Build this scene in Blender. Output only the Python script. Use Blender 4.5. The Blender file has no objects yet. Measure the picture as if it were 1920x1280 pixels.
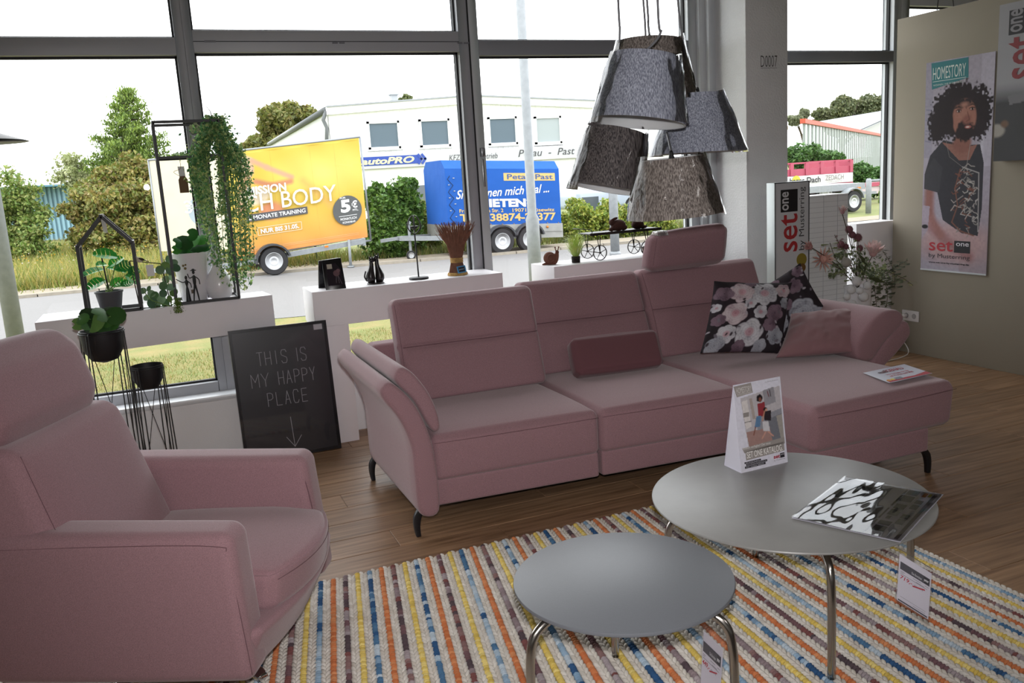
import bpy, bmesh, math, random
import numpy as np
from mathutils import Vector, Matrix
random.seed(7); rng = np.random.default_rng(7)
sc = bpy.context.scene; COL = sc.collection
# ------------------------------------------------------------------ camera, sky, lights, exposure
FPX, PITCH, ROLL, AZ, EYE = 1623.0, .1885, -.0609, 1.187, 1.6
def _axes():
    X = np.array([math.sin(AZ), math.cos(AZ), 0]); Y = np.array([-math.cos(AZ), math.sin(AZ), 0]); Z = np.array([0, 0, 1.])
    F = np.array([0, math.cos(PITCH), -math.sin(PITCH)]); U0 = np.array([0, math.sin(PITCH), math.cos(PITCH)]); R0 = np.array([1, 0, 0.])
    R = math.cos(ROLL)*R0 + math.sin(ROLL)*U0; U = -math.sin(ROLL)*R0 + math.cos(ROLL)*U0
    M = np.array([X, Y, Z]); return M@R, M@U, M@F
CR, CU, CF = _axes()
def ray(px, py): return (px-960)/FPX*CR - (py-640)/FPX*CU + CF
def P(px, py, Y):
    d = ray(px, py); t = Y/d[1]; return Vector((d[0]*t, Y, EYE+d[2]*t))
def XP(px, py, x):
    d = ray(px, py); t = x/d[0]; return Vector((x, d[1]*t, EYE+d[2]*t))
def G(px, py, z=0.0):
    d = ray(px, py); t = (z-EYE)/d[2]; return Vector((d[0]*t, d[1]*t, z))
cam = bpy.data.objects.new('camera', bpy.data.cameras.new('camera')); COL.objects.link(cam)
cam.matrix_world = Matrix(((CR[0], CU[0], -CF[0], 0), (CR[1], CU[1], -CF[1], 0), (CR[2], CU[2], -CF[2], EYE), (0, 0, 0, 1)))
cam.data.sensor_width = 36; cam.data.lens = FPX*36/1920; cam.data.clip_start = .05; cam.data.clip_end = 800
sc.camera = cam
sc.view_settings.view_transform = 'Standard'; sc.view_settings.look = 'None'; sc.view_settings.gamma = 1
sc.view_settings.use_curve_mapping = False; sc.view_settings.exposure = 0.0
sc.cycles.use_denoising = True; sc.cycles.max_bounces = 8; sc.cycles.transparent_max_bounces = 24
sc.cycles.sample_clamp_indirect = 6; sc.cycles.caustics_reflective = False; sc.cycles.caustics_refractive = False
W = bpy.data.worlds.new('overcast'); sc.world = W; W.use_nodes = True
nt = W.node_tree; bg = nt.nodes['Background']
tc = nt.nodes.new('ShaderNodeTexCoord'); mp = nt.nodes.new('ShaderNodeMapping'); mp.inputs['Scale'].default_value = (1.2, 1.2, 5)
nz = nt.nodes.new('ShaderNodeTexNoise'); nz.inputs['Scale'].default_value = 1.6; nz.inputs['Detail'].default_value = 5
rp = nt.nodes.new('ShaderNodeValToRGB'); rp.color_ramp.elements[0].position = .3; rp.color_ramp.elements[0].color = (.86, .9, .96, 1)
rp.color_ramp.elements[1].position = .62; rp.color_ramp.elements[1].color = (1, 1, 1, 1)
for a, b in ((tc.outputs['Generated'], mp.inputs[0]), (mp.outputs[0], nz.inputs['Vector']), (nz.outputs[0], rp.inputs[0]), (rp.outputs[0], bg.inputs[0])): nt.links.new(a, b)
bg.inputs[1].default_value = 4.4
def area(name, loc, rot, size, power, color=(1, 1, 1), sy=None):
    l = bpy.data.lights.new(name, 'AREA'); l.energy = power; l.color = color; l.size = size
    if sy: l.shape = 'RECTANGLE'; l.size_y = sy
    o = bpy.data.objects.new(name, l); COL.objects.link(o); o.location = loc; o.rotation_euler = rot; return o
# the camera's own flash, just above the lens
fl = bpy.data.lights.new('camera_flash', 'SPOT'); fl.energy = 250; fl.spot_size = math.radians(92); fl.spot_blend = 1.0; fl.shadow_soft_size = .035; fl.color = (1, .97, .96)
fo = bpy.data.objects.new('camera_flash', fl); COL.objects.link(fo)
fo.matrix_world = Matrix.Translation(Vector(CU*.13+CR*.0)) @ cam.matrix_world
# added fill lights under the ceiling, out of view behind the photographer
for i, (x, y) in enumerate(((-2.6, -1.0), (1.2, -1.2), (4.6, -.6))):
    area('ceiling_fill_light', (x, y, 3.2), (0, 0, 0), 1.2, 22, (1, .95, .92), .3)
# ------------------------------------------------------------------ materials
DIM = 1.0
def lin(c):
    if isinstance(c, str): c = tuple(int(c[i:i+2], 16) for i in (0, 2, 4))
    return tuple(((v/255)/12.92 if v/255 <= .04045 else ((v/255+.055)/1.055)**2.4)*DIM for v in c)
MATS = {}
def mat(name, color=(128, 128, 128), rough=.6, metal=0, noise=0, nscale=8, bump=0, bscale=60, bdist=.002, sheen=0, spec=.5, attr=None, stretch=None, emit=0, coat=0, detail=3, color2=None, objrand=0, vor=False):
    if name in MATS: return MATS[name]
    m = bpy.data.materials.new(name); m.use_nodes = True; t = m.node_tree; b = t.nodes['Principled BSDF']; L = t.links.new
    c = lin(color); b.inputs['Base Color'].default_value = (*c, 1)
    b.inputs['Roughness'].default_value = rough; b.inputs['Metallic'].default_value = metal
    b.inputs['Specular IOR Level'].default_value = spec
    if sheen: b.inputs['Sheen Weight'].default_value = sheen; b.inputs['Sheen Roughness'].default_value = .45
    if coat: b.inputs['Coat Weight'].default_value = coat; b.inputs['Coat Roughness'].default_value = .04
    co = t.nodes.new('ShaderNodeTexCoord'); vec = co.outputs['Object']
    if stretch:
        mm = t.nodes.new('ShaderNodeMapping'); mm.inputs['Scale'].default_value = stretch; L(vec, mm.inputs[0]); vec = mm.outputs[0]
        if objrand:
            oi = t.nodes.new('ShaderNodeObjectInfo'); sc_ = t.nodes.new('ShaderNodeMath'); sc_.operation = 'MULTIPLY'; sc_.inputs[1].default_value = 37; L(oi.outputs['Random'], sc_.inputs[0]); L(sc_.outputs[0], mm.inputs['Location'])
    src = None
    if attr:
        a = t.nodes.new('ShaderNodeAttribute'); a.attribute_name = attr; src = a.outputs['Color']
    if noise or color2:
        n = t.nodes.new('ShaderNodeTexNoise'); n.inputs['Scale'].default_value = nscale; n.inputs['Detail'].default_value = detail; L(vec, n.inputs['Vector'])
        mr = t.nodes.new('ShaderNodeMapRange'); L(n.outputs[0], mr.inputs[0]); mr.inputs[1].default_value = .3; mr.inputs[2].default_value = .7
        if color2:
            mx = t.nodes.new('ShaderNodeMix'); mx.data_type = 'RGBA'; L(mr.outputs[0], mx.inputs[0]); mx.inputs[6].default_value = (*c, 1); mx.inputs[7].default_value = (*lin(color2), 1); src = mx.outputs[2]
        else:
            mr.inputs[3].default_value = 1-noise; mr.inputs[4].default_value = 1+noise
            hs = t.nodes.new('ShaderNodeHueSaturation'); L(mr.outputs[0], hs.inputs['Value'])
            if src: L(src, hs.inputs['Color'])
            else: hs.inputs['Color'].default_value = (*c, 1)
            src = hs.outputs[0]
    if objrand:
        oi = t.nodes.new('ShaderNodeObjectInfo'); mr = t.nodes.new('ShaderNodeMapRange'); L(oi.outputs['Random'], mr.inputs[0]); mr.inputs[3].default_value = 1-objrand; mr.inputs[4].default_value = 1+objrand
        hs = t.nodes.new('ShaderNodeHueSaturation'); L(mr.outputs[0], hs.inputs['Value'])
        if src: L(src, hs.inputs['Color'])
        else: hs.inputs['Color'].default_value = (*c, 1)
        src = hs.outputs[0]
    if src: L(src, b.inputs['Base Color'])
    if bump:
        n = t.nodes.new('ShaderNodeTexVoronoi' if vor else 'ShaderNodeTexNoise'); n.inputs['Scale'].default_value = bscale; L(vec, n.inputs['Vector'])
        bp = t.nodes.new('ShaderNodeBump'); bp.inputs['Strength'].default_value = bump; bp.inputs['Distance'].default_value = bdist; L(n.outputs[0], bp.inputs['Height']); L(bp.outputs[0], b.inputs['Normal'])
    if emit: b.inputs['Emission Color'].default_value = (*c, 1); b.inputs['Emission Strength'].default_value = emit
    MATS[name] = m; return m
def clear(name, tint=(1, 1, 1), refl=.12, rough=.02, bump=0, ior=1.45, haze=0, bscale=9):
    if name in MATS: return MATS[name]
    m = bpy.data.materials.new(name); m.use_nodes = True; t = m.node_tree; t.nodes.clear(); L = t.links.new
    o = t.nodes.new('ShaderNodeOutputMaterial'); tr = t.nodes.new('ShaderNodeBsdfTransparent'); tr.inputs[0].default_value = (*tint, 1)
    gl = t.nodes.new('ShaderNodeBsdfGlossy'); gl.inputs['Roughness'].default_value = rough
    fr = t.nodes.new('ShaderNodeFresnel'); fr.inputs[0].default_value = ior; mx = t.nodes.new('ShaderNodeMixShader')
    mu = t.nodes.new('ShaderNodeMath'); mu.operation = 'MULTIPLY_ADD'; mu.inputs[1].default_value = 1.0; mu.inputs[2].default_value = refl; mu.use_clamp = True
    L(fr.outputs[0], mu.inputs[0]); L(mu.outputs[0], mx.inputs[0]); L(tr.outputs[0], mx.inputs[1]); L(gl.outputs[0], mx.inputs[2])
    if haze:
        df = t.nodes.new('ShaderNodeBsdfDiffuse'); df.inputs[0].default_value = (.9, .9, .9, 1); m2 = t.nodes.new('ShaderNodeMixShader'); m2.inputs[0].default_value = haze
        L(mx.outputs[0], m2.inputs[1]); L(df.outputs[0], m2.inputs[2]); L(m2.outputs[0], o.inputs[0])
    else: L(mx.outputs[0], o.inputs[0])
    if bump:
        n = t.nodes.new('ShaderNodeTexNoise'); n.inputs['Scale'].default_value = bscale; n.inputs['Detail'].default_value = 4; n.inputs['Distortion'].default_value = 1.5
        co = t.nodes.new('ShaderNodeTexCoord'); L(co.outputs['Object'], n.inputs['Vector'])
        bp = t.nodes.new('ShaderNodeBump'); bp.inputs['Strength'].default_value = bump; bp.inputs['Distance'].default_value = .03; L(n.outputs[0], bp.inputs['Height']); L(bp.outputs[0], gl.inputs['Normal']); L(bp.outputs[0], fr.inputs['Normal'])
    MATS[name] = m; return m
def flat(color, rough=.6, name=None):
    if not isinstance(color, str): color = '%02x%02x%02x' % tuple(int(v) for v in color)
    return mat(name or ('ink_'+color+('' if DIM == 1 else '_out')), color, rough)
# ------------------------------------------------------------------ objects
def thing(name, label=None, cat=None, loc=(0, 0, 0), group=None, kind=None, parent=None):
    o = bpy.data.objects.new(name, None); COL.objects.link(o); o.location = loc; o.empty_display_size = .1
    if parent: o.parent = parent
    return tag(o, label, cat, group, kind)
def tag(o, label=None, cat=None, group=None, kind=None):
    if label: o['label'] = label
    if cat: o['category'] = cat
    if group: o['group'] = group
    if kind: o['kind'] = kind
    return o
def wpos(o):
    v = Vector((0, 0, 0))
    while o is not None: v += o.location; o = o.parent
    return v
def obj(name, me, m=None, parent=None, smooth=True, label=None, kind=None, origin=None):
    """link a mesh given in world coordinates as one object; its origin goes to the parent's"""
    base = wpos(parent) if parent else (Vector(origin) if origin is not None else Vector((0, 0, 0)))
    if base.length > 0: me.transform(Matrix.Translation(-base))
    o = bpy.data.objects.new(name, me); COL.objects.link(o)
    if parent: o.parent = parent
    elif origin is not None: o.location = base
    if m is not None:
        for x in (m if isinstance(m, (list, tuple)) else [m]): me.materials.append(x)
    me.polygons.foreach_set('use_smooth', [bool(smooth)]*len(me.polygons))
    if label: o['label'] = label
    if kind: o['kind'] = kind
    return o
def sharp(o, ang=35):
    o.data.polygons.foreach_set('use_smooth', [True]*len(o.data.polygons))
    try: o.data.set_sharp_from_angle(angle=math.radians(ang))
    except Exception: pass
    return o
class MB:
    def __init__(s): s.v = []; s.f = []; s.mi = []; s.cur = 0
    def add(s, vs, fs):
        n = len(s.v); s.v += [tuple(v) for v in vs]; s.f += [tuple(i+n for i in f) for f in fs]; s.mi += [s.cur]*len(fs); return s
    def box(s, a, b):
        x0, x1 = sorted((a[0], b[0])); y0, y1 = sorted((a[1], b[1])); z0, z1 = sorted((a[2], b[2]))
        return s.hexa([(x0, y0, z0), (x1, y0, z0), (x1, y1, z0), (x0, y1, z0), (x0, y0, z1), (x1, y0, z1), (x1, y1, z1), (x0, y1, z1)])
    def hexa(s, c): return s.add(c, [(3, 2, 1, 0), (4, 5, 6, 7), (0, 1, 5, 4), (1, 2, 6, 5), (2, 3, 7, 6), (3, 0, 4, 7)])
    def slab(s, quad, n):
        """quad of 4 points extruded by vector n"""
        q = [Vector(p) for p in quad]; n = Vector(n); return s.hexa([*q, *[p+n for p in q]])
    def bar(s, a, b, w, h=None, up=(0, 0, 1)):
        a, b = Vector(a), Vector(b); h = h or w; d = (b-a).normalized(); up = Vector(up)
        if abs(d.dot(up)) > .95: up = Vector((0, 1, 0))
        x = d.cross(up).normalized()*w/2; y = x.cross(d).normalized()*h/2
        return s.hexa([a-x-y, a+x-y, a+x+y, a-x+y, b-x-y, b+x-y, b+x+y, b-x+y])
    def ring(s, c, ax, r, n=24, ry=None):
        ax = Vector(ax).normalized(); t = Vector((1, 0, 0)) if abs(ax.x) < .9 else Vector((0, 1, 0)); u = ax.cross(t).normalized(); w = ax.cross(u)
        return [Vector(c)+u*math.cos(2*math.pi*i/n)*r+w*math.sin(2*math.pi*i/n)*(ry or r) for i in range(n)]
    def loft(s, rings, cap=True, closed=True):
        n = len(rings[0]); k = len(s.v); s.v += [tuple(v) for r in rings for v in r]; F = []
        for j in range(len(rings)-1):
            for i in range(n if closed else n-1):
                i2 = (i+1) % n; F.append((k+j*n+i, k+j*n+i2, k+(j+1)*n+i2, k+(j+1)*n+i))
        if cap: F.append(tuple(k+i for i in reversed(range(n)))); F.append(tuple(k+(len(rings)-1)*n+i for i in range(n)))
        s.f += F; s.mi += [s.cur]*len(F); return s
    def lathe(s, prof, c=(0, 0, 0), n=28, ax=(0, 0, 1), cap=True, wob=None):
        ax = Vector(ax).normalized(); rs = []
        for r, z in prof:
            rg = s.ring(Vector(c)+ax*z, ax, max(r, 1e-4), n); rs.append(rg)
        return s.loft(rs, cap)
    def cone(s, a, b, ra, rb, n=16): 
        a, b = Vector(a), Vector(b); return s.loft([s.ring(a, b-a, ra, n), s.ring(b, b-a, rb, n)])
    def tube(s, pts, r, n=8, smooth=0, flat=None):
        pts = [Vector(p) for p in pts]
        if smooth: pts = catmull(pts, smooth)
        rs = []; up = None
        for i, p in enumerate(pts):
            d = (pts[min(i+1, len(pts)-1)]-pts[max(i-1, 0)]).normalized()
            if up is None: up = Vector((0, 0, 1)) if abs(d.z) < .9 else Vector((0, 1, 0))
            x = d.cross(up).normalized(); y = x.cross(d).normalized(); up = y
            rr = r(i/(len(pts)-1)) if callable(r) else r
            rs.append([p+x*math.cos(2*math.pi*k/n)*rr+y*math.sin(2*math.pi*k/n)*rr*(flat or 1) for k in range(n)])
        return s.loft(rs)
    def torus(s, c, ax, R, r, n=32, m=10, sq=1):
        ax = Vector(ax).normalized(); cs = s.ring((0, 0, 0), ax, 1, n); k = len(s.v); F = []
        for u in cs:
            for j in range(m):
                a = 2*math.pi*j/m; s.v.append(tuple(Vector(c)+u*(R+r*math.cos(a))+ax*r*sq*math.sin(a)))
        for i in range(n):
            for j in range(m): F.append((k+i*m+j, k+i*m+(j+1) % m, k+((i+1) % n)*m+(j+1) % m, k+((i+1) % n)*m+j))
        s.f += F; s.mi += [s.cur]*len(F); return s
    def ell(s, c, r, n=12, m=8, rot=None):
        r = (r, r, r) if not isinstance(r, (tuple, list)) else r; rs = []
        for j in range(m+1):
            th = math.pi*j/m; rr = max(math.sin(th), 1e-3); ring = []
            for i in range(n):
                a = 2*math.pi*i/n; v = Vector((rr*math.cos(a)*r[0], rr*math.sin(a)*r[1], -math.cos(th)*r[2]))
                if rot is not None: v = rot @ v
                ring.append(Vector(c)+v)
            rs.append(ring)
        return s.loft(rs)
    def mesh(s, name='m'):
        me = bpy.data.meshes.new(name); me.from_pydata(s.v, [], s.f)
        if any(s.mi): me.polygons.foreach_set('material_index', s.mi)
        me.update(); return me
    def obj(s, name, m=None, parent=None, smooth=False, bevel=0, seg=2, **k):
        me = s.mesh(name)
        if bevel:
            bm = bmesh.new(); bm.from_mesh(me); bmesh.ops.remove_doubles(bm, verts=bm.verts, dist=1e-5)
            bmesh.ops.recalc_face_normals(bm, faces=bm.faces)
            es = [e for e in bm.edges if len(e.link_faces) == 2 and e.calc_face_angle(0) > .5]
            bmesh.ops.bevel(bm, geom=es, offset=bevel, segments=seg, profile=.5, affect='EDGES', clamp_overlap=True); bm.to_mesh(me); bm.free()
        o = obj(name, me, m, parent, bool(smooth) or bool(bevel), **k)
        if bevel or smooth == 'auto': sharp(o, 40)
        return o
def catmull(p, k):
    o = []
    for i in range(len(p)-1):
        a, b, c, d = p[max(i-1, 0)], p[i], p[i+1], p[min(i+2, len(p)-1)]
        for j in range(k):
            t = j/k; o.append(.5*((2*b)+(c-a)*t+(2*a-5*b+4*c-d)*t*t+(3*b-a-3*c+d)*t**3))
    return o+[p[-1]]
def loopcat(p, k):
    n = len(p); o = []
    for i in range(n):
        a, b, c, d = p[(i-1) % n], p[i], p[(i+1) % n], p[(i+2) % n]
        for j in range(k):
            t = j/k; o.append(.5*((2*b)+(c-a)*t+(2*a-5*b+4*c-d)*t*t+(3*b-a-3*c+d)*t**3))
    return o
def rhex(c, r=.03, fn=None, mid=(6, 6, 6), e=4):
    """rounded soft box mapped on a hexahedron of 8 corners; fn(q, face_axis_dir) -> displaced q in [-1,1] coords (metres offset vector)"""
    c = [Vector(p) for p in c]
    D = [((c[1]-c[0]).length+(c[6]-c[7]).length)/4, ((c[3]-c[0]).length+(c[6]-c[5]).length)/4, ((c[4]-c[0]).length+(c[6]-c[2]).length)/4]
    T = []
    for a in range(3):
        k = min(r/D[a], .98); ed = [1-k+k*math.sin(math.pi/2*i/e*.999)*1.0 for i in range(e+1)] if True else []
        ed = [1-k*(1-math.tan(math.pi/4*i/e)) for i in range(e+1)]
        t = [-x for x in reversed(ed)] + [(-(1-k))+2*(1-k)*i/mid[a] for i in range(1, mid[a])] + ed; T.append(t)
    V = {}; vs = []; fs = []
    def vert(i, j, k):
        key = (i, j, k)
        if key in V: return V[key]
        q = [T[0][i], T[1][j], T[2][k]]; p = Vector([q[a]*D[a] for a in range(3)])
        inn = Vector([max(-(D[a]-min(r, D[a])), min(D[a]-min(r, D[a]), p[a])) for a in range(3)]); d = p-inn
        if d.length > 1e-9:
            p = inn+d.normalized()*min(r, max(abs(x) for x in d))
        off = fn(q, p) if fn else None
        if off is not None: p = p+Vector(off)
        s = [(p[a]/D[a]+1)/2 for a in range(3)]; w = Vector((0, 0, 0))
        for n_, (a, b, g) in enumerate(((0, 0, 0), (1, 0, 0), (1, 1, 0), (0, 1, 0), (0, 0, 1), (1, 0, 1), (1, 1, 1), (0, 1, 1))):
            w += c[n_]*((s[0] if a else 1-s[0])*(s[1] if b else 1-s[1])*(s[2] if g else 1-s[2]))
        V[key] = len(vs); vs.append(w); return V[key]
    N = [len(t) for t in T]
    def face(fix, at, a, b, flip):
        for i in range(N[a]-1):
            for j in range(N[b]-1):
                q = []
                for di, dj in ((0, 0), (1, 0), (1, 1), (0, 1)):
                    id_ = [0, 0, 0]; id_[fix] = at; id_[a] = i+di; id_[b] = j+dj; q.append(vert(*id_))
                fs.append(tuple(reversed(q)) if flip else tuple(q))
    face(2, N[2]-1, 0, 1, False); face(2, 0, 0, 1, True); face(0, N[0]-1, 1, 2, False); face(0, 0, 1, 2, True); face(1, 0, 0, 2, False); face(1, N[1]-1, 0, 2, True)
    m = MB(); m.add(vs, fs); return m
def bx8(x0, x1, y0, y1, z0, z1): return [(x0, y0, z0), (x1, y0, z0), (x1, y1, z0), (x0, y1, z0), (x0, y0, z1), (x1, y0, z1), (x1, y1, z1), (x0, y1, z1)]
def puff(h=.01, ax=(1, 1, 1)):
    def f(q, p):
        return [ax[a]*h*q[a]*(abs(q[a]) > .6)*np.prod([max(0, 1-q[b]**2)**.5 for b in range(3) if b != a]) for a in range(3)]
    return f
def copy_tree(o, parent=None, **kw):
    c = o.copy(); COL.objects.link(c)
    if parent: c.parent = parent
    for ch in list(o.children): copy_tree(ch, c)
    for k, v in kw.items():
        if k == 'loc': c.location = v
        elif k == 'rz': c.rotation_euler.z = v
        else: c[k] = v
    return c
# ------------------------------------------------------------------ prints on flat panels
class Panel:
    """flat print: o = bottom-left corner, U, V = full width / height vectors, n = outward normal; fractions (s right, t up)"""
    def __init__(s, o, U, V, parent, lift=.0008):
        s.o, s.U, s.V, s.parent, s.lift = Vector(o), Vector(U), Vector(V), parent, lift; s.n = s.U.cross(s.V).normalized(); s.k = 1
    def pt(s, a, b, l=1): return s.o+s.U*a+s.V*b+s.n*s.lift*l
    def rect(s, a0, b0, a1, b1, col, name='print', l=2, rough=.6, **k):
        return s.poly([(a0, b0), (a1, b0), (a1, b1), (a0, b1)], col, name, l, rough, **k)
    def poly(s, pts, col, name='print', l=2, rough=.6, **k):
        m = MB(); m.add([s.pt(a, b, l) for a, b in pts], [tuple(range(len(pts)))]); return m.obj(name, col if not isinstance(col, str) else flat(col, rough), s.parent, **k)
    def disc(s, a, b, r, col, name='print', l=2, ring=0, n=40, **k):
        u = s.U.normalized()*r; v = s.V.normalized()*r; c = s.pt(a, b, l); m = MB()
        vs = [c+u*math.cos(2*math.pi*i/n)+v*math.sin(2*math.pi*i/n) for i in range(n)]
        if ring:
            vs += [c+(u*math.cos(2*math.pi*i/n)+v*math.sin(2*math.pi*i/n))*(1-ring) for i in range(n)]; m.add(vs, [(i, (i+1) % n, n+(i+1) % n, n+i) for i in range(n)])
        else: m.add(vs, [tuple(range(n))])
        return m.obj(name, flat(col), s.parent, **k)
    def lines(s, polys, w, col, name='print', l=3):
        m = MB(); hu = s.U.length; hv = s.V.length
        for pl in polys:
            q = [Vector((a*hu, b*hv)) for a, b in pl]
            for i in range(len(q)-1):
                d = q[i+1]-q[i]
                if d.length < 1e-6: continue
                d.normalize(); nn = Vector((-d.y, d.x))*w/2; e = d*w*.3
                c = [q[i]-e-nn, q[i+1]+e-nn, q[i+1]+e+nn, q[i]-e+nn]
                m.add([s.pt(x.x/hu, x.y/hv, l) for x in c], [(0, 1, 2, 3)])
        return m.obj(name, flat(col), s.parent)
    def text(s, body, a0, b0, a1, b1, col, name='lettering', l=3, bold=0, shear=0, rot90=False, mirror=False, outline=0, spacing=1, mt=None, rise=0):
        c = bpy.data.curves.new('t', 'FONT'); c.body = body; c.offset = bold; c.shear = shear; c.space_character = spacing; c.resolution_u = 3
        if outline: c.fill_mode = 'NONE'; c.bevel_depth = outline; c.bevel_resolution = 0
        to = bpy.data.objects.new('t', c); me = bpy.data.meshes.new_from_object(to); bpy.data.objects.remove(to); bpy.data.curves.remove(c)
        if not len(me.vertices): return None
        co = np.zeros(len(me.vertices)*3); me.vertices.foreach_get('co', co); co = co.reshape(-1, 3); mn = co.min(0); mx = co.max(0); q = (co-mn)/np.maximum(mx-mn, 1e-6)
        x, y = q[:, 0], q[:, 1]
        if mirror: x = 1-x
        if rot90: x, y = 1-y, x
        y = y+rise/max(b1-b0, 1e-6)*x
        o = np.array(s.pt(0, 0, l)); w = o+np.outer(a0+(a1-a0)*x, np.array(s.U))+np.outer(b0+(b1-b0)*y, np.array(s.V))
        me.vertices.foreach_set('co', w.ravel()); me.update()
        return obj(name, me, mt or flat(col), s.parent, False)
    def paint(s, cv, name='picture', l=1, rough=.5, m=None, a0=0, b0=0, a1=1, b1=1, coat=0, curve=None):
        ny, nx = cv.c.shape[:2]; ii, jj = np.meshgrid(np.linspace(a0, a1, nx), np.linspace(b1, b0, ny))
        o = np.array(s.pt(0, 0, l)); w = o+ii[..., None]*np.array(s.U)+jj[..., None]*np.array(s.V)
        if curve is not None: w = w+curve(ii, jj)[..., None]*np.array(s.n)
        return obj(name, gridmesh(w, cv.c), m or mat('print_paint_%s%s' % (rough, coat), 'ffffff', rough, attr='Col', coat=coat), s.parent, True)
def gridmesh(w, col=None, wrap=False):
    ny, nx = w.shape[:2]; me = bpy.data.meshes.new('g'); idx = np.arange(nx*ny).reshape(ny, nx)
    a, b, c, d = idx[:-1, :-1], idx[1:, :-1], idx[1:, 1:], idx[:-1, 1:]; F = np.stack([a, b, c, d], -1).reshape(-1, 4)
    me.vertices.add(nx*ny); me.vertices.foreach_set('co', w.reshape(-1).astype(np.float32)); me.loops.add(len(F)*4); me.loops.foreach_set('vertex_index', F.ravel().astype(np.int32))
    me.polygons.add(len(F)); me.polygons.foreach_set('loop_start', np.arange(0, len(F)*4, 4, dtype=np.int32)); me.update(calc_edges=True)
    if col is not None: setcol(me, col.reshape(-1, col.shape[-1])[:, :3])
    return me
def setcol(me, c):
    at = me.color_attributes.new('Col', 'FLOAT_COLOR', 'POINT'); b = np.ones((len(me.vertices), 4), np.float32); b[:, :3] = c; at.data.foreach_set('color', b.ravel())
def vnoise(x, y, seed=0):
    r = np.random.default_rng(seed).random((64, 64)); xi = np.floor(x).astype(int); yi = np.floor(y).astype(int); fx = x-xi; fy = y-yi; fx = fx*fx*(3-2*fx); fy = fy*fy*(3-2*fy)
    g = lambda i, j: r[(yi+j) % 64, (xi+i) % 64]
    return (g(0, 0)*(1-fx)+g(1, 0)*fx)*(1-fy)+(g(0, 1)*(1-fx)+g(1, 1)*fx)*fy
class Cv:
    """little canvas; x right 0..1, y DOWN 0..1 (as read off the photograph), asp = height / width"""
    def __init__(s, nx, ny, asp, bg_='ffffff'):
        s.x, s.y = np.meshgrid(np.linspace(0, 1, nx), np.linspace(0, 1, ny)); s.asp = asp; s.c = np.ones((ny, nx, 3))*np.array(lin(bg_))
    def blend(s, a, col): a = np.clip(a, 0, 1)[..., None]; s.c = s.c*(1-a)+np.array(lin(col) if isinstance(col, str) else col)*a; return s
    def ell(s, cx, cy, rx, ry, col, ang=0, soft=.15, rag=0, fr=30, seed=1, al=1):
        X = s.x-cx; Y = (s.y-cy)*s.asp; a = math.radians(ang); u = (X*math.cos(a)+Y*math.sin(a))/rx; v = (-X*math.sin(a)+Y*math.cos(a))/(ry*s.asp)
        d = np.sqrt(u*u+v*v)
        if rag: d = d+rag*(vnoise(s.x*fr, s.y*fr*s.asp, seed)-.5)*2
        return s.blend((1-d)/soft*al, col) if al == 1 else s.blend(np.clip((1-d)/soft, 0, 1)*al, col)
    def poly(s, pts, col, al=1):
        ins = np.zeros(s.x.shape, bool); n = len(pts)
        for i in range(n):
            x1, y1 = pts[i]; x2, y2 = pts[(i+1) % n]
            if y1 == y2: continue
            ins ^= ((s.y > min(y1, y2)) & (s.y <= max(y1, y2)) & (s.x < (x2-x1)*(s.y-y1)/(y2-y1)+x1))
        return s.blend(ins*al, col)
    def line(s, pts, w, col, al=1):
        for (x1, y1), (x2, y2) in zip(pts[:-1], pts[1:]):
            dx, dy = x2-x1, (y2-y1)*s.asp; L = dx*dx+dy*dy+1e-12; t = np.clip(((s.x-x1)*dx+(s.y-y1)*s.asp*dy)/L, 0, 1)
            d = np.hypot(s.x-x1-t*dx, (s.y-y1)*s.asp-t*dy); s.blend((1.3-d/w*2)*al, col)
        return s
    def nz(s, amp, fr, seed=3): s.c = np.clip(s.c*(1+amp*(vnoise(s.x*fr, s.y*fr*s.asp, seed)[..., None]-.5)*2), 0, 1); return s
# ------------------------------------------------------------------ leaves
def leafmesh(cen, size, cols, elong=1.6, nrm=None, curl=.25, upb=0):
    """cen (n,3), one folded rhombus per leaf"""
    n = len(cen); d = rng.normal(size=(n, 3)); d /= np.linalg.norm(d, axis=1)[:, None]; d[:, 2] += upb; d /= np.linalg.norm(d, axis=1)[:, None]
    e = rng.normal(size=(n, 3)); e -= (e*d).sum(1)[:, None]*d; e /= np.linalg.norm(e, axis=1)[:, None]; f = np.cross(d, e)
    sz = (size*(.7+.6*rng.random(n)))[:, None]; v = np.stack([cen-d*sz*elong/2, cen+e*sz/2+f*sz*curl, cen+d*sz*elong/2, cen-e*sz/2+f*sz*curl], 1).reshape(-1, 3)
    me = bpy.data.meshes.new('leaves'); me.vertices.add(4*n); me.vertices.foreach_set('co', v.ravel().astype(np.float32)); me.loops.add(4*n); me.loops.foreach_set('vertex_index', np.arange(4*n, dtype=np.int32))
    me.polygons.add(n); me.polygons.foreach_set('loop_start', np.arange(0, 4*n, 4, dtype=np.int32)); me.update(calc_edges=True)
    pal = np.array([lin(c) for c in cols]); a = rng.integers(0, len(pal), n); b = rng.integers(0, len(pal), n); t = rng.random(n)[:, None]; c = (pal[a]*t+pal[b]*(1-t))*(.75+.5*rng.random((n, 1)))
    setcol(me, np.repeat(c, 4, 0)); return me
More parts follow.
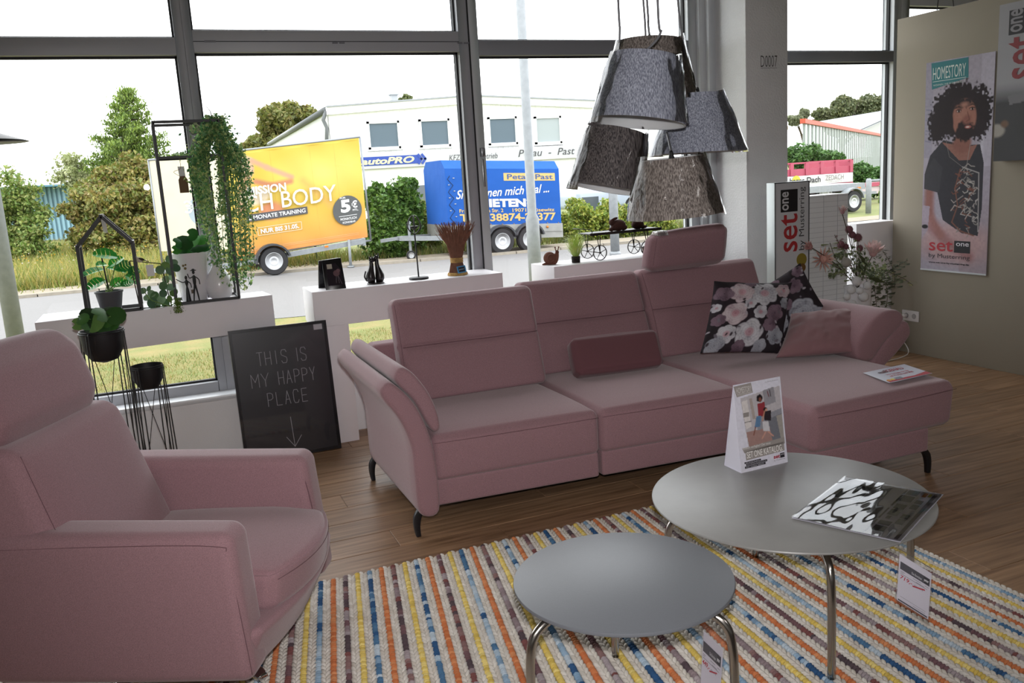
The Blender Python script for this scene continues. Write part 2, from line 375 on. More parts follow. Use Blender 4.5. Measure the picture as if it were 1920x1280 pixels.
def leafmat():
    m = mat('leaf_green', 'ffffff', .5, attr='Col'); 
    if 'tl' not in m:
        m['tl'] = 1; t = m.node_tree; b = t.nodes['Principled BSDF']; tr = t.nodes.new('ShaderNodeBsdfTranslucent'); mx = t.nodes.new('ShaderNodeMixShader'); mx.inputs[0].default_value = .3
        a = [n for n in t.nodes if n.type == 'ATTRIBUTE'][0]; t.links.new(a.outputs[0], tr.inputs[0]); o = [n for n in t.nodes if n.type == 'OUTPUT_MATERIAL'][0]
        t.links.new(b.outputs[0], mx.inputs[1]); t.links.new(tr.outputs[0], mx.inputs[2]); t.links.new(mx.outputs[0], o.inputs[0])
    return m
def ragged(blobs, k=9):
    o = []
    for b in blobs:
        for _ in range(k):
            d = rng.normal(size=3); d /= np.linalg.norm(d); s = .28+.25*rng.random(); o.append((b[0]+d[0]*b[3]*.72, b[1]+d[1]*b[4]*.72, b[2]+d[2]*b[5]*.72, b[3]*s, b[4]*s, b[5]*s))
        o.append((b[0], b[1], b[2], b[3]*.7, b[4]*.7, b[5]*.7))
    return o
def inblobs(blobs, n, hollow=.55):
    w = np.array([b[3]*b[4]*b[5] for b in blobs])**.67; w /= w.sum(); k = rng.choice(len(blobs), n, p=w); d = rng.normal(size=(n, 3)); d /= np.linalg.norm(d, axis=1)[:, None]
    r = (hollow+(1.05-hollow)*rng.random(n))[:, None]; B = np.array(blobs); return B[k, :3]+d*r*B[k, 3:6]
# ================================================================== the room
M_frame = mat('grey_window_frame', 'a3a5ab', .45, noise=.02, nscale=3)
M_framew = mat('light_window_frame', 'c6cace', .45, noise=.02, nscale=3)
M_gasket = mat('rubber_gasket', '1c1c20', .7)
M_plaster = mat('white_plaster', 'dfe0e2', .9, noise=.03, nscale=6, bump=.8, bscale=70, bdist=.006)
M_plasterf = mat('white_wall_paint', 'eaeaec', .9, noise=.02, nscale=4, bump=.3, bscale=160, bdist=.002)
M_beige = mat('beige_wall_paint', '928a7c', .9, noise=.02, nscale=3, bump=.15, bscale=200, bdist=.001)
M_ceil = mat('grey_ceiling', '9c9a96', .9, noise=.02)
M_glass = clear('window_glass', (.985, 1, .995), .0, .0)
YG = 5.76                                    # glass plane
def struct(name, m, mt, bevel=0, **k): return m.obj(name, mt, bevel=bevel, kind='structure', **k)
fl_ = struct('floor', MB().box((-5, -4, -.06), (9, 5.72, -.012)), mat('floor_screed', '3a2f26', .9))
# planks run along the window wall
M_wood = mat('oak_plank', 'a58365', .42, color2='75583f', nscale=5, stretch=(.55, 9, 1), objrand=.10, bump=.12, bscale=7, bdist=.001, detail=8)
plank_me = MB().box((0, 0, -.012), (1.279, .1985, 0)).mesh('plank')
bmm = bmesh.new(); bmm.from_mesh(plank_me); bmesh.ops.bevel(bmm, geom=[e for e in bmm.edges if min(v.co.z for v in e.verts) > -.001], offset=.0022, segments=1, affect='EDGES'); bmm.to_mesh(plank_me); bmm.free()
plank_me.materials.append(M_wood)
for r in range(34):
    y = -1.0+r*.2; off = (r*.4637) % 1.28
    for c in range(-3, 8):
        x = c*1.28-off
        if y > 5.6 or x > 6.2 or x+1.28 < -2.2 or (y+.2 < 1.4): continue
        o = bpy.data.objects.new('plank', plank_me); COL.objects.link(o); o.parent = fl_; o.location = (x, y, 0)
        if y+.2 > 5.56: o.scale.y = (5.575-y)/.2
struct('ceiling', MB().box((-5, -4, 3.3), (9, 5.9, 3.4)), M_ceil)
struct('wall_back', MB().box((-5.1, -4.1, -.06), (9.1, -4, 3.4)), M_ceil)
struct('wall_left', MB().box((-5.1, -4, -.06), (-5, 5.9, 3.4)), M_ceil)
struct('wall_right', MB().box((9, -4, -.06), (9.1, 5.9, 3.4)), M_ceil)
struct('wall_window', MB().box((-5, 5.58, -.06), (9, 5.9, .335)), M_plasterf)
s_ = struct('trim_1', MB().box((-5, 5.565, .335), (9, 5.80, .368)), mat('white_sill', 'd5d8dc', .3), bevel=.008)
tag(s_, 'pale window sill ledge')
# window bays: [x0, x1, transom z0, z1, top]
bays = [(-3.3, -1.52, 2.419, 2.52, 3.2), (-1.42, .272, 2.422, 2.522, 3.2), (.372, 2.05, 2.437, 2.565, 3.2), (2.19, 3.86, 2.41, 2.51, 3.2), (4.46, 5.875, 2.345, 2.43, 3.2), (6.04, 8.2, 9, 9, 2.79)]
LOW = [.43, .43, .43, .43, .43, .43]
def bay(n, x0, x1, z0, z1, top, px0, px1):
    w = thing('window_%d' % n, 'grey framed shop window bay with glass panes', None, (x0, YG, .4), kind='structure')
    m = MB(); m.box((px0, 5.70, .36), (x0, 5.82, 3.3)); m.box((x1, 5.70, .36), (px1, 5.82, 3.3)); m.box((x0, 5.70, .36), (x1, 5.82, .43)); m.box((x0, 5.70, top), (x1, 5.82, 3.3))
    m.obj('window_frame', M_frame if n < 4 else M_framew, w, bevel=.004)
    if z0 < 5: MB().box((x0, 5.695, z0), (x1, 5.82, z1)).obj('transom', M_frame if n < 4 else mat('grey_transom', '82858c', .45), w, bevel=.004)
    g = MB(); zz = [(.43, min(z0, top))]+([(z1, top)] if z0 < 5 else [])
    for a, b in zz:
        for q in ((x0, a, x0+.012, b), (x1-.012, a, x1, b), (x0, a, x1, a+.012), (x0, b-.012, x1, b)): g.box((q[0], 5.745, q[1]), (q[2], 5.775, q[3]))
    g.obj('gasket', M_gasket, w)
    for a, b in zz:
        m = MB(); m.add([(x0, YG, a), (x1, YG, a), (x1, YG, b), (x0, YG, b)], [(0, 1, 2, 3)]); m.obj('pane', M_glass, w)
    return w
ws = []
edges = [(-3.4, -1.47), (-1.47, .322), (.322, 2.125), (2.125, 3.93), (4.38, 5.955), (5.955, 9)]
for i, (b, e) in enumerate(zip(bays, edges)): ws.append(bay(i+1, *b, *e))
# hinges and handle of the middle sash
m = MB()
for px in (389, 399): m.box(P(px, 78, 5.70)-Vector((.018, .012, .005)), P(px, 78, 5.70)+Vector((.016, 0, .006)))
for px in (628, 641, 862, 874): m.box(P(px, 81, 5.70)-Vector((.018, .012, .004)), P(px, 81, 5.70)+Vector((.016, 0, .005)))
m.obj('hinge', mat('hinge_grey', '707178', .4), ws[2])
m = MB(); m.box((.372, 5.693, 2.497), (2.05, 5.697, 2.501)); m.obj('sash_joint', M_gasket, ws[2])
m = MB(); m.bar(P(905, 298, 5.66), P(909, 350, 5.66), .016, .012); m.box(P(905, 285, 5.68)-Vector((.014, .02, .03)), P(905, 285, 5.68)+Vector((.014, .03, .03))); m.obj('window_handle', mat('satin_steel', 'a0a2a6', .3, .9), ws[2], bevel=.004, label='grey lever window handle')
m = MB(); m.box((2.118, 5.69, .43), (2.126, 5.702, 3.2)); m.obj('sash_joint', M_gasket, ws[2])
# column beside the lamps
cx0, cx1 = 4.072, 4.447
col = struct('pillar', MB().box((cx0, 5.3, 0), (cx1, 5.86, 3.3)), M_plaster, bevel=.006, label='white rough plastered pillar between the windows')
struct('trim_2', MB().box((3.93, 5.66, .36), (cx0, 5.84, 3.3)).box((3.985, 5.62, .36), (3.998, 5.66, 3.3)), M_framew)
struct('trim_3', MB().box((cx1, 5.70, .36), (4.46, 5.84, 3.3)), M_framew)
pn = Panel(P(1426, 128, 5.3), Vector((.147, 0, 0)), Vector((0, 0, .088)), col)
pn.text('D0007', .0, .1, 1, 1, '3a3638', bold=-.012); pn.rect(.0, 0, 1, .03, '6a686a')
# free standing beige partition on the right
part = struct('partition', MB().box((5.55, 1.2, 0), (5.66, 5.353, 2.612)), M_beige, bevel=.004, label='beige painted partition wall with poster')
tag(MB().tube([P(1757, 19, 5.6), P(1764, -40, 5.6)], .004).obj('hanging_wire', mat('wire', '55555a', .4, .8)), 'thin steel wire above the beige partition, nearer the window', 'wire', 'wires above the partition')
tag(MB().tube([P(1788, 12, 5.6), P(1783, -40, 5.6)], .004).obj('hanging_wire', mat('wire')), 'thin steel wire above the beige partition, nearer the posters', 'wire', 'wires above the partition')
# ================================================================== outdoors
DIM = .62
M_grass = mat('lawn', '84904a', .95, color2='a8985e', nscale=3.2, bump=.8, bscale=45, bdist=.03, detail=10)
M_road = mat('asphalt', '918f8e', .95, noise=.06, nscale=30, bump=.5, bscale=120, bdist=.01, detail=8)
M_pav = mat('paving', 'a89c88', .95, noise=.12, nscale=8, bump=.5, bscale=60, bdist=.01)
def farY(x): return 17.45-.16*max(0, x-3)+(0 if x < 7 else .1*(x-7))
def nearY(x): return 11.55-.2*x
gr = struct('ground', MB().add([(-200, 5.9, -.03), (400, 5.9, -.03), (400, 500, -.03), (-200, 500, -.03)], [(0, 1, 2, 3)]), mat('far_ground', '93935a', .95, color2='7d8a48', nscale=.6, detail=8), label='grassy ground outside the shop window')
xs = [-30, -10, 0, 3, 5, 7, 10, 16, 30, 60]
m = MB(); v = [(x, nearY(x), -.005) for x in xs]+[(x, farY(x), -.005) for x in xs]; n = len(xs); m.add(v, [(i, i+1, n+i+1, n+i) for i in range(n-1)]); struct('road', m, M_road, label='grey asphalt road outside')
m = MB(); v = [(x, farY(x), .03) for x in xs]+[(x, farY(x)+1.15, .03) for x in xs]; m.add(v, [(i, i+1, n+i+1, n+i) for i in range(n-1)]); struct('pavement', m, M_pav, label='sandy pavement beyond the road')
kb = thing('kerb', 'row of pale kerb stones beyond the road', None, (0, 17, 0), kind='structure')
M_kerb = mat('kerb_stone', 'a89f90', .9, noise=.1, nscale=12, objrand=.1)
x = -5.0
while x < 14:
    a = Vector((x, farY(x), 0)); b = Vector((x+.98, farY(x+.98), 0)); MB().hexa([a+Vector((0, -.06, -.03)), b+Vector((0, -.06, -.03)), b+Vector((0, .06, -.03)), a+Vector((0, .06, -.03)), a+Vector((0, -.05, .05)), b+Vector((0, -.05, .05)), b+Vector((0, .06, .05)), a+Vector((0, .06, .05))]).obj('kerb_stone', M_kerb, kb); x += 1.0
m = MB(); m.add([(-30, 5.9, -.01), (40, 5.9, -.01), (40, nearY(40), -.01), (-30, nearY(-30), -.01)], [(0, 1, 2, 3)]); struct('lawn', m, M_grass, label='patchy lawn strip under the window')
def blades(name, n, xr, yr, hh, cols, lab, w=.006, z=0, dens=None, parent=None):
    x = xr[0]+(xr[1]-xr[0])*rng.random(n); y = yr[0]+(yr[1]-yr[0])*rng.random(n) if not callable(yr) else yr(x)
    h = hh*(.4+.8*rng.random(n)); lean = rng.normal(size=(n, 2))*h[:, None]*.35; a = rng.random(n)*6.28; dx = np.cos(a)*w; dy = np.sin(a)*w
    v = np.stack([np.stack([x-dx, y-dy, x*0+z], 1), np.stack([x+dx, y+dy, x*0+z], 1), np.stack([x+lean[:, 0], y+lean[:, 1], z+h], 1)], 1).reshape(-1, 3)
    me = bpy.data.meshes.new('b'); me.vertices.add(3*n); me.vertices.foreach_set('co', v.ravel().astype(np.float32)); me.loops.add(3*n); me.loops.foreach_set('vertex_index', np.arange(3*n, dtype=np.int32)); me.polygons.add(n); me.polygons.foreach_set('loop_start', np.arange(0, 3*n, 3, dtype=np.int32)); me.update(calc_edges=True)
    pal = np.array([lin(c) for c in cols]); c = pal[rng.integers(0, len(pal), n)]*(.7+.6*rng.random((n, 1))); setcol(me, np.repeat(c, 3, 0))
    o = obj(name, me, leafmat(), parent, False, kind='stuff'); return tag(o, lab, 'grass')
blades('grass', 26000, (-1.5, 4), (5.95, 9.5), .035, ['8ea04a', 'a9a75c', 'c4b274', '6f8f3c', 'b9a062'], 'short dry grass on the strip under the window', .003)
blades('grass', 46000, (-12, 3.6), lambda x: 18.6+17*rng.random(len(x))**1.5, .42, ['8f9e45', 'a8a553', 'bcae5e', '7d9440', 'cdbb6a'], 'tall yellowish meadow grass beyond the pavement', .012)
blades('grass', 12000, (2.5, 14), lambda x: farY(5)+1.0+2.5*rng.random(len(x)), .22, ['76843a', '8f9a48', '66752f', '9a8a4c'], 'dark verge grass under the trailers', .01)
blades('weeds', 900, (-8, 3), lambda x: 17.9+1.0*rng.random(len(x)), .12, ['9aa552', 'b5b060', '84973f'], 'low weeds growing through the pavement', .01, .03)
tag(obj('flowers', leafmesh(np.stack([-10+13*rng.random(1500), 19+11*rng.random(1500), .25+.3*rng.random(1500)], 1), .035, ['e0b020', 'e8c030', 'd89a18', 'f0e8d8'], 1), leafmat(), None, False, kind='stuff'), 'yellow and white wild flowers in the meadow', 'flowers')
def plant(name, lab, cat, blobs, n, size, cols, trunk=None, tr=.1, group=None, hollow=.5, elong=1.5, upb=0, trunkcol='5d4f3e', branches=8):
    if cat in ('bush', 'hedge') and blobs[0][1] > 18.2: blobs = list(blobs)+[(b[0], b[1]-.2, min(.5, b[2]*.5), b[3]*.95, b[4], min(.6, b[2]*.6)) for b in blobs if b[2] < 2.6]; n = int(n*1.3)
    b0 = blobs[0]; t = thing(name, lab, cat, (b0[0], b0[1], 0), group)
    o = obj('crown', leafmesh(inblobs(ragged(blobs), n, hollow), size, cols, elong, upb=upb), leafmat(), t, False, kind='stuff')
    if trunk is not None:
        m = MB(); top = Vector((b0[0], b0[1], trunk)); m.tube([(b0[0], b0[1], -.02), (b0[0]+.05, b0[1], trunk*.5), top], lambda q: tr*(1-.6*q), 7)
        for k in range(branches):
            bb = blobs[k % len(blobs)]; m.tube([Vector((top.x, top.y, top.z*(.4+.5*random.random()))), Vector(bb[:3])+Vector((random.uniform(-.5, .5)*bb[3], random.uniform(-.5, .5)*bb[4], random.uniform(0, .5)*bb[5]))], lambda q: tr*.4*(1-.8*q), 5)
        m.obj('trunk', mat('bark_'+trunkcol, trunkcol, .9), t)
    return t
def bl(px, py, Y, rpx, rpy=None, d=1.0):
    c = P(px, py, Y); k = Y/FPX*1.02; return (c.x, c.y, c.z, rpx*k, rpx*k*d, (rpy or rpx)*k)
GR = ['5f7a2c', '7c8f3c', '8d9a48', '4d6426', '9c9f52']
plant('bush', 'olive green leafy thicket in front of the tall conifer', 'bush', [bl(215, 375, 27, 75, 45), bl(285, 380, 26.5, 60, 55), bl(255, 330, 28, 55, 40), bl(160, 400, 27, 40, 25), bl(200, 415, 26.5, 60, 25), bl(280, 425, 26, 60, 22), bl(330, 400, 26.5, 35, 35), bl(235, 350, 27.5, 50, 40)], 42000, .085, ['8d9644', 'a8a452', 'b5a45a', '74883a', '97824a'], hollow=.2)
plant('bush', 'dense dark bush left of the cream banner panel', 'bush', [bl(300, 330, 30, 60, 45), bl(250, 300, 31, 40, 25)], 16000, .10, ['4f6a28', '66802f', '3f5a22'], hollow=.2)
plant('birch_tree', 'thin pale leafed young tree left of the conifer', 'tree', [bl(140, 330, 30, 42, 36), bl(130, 305, 30, 28, 22), bl(165, 350, 30, 35, 25)], 2600, .075, ['b8c288', 'ccd09a', 'a8b474'], 2.0, .05, hollow=.1, branches=14)
plant('shrub', 'leafy shrub at the left edge before the blue container', 'bush', [bl(20, 365, 27, 45, 40), bl(45, 400, 27, 38, 30), bl(0, 410, 27, 40, 40), bl(60, 425, 26.5, 40, 18)], 9000, .07, ['9aab58', '82a048', 'b3b868', '6d8f3c'], 1.2, .05, hollow=.15)
plant('shrub', 'large broad-leaved green shrub right of the yellow banner', 'bush', [bl(735, 385, 18.8, 52, 48, .6), bl(725, 440, 18.6, 50, 40, .6), bl(760, 360, 19, 32, 30, .6), bl(705, 380, 19, 28, 35, .6)], 13000, .075, ['6f9a3c', '86aa4c', '55802e', '4a6e28'], .8, .04, hollow=.15)
plant('shrub', 'small yellow green shrub left of the blue trailer', 'bush', [bl(798, 420, 19.3, 26, 36, .8), bl(790, 395, 19.3, 16, 22, .8)], 4500, .055, ['a8b04a', '8fa544', '75903a'], hollow=.2)
plant('hedge', 'yellow green hedge behind the pole right of the blue trailer', 'hedge', [bl(1090, 400, 18.5, 42, 30, .9), bl(1135, 400, 18.5, 38, 27, .9), bl(1175, 400, 18.5, 30, 26, .9), bl(1225, 405, 18.5, 45, 30, .9), bl(1065, 420, 18.3, 25, 26, .8)], 20000, .055, ['b4c04c', '93ab42', '7d9a3c', 'c8c85a'], hollow=.25)
plant('hedge', 'dark green hedge below the corrugated wall seen at the right', 'hedge', [bl(1500, 290, 25.5, 40, 36), bl(1545, 305, 25.3, 45, 30), bl(1600, 325, 25, 45, 22), bl(1650, 330, 25, 40, 22)], 15000, .10, ['4f7a34', '6a944a', '3d6228'], hollow=.25)
plant('shrub', 'light green shrub at the right edge of the right window', 'bush', [bl(1662, 370, 16, 20, 40, 1), bl(1680, 340, 16, 22, 40, 1)], 4200, .06, ['8aa850', '6f9040', 'a5b860'], hollow=.2)
plant('oak_tree', 'broad brownish green tree behind the grey gabled wall', 'tree', [bl(525, 225, 110, 42, 32), bl(490, 270, 110, 35, 24), bl(555, 215, 110, 30, 24), bl(475, 285, 110, 22, 20), bl(540, 260, 110, 45, 30)], 18000, .44, ['848c46', '98984e', '6d783a', 'a0945a'], 6, .5, hollow=.3)
plant('oak_tree', 'large dull green tree over the white roof at the right', 'tree', [bl(1580, 205, 200, 38, 30), bl(1625, 200, 200, 40, 34), bl(1545, 215, 200, 26, 22), bl(1665, 200, 200, 40, 36), bl(1600, 235, 200, 60, 26)], 24000, .65, ['7a8258', '8c8f66', '69744c', '5c6844'], 9, .9, hollow=.3)
plant('oak_tree', 'small far treetop left of the large right-hand tree', 'tree', [bl(1508, 215, 210, 16, 12), bl(1490, 225, 210, 20, 12)], 5000, .6, ['8c9470', 'a0a684'], 8, .6, hollow=.3)
plant('oak_tree', 'tiny treetop behind the chimney of the white building', 'tree', [bl(760, 188, 75, 12, 10)], 1200, .2, ['8a9460', '75804c'], 6, .2)
# conifer with upswept tufted branches
t = thing('conifer', 'tall spiky conifer standing over the thicket', 'tree', (P(245, 400, 30).x, 30, 0)); b = P(252, 440, 30); tp = P(238, 168, 30)
m = MB(); m.tube([(b.x, 30, 0), (b.x-.1, 30, 2.5), tp], lambda q: .16*(1-.85*q), 7); cen = []
for k in range(17):
    q = (k+.3)/17; hp = Vector((b.x, 30, .8)).lerp(tp, q); L = (1-q)**.8*1.95+.10; nb = 6 if q < .7 else 4
    for j in range(nb):
        a = k*1.3+j*6.283/nb+random.uniform(-.25, .25); LL = L*random.uniform(.6, 1.12); e = hp+Vector((math.cos(a)*LL, math.sin(a)*LL, LL*.10+.05))
        m.tube([hp, hp.lerp(e, .55)-Vector((0, 0, .07)), e], lambda u: .03*(1-.7*u), 4)
        for s in range(int(3+LL*4.2)):
            f_ = (s+.6)/int(3+LL*4.2); c = hp.lerp(e, .3+.7*f_)+Vector((random.gauss(0, .05), random.gauss(0, .05), .05+random.gauss(0, .02))); cen.append(c)
m.obj('trunk', mat('bark_x', '5b5040', .9), t)
cen = np.array(cen); cen = np.repeat(cen, 38, 0)+rng.normal(size=(len(cen)*38, 3))*np.array([.085, .085, .06])
obj('crown', leafmesh(cen, .042, ['6f8f34', '93ad48', '55722a', 'a8c058'], 2.6, upb=1.4), leafmat(), t, False, kind='stuff')
# galvanised poles
M_galv = mat('galvanised_steel', 'a0a5a9', .5, 0, noise=.1, nscale=14)
def pole(lab, px, py, Y, r0, r1, h, step=None):
    g = P(px, py, Y); t = thing('street_pole', lab, 'pole', (g.x, Y, 0), 'galvanised poles outside')
    m = MB(); prof = [(r0, 0), (r0, step or h*.5), (r1, (step or h*.5)+.06), (r1, h)]; m.lathe(prof, (g.x, Y, 0), 20); m.obj('shaft', M_galv, t, True)
    MB().lathe([(r0*1.25, 0), (r0*1.25, .05), (r0, .08)], (g.x, Y, 0), 20).obj('base_collar', M_galv, t, True)
pole('galvanised pole outside the left window, nearest of the poles', 24, 600, 10.6, .09, .08, 3.2*2)
pole('tall galvanised pole in front of the blue trailer', 1003, 500, 10.2, .085, .058, 7, 1.05)
pole('thin grey pole standing in front of the yellow green hedge', 1153, 460, 14.5, .085, .085, 1.75, 1)
g = P(1628, 398, 18.5); t = thing('steel_barrier', 'grey steel post with rail outside the right window', 'post', (g.x, 18.5, 0)); MB().lathe([(.075, 0), (.075, .9), (.05, .95)], (g.x, 18.5, 0), 18).obj('post', M_galv, t, True); MB().tube([(g.x, 18.5, .88), (g.x+1.6, 18.3, .9)], .035).obj('rail', M_galv, t, True)
# lamp shade edge peeking in at the far left
c = P(-60, 268, 5.0); t = thing('dome_lamp', 'edge of a dark metal dome lamp at the left border', 'lamp', c); MB().lathe([(.265, 0), (.255, .004), (.12, .05), (.03, .075), (.025, .12)], c, 40).obj('shade', mat('black_metal', '1a1a1c', .4), t, True); MB().tube([c+Vector((0, 0, .12)), Vector((c.x, c.y, 3.29))], .004).obj('cable', mat('black_metal'), t)
# wheels
M_tyre = mat('tyre_rubber', '2c2b2e', .8); M_rim = mat('silver_rim', 'e2e4e8', .5, 0)
def wheel(c, R, w, par, side=-1):
    w_ = thing('wheel', None, None, c, parent=None); w_.parent = par; w_.location = Vector(c)-wpos(par); ax = (0, 1, 0); c = Vector(c)
    MB().lathe([(R*.62, -w/2), (R*.93, -w/2), (R, -w*.3), (R, w*.3), (R*.93, w/2), (R*.62, w/2)], c, 36, ax, cap=False).obj('tyre', M_tyre, w_, 'auto')
    m = MB(); y = side*w/2; m.lathe([(R*.64, y*.95), (R*.60, y*1.05), (R*.55, y*.7), (R*.42, y*.75), (R*.34, y*.95), (R*.2, y*.98), (R*.17, y*.75), (R*.05, y*.75)], c, 36, ax); m.obj('rim', M_rim, w_, True)
    m = MB()
    for k in range(14): a = 2*math.pi*k/14; cc = c+Vector((math.cos(a)*R*.485, y*.745, math.sin(a)*R*.485)); m.add(m.ring(cc+Vector((0, -.004, 0)), ax, R*.035, 8), [tuple(range(8))])
    for k in range(5): a = 2*math.pi*k/5+.3; m.ell(c+Vector((math.cos(a)*R*.12, y*.8, math.sin(a)*R*.12)), R*.03, 6, 4)
    m.obj('rim_holes', mat('dark_hole', '303034', .8), w_, kind='stuff')
def fender(c, R, w, par, a0=10, a1=170, mt=None):
    m = MB(); rs = []
    for k in range(13):
        a = math.radians(a0+(a1-a0)*k/12); d = Vector((math.cos(a), 0, math.sin(a)*.98)); p = Vector(c)+d*R; q = Vector(c)+d*(R*.9)
        rs.append([p+Vector((0, -w/2, 0)), p+Vector((0, w/2, 0)), q+Vector((0, w/2, 0)), q+Vector((0, -w/2, 0))])
    m.loft(rs); return m.obj('mudguard', mt or mat('grey_plastic', '45474c', .6), par)
# ---- advertising trailer with yellow banner
Y1 = 17.3; tl, tr_, br, bl_ = P(436, 286, Y1), P(663, 259, Y1), P(697, 443, Y1), P(446, 481, Y1)
t = thing('banner_trailer', 'single axle trailer carrying a yellow gym advertising banner', 'trailer', (2.4, Y1, 0))
tl = Vector((1.48, Y1, P(420, 287, Y1).z)); bl_ = Vector((1.35, Y1, P(420, 485, Y1).z)); tl.x = bl_.x = 1.40; brx = P(680, 350, Y1).x; tr_.x = br.x = 4.02
zt0, zt1, zb0, zb1 = tl.z, tr_.z, bl_.z, br.z
pn = Panel((1.40, Y1, zb0), (2.60, 0, 0), (0, 0, zt0-zb0), t); pn.V = Vector((0, 0, zt0-zb0))
# slightly rising banner: shear of the panel with the trailer's tilt
sl = (zt1-zt0)/2.6; pn.U = Vector((2.60, 0, (zt1-zt0+zb1-zb0)/2)); pn.V = Vector((0, 0, ((zt0-zb0)+(zt1-zb1))/2))
cv = Cv(260, 200, .78, 'e6c446'); yy = cv.y; cv.blend((yy-.55)*2.0, 'f0a04c'); cv.blend((yy-.9)*5, 'f59a5a'); cv.nz(.05, 6)
cv.ell(.72, .30, .5, .28, 'f6dc70', soft=.9)
cv.ell(.15, .17, .065, .11, 'dcae8c', soft=.2); cv.ell(.135, .10, .085, .07, 'e0c098', soft=.25, rag=.15, fr=40); cv.ell(.155, .175, .04, .075, 'efc8a8', soft=.3); cv.ell(.135, .17, .008, .008, '5a3c30', soft=.4); cv.ell(.175, .165, .008, .008, '5a3c30', soft=.4); cv.ell(.165, .225, .015, .007, 'b8605c', soft=.4)
cv.line([(.20, .10), (.30, .18), (.47, .30)], .045, 'e2a884'); cv.line([(.21, .30), (.32, .355), (.46, .34)], .05, 'd08a60'); cv.line([(.13, .30), (.09, .55)], .10, 'e2aa86'); cv.ell(.19, .44, .13, .10, 'f4e2c0', soft=.3); cv.ell(.30, .60, .11, .11, 'e89868', soft=.4); cv.line([(.55, .35), (.74, .62)], .07, 'efbb62', .6)
for x in (.15, .33, .62, .8): cv.line([(x, .02), (x+.02, .98)], .004, 'd9a03c', .4)
pn.paint(cv, 'banner', 1, .6, curve=lambda a, b: .012*np.sin(a*22+b*3)*np.sin(b*9)*(b > .02)*(b < .98))
pn.lift = .02
pn.text('MISSION', .14, .575, .42, .655, 'ffffff', bold=.03); pn.text('CH BODY', .11, .415, .785, .575, 'fffaf0', bold=.004); pn.text('CH BODY', .117, .422, .778, .568, 'e8bc50', bold=-.034, l=1.3); pn.rect(.115, .325, .56, .395, '56565a', l=1.25); pn.text('2 MONATE TRAINING', .13, .34, .545, .38, 'ffffff', bold=.02, l=1.45)
pn.lines([[(.185, .18), (.505, .18), (.505, .255), (.185, .255), (.185, .18)]], .008, 'fff2dc', l=1.1); pn.text('NUR BIS 31.05.', .205, .195, .485, .24, 'ffffff', bold=.03, l=1.1)
pn.disc(.86, .30, .29, '5c5e5e', l=1.05); pn.text('5', .81, .28, .885, .41, 'ffffff', bold=.045, l=1.3); pn.text('€', .895, .315, .94, .39, 'ffffff', bold=.03, l=1.3); pn.text('FÜR', .81, .42, .855, .442, 'ffffff', bold=.02, l=1.3); pn.text('MTL.', .90, .285, .945, .305, 'ffffff', bold=.02, l=1.3)
pn.rect(.79, .245, .93, .25, 'ffffff', l=1.3); pn.text('MONATLICH', .80, .205, .925, .23, 'ffffff', bold=.02, l=1.3); pn.text('KÜNDBAR', .815, .172, .915, .196, 'ffffff', bold=.02, l=1.3); pn.lines([[(.03, .06), (.93, .06)], [(.03, .045), (.93, .045)]], .004, 'f8cfa0', l=1.1)
M_tube = mat('steel_tube', 'a4a9ae', .4, .5); q = [pn.pt(-.01, -.05, 0), pn.pt(1.025, -.04, 0), pn.pt(1.012, 1.01, 0), pn.pt(-.01, 1.01, 0)]; m = MB()
for i in range(4): m.tube([q[i]+Vector((0, .03, 0)), q[(i+1) % 4]+Vector((0, .03, 0))], .02)
m.obj('banner_frame', M_tube, t, True)
# cream back-side panel of the second banner, leaning away to the left
a = P(278, 300, 18.6); A0 = Vector((a.x, 18.6, .55)); ev = Vector((1.38, Y1+.08, .55))-A0; p2 = Panel(A0, ev, (0, 0, a.z-.55), t); cv = Cv(80, 90, 1.3, 'efe6c8'); cv.nz(.04, 8); p2.paint(cv, 'banner_back', 1, .7)
p2.disc(.62, .42, .27, 'b4c4cc', l=4); p2.text('5', .60, .34, .82, .56, 'eef0e8', l=8, mirror=True, bold=.04); p2.text('€', .42, .40, .56, .54, 'eef0e8', l=8, mirror=True, bold=.02); p2.text('FÜR', .58, .59, .72, .63, 'eef0e8', l=8, mirror=True, bold=.02)
m = MB(); q = [p2.pt(0, -.25, 0), p2.pt(1, -.02, 0), p2.pt(1, 1, 0), p2.pt(0, 1, 0)]
for i in range(4): m.tube([q[i], q[(i+1) % 4]], .02)
m.tube([p2.pt(.1, -.25, 0), p2.pt(.12, .2, 0)], .02); m.obj('back_frame', M_tube, t, True)
m = MB(); a = P(448, 497, Y1); b = P(682, 452, Y1); m.bar((a.x-.4, Y1+.02, a.z-.01), (b.x, Y1+.02, b.z), .06, .10); m.bar((a.x-.4, Y1+1.3, a.z), (b.x, Y1+1.3, b.z+.02), .06, .10); m.box((b.x-.02, Y1, b.z-.09), (b.x+.04, Y1+1.3, b.z+.06)); m.bar((a.x+.3, Y1, a.z+.12), (b.x-.3, Y1+.1, b.z+.12), .03); m.bar((a.x-.4, Y1+.02, a.z), (a.x-1.5, Y1+.8, a.z-.02), .06, .08)
for q in (.2, .5, .8): m.bar((a.x+q*2, Y1+.02, a.z+.3), (a.x+q*2, Y1+1.3, a.z+.3-.1), .04)
m.obj('chassis', M_galv, t)
c = P(513, 490, Y1-.1); wheel((c.x, Y1-.1, .27), .27, .17, t); wheel((c.x-.06, Y1+1.35, .27), .27, .17, t); fender((c.x, Y1-.1, .27), .34, .24, t, 15, 185)
MB().cone((P(655, 480, Y1).x, Y1-.05, 0), (P(652, 440, Y1).x, Y1-.05, .55), .028, .028, 10).cone((P(655, 480, Y1).x, Y1-.05, 0), (P(655, 480, Y1).x, Y1-.05, .03), .07, .07, 10).obj('support_leg', M_galv, t, True)
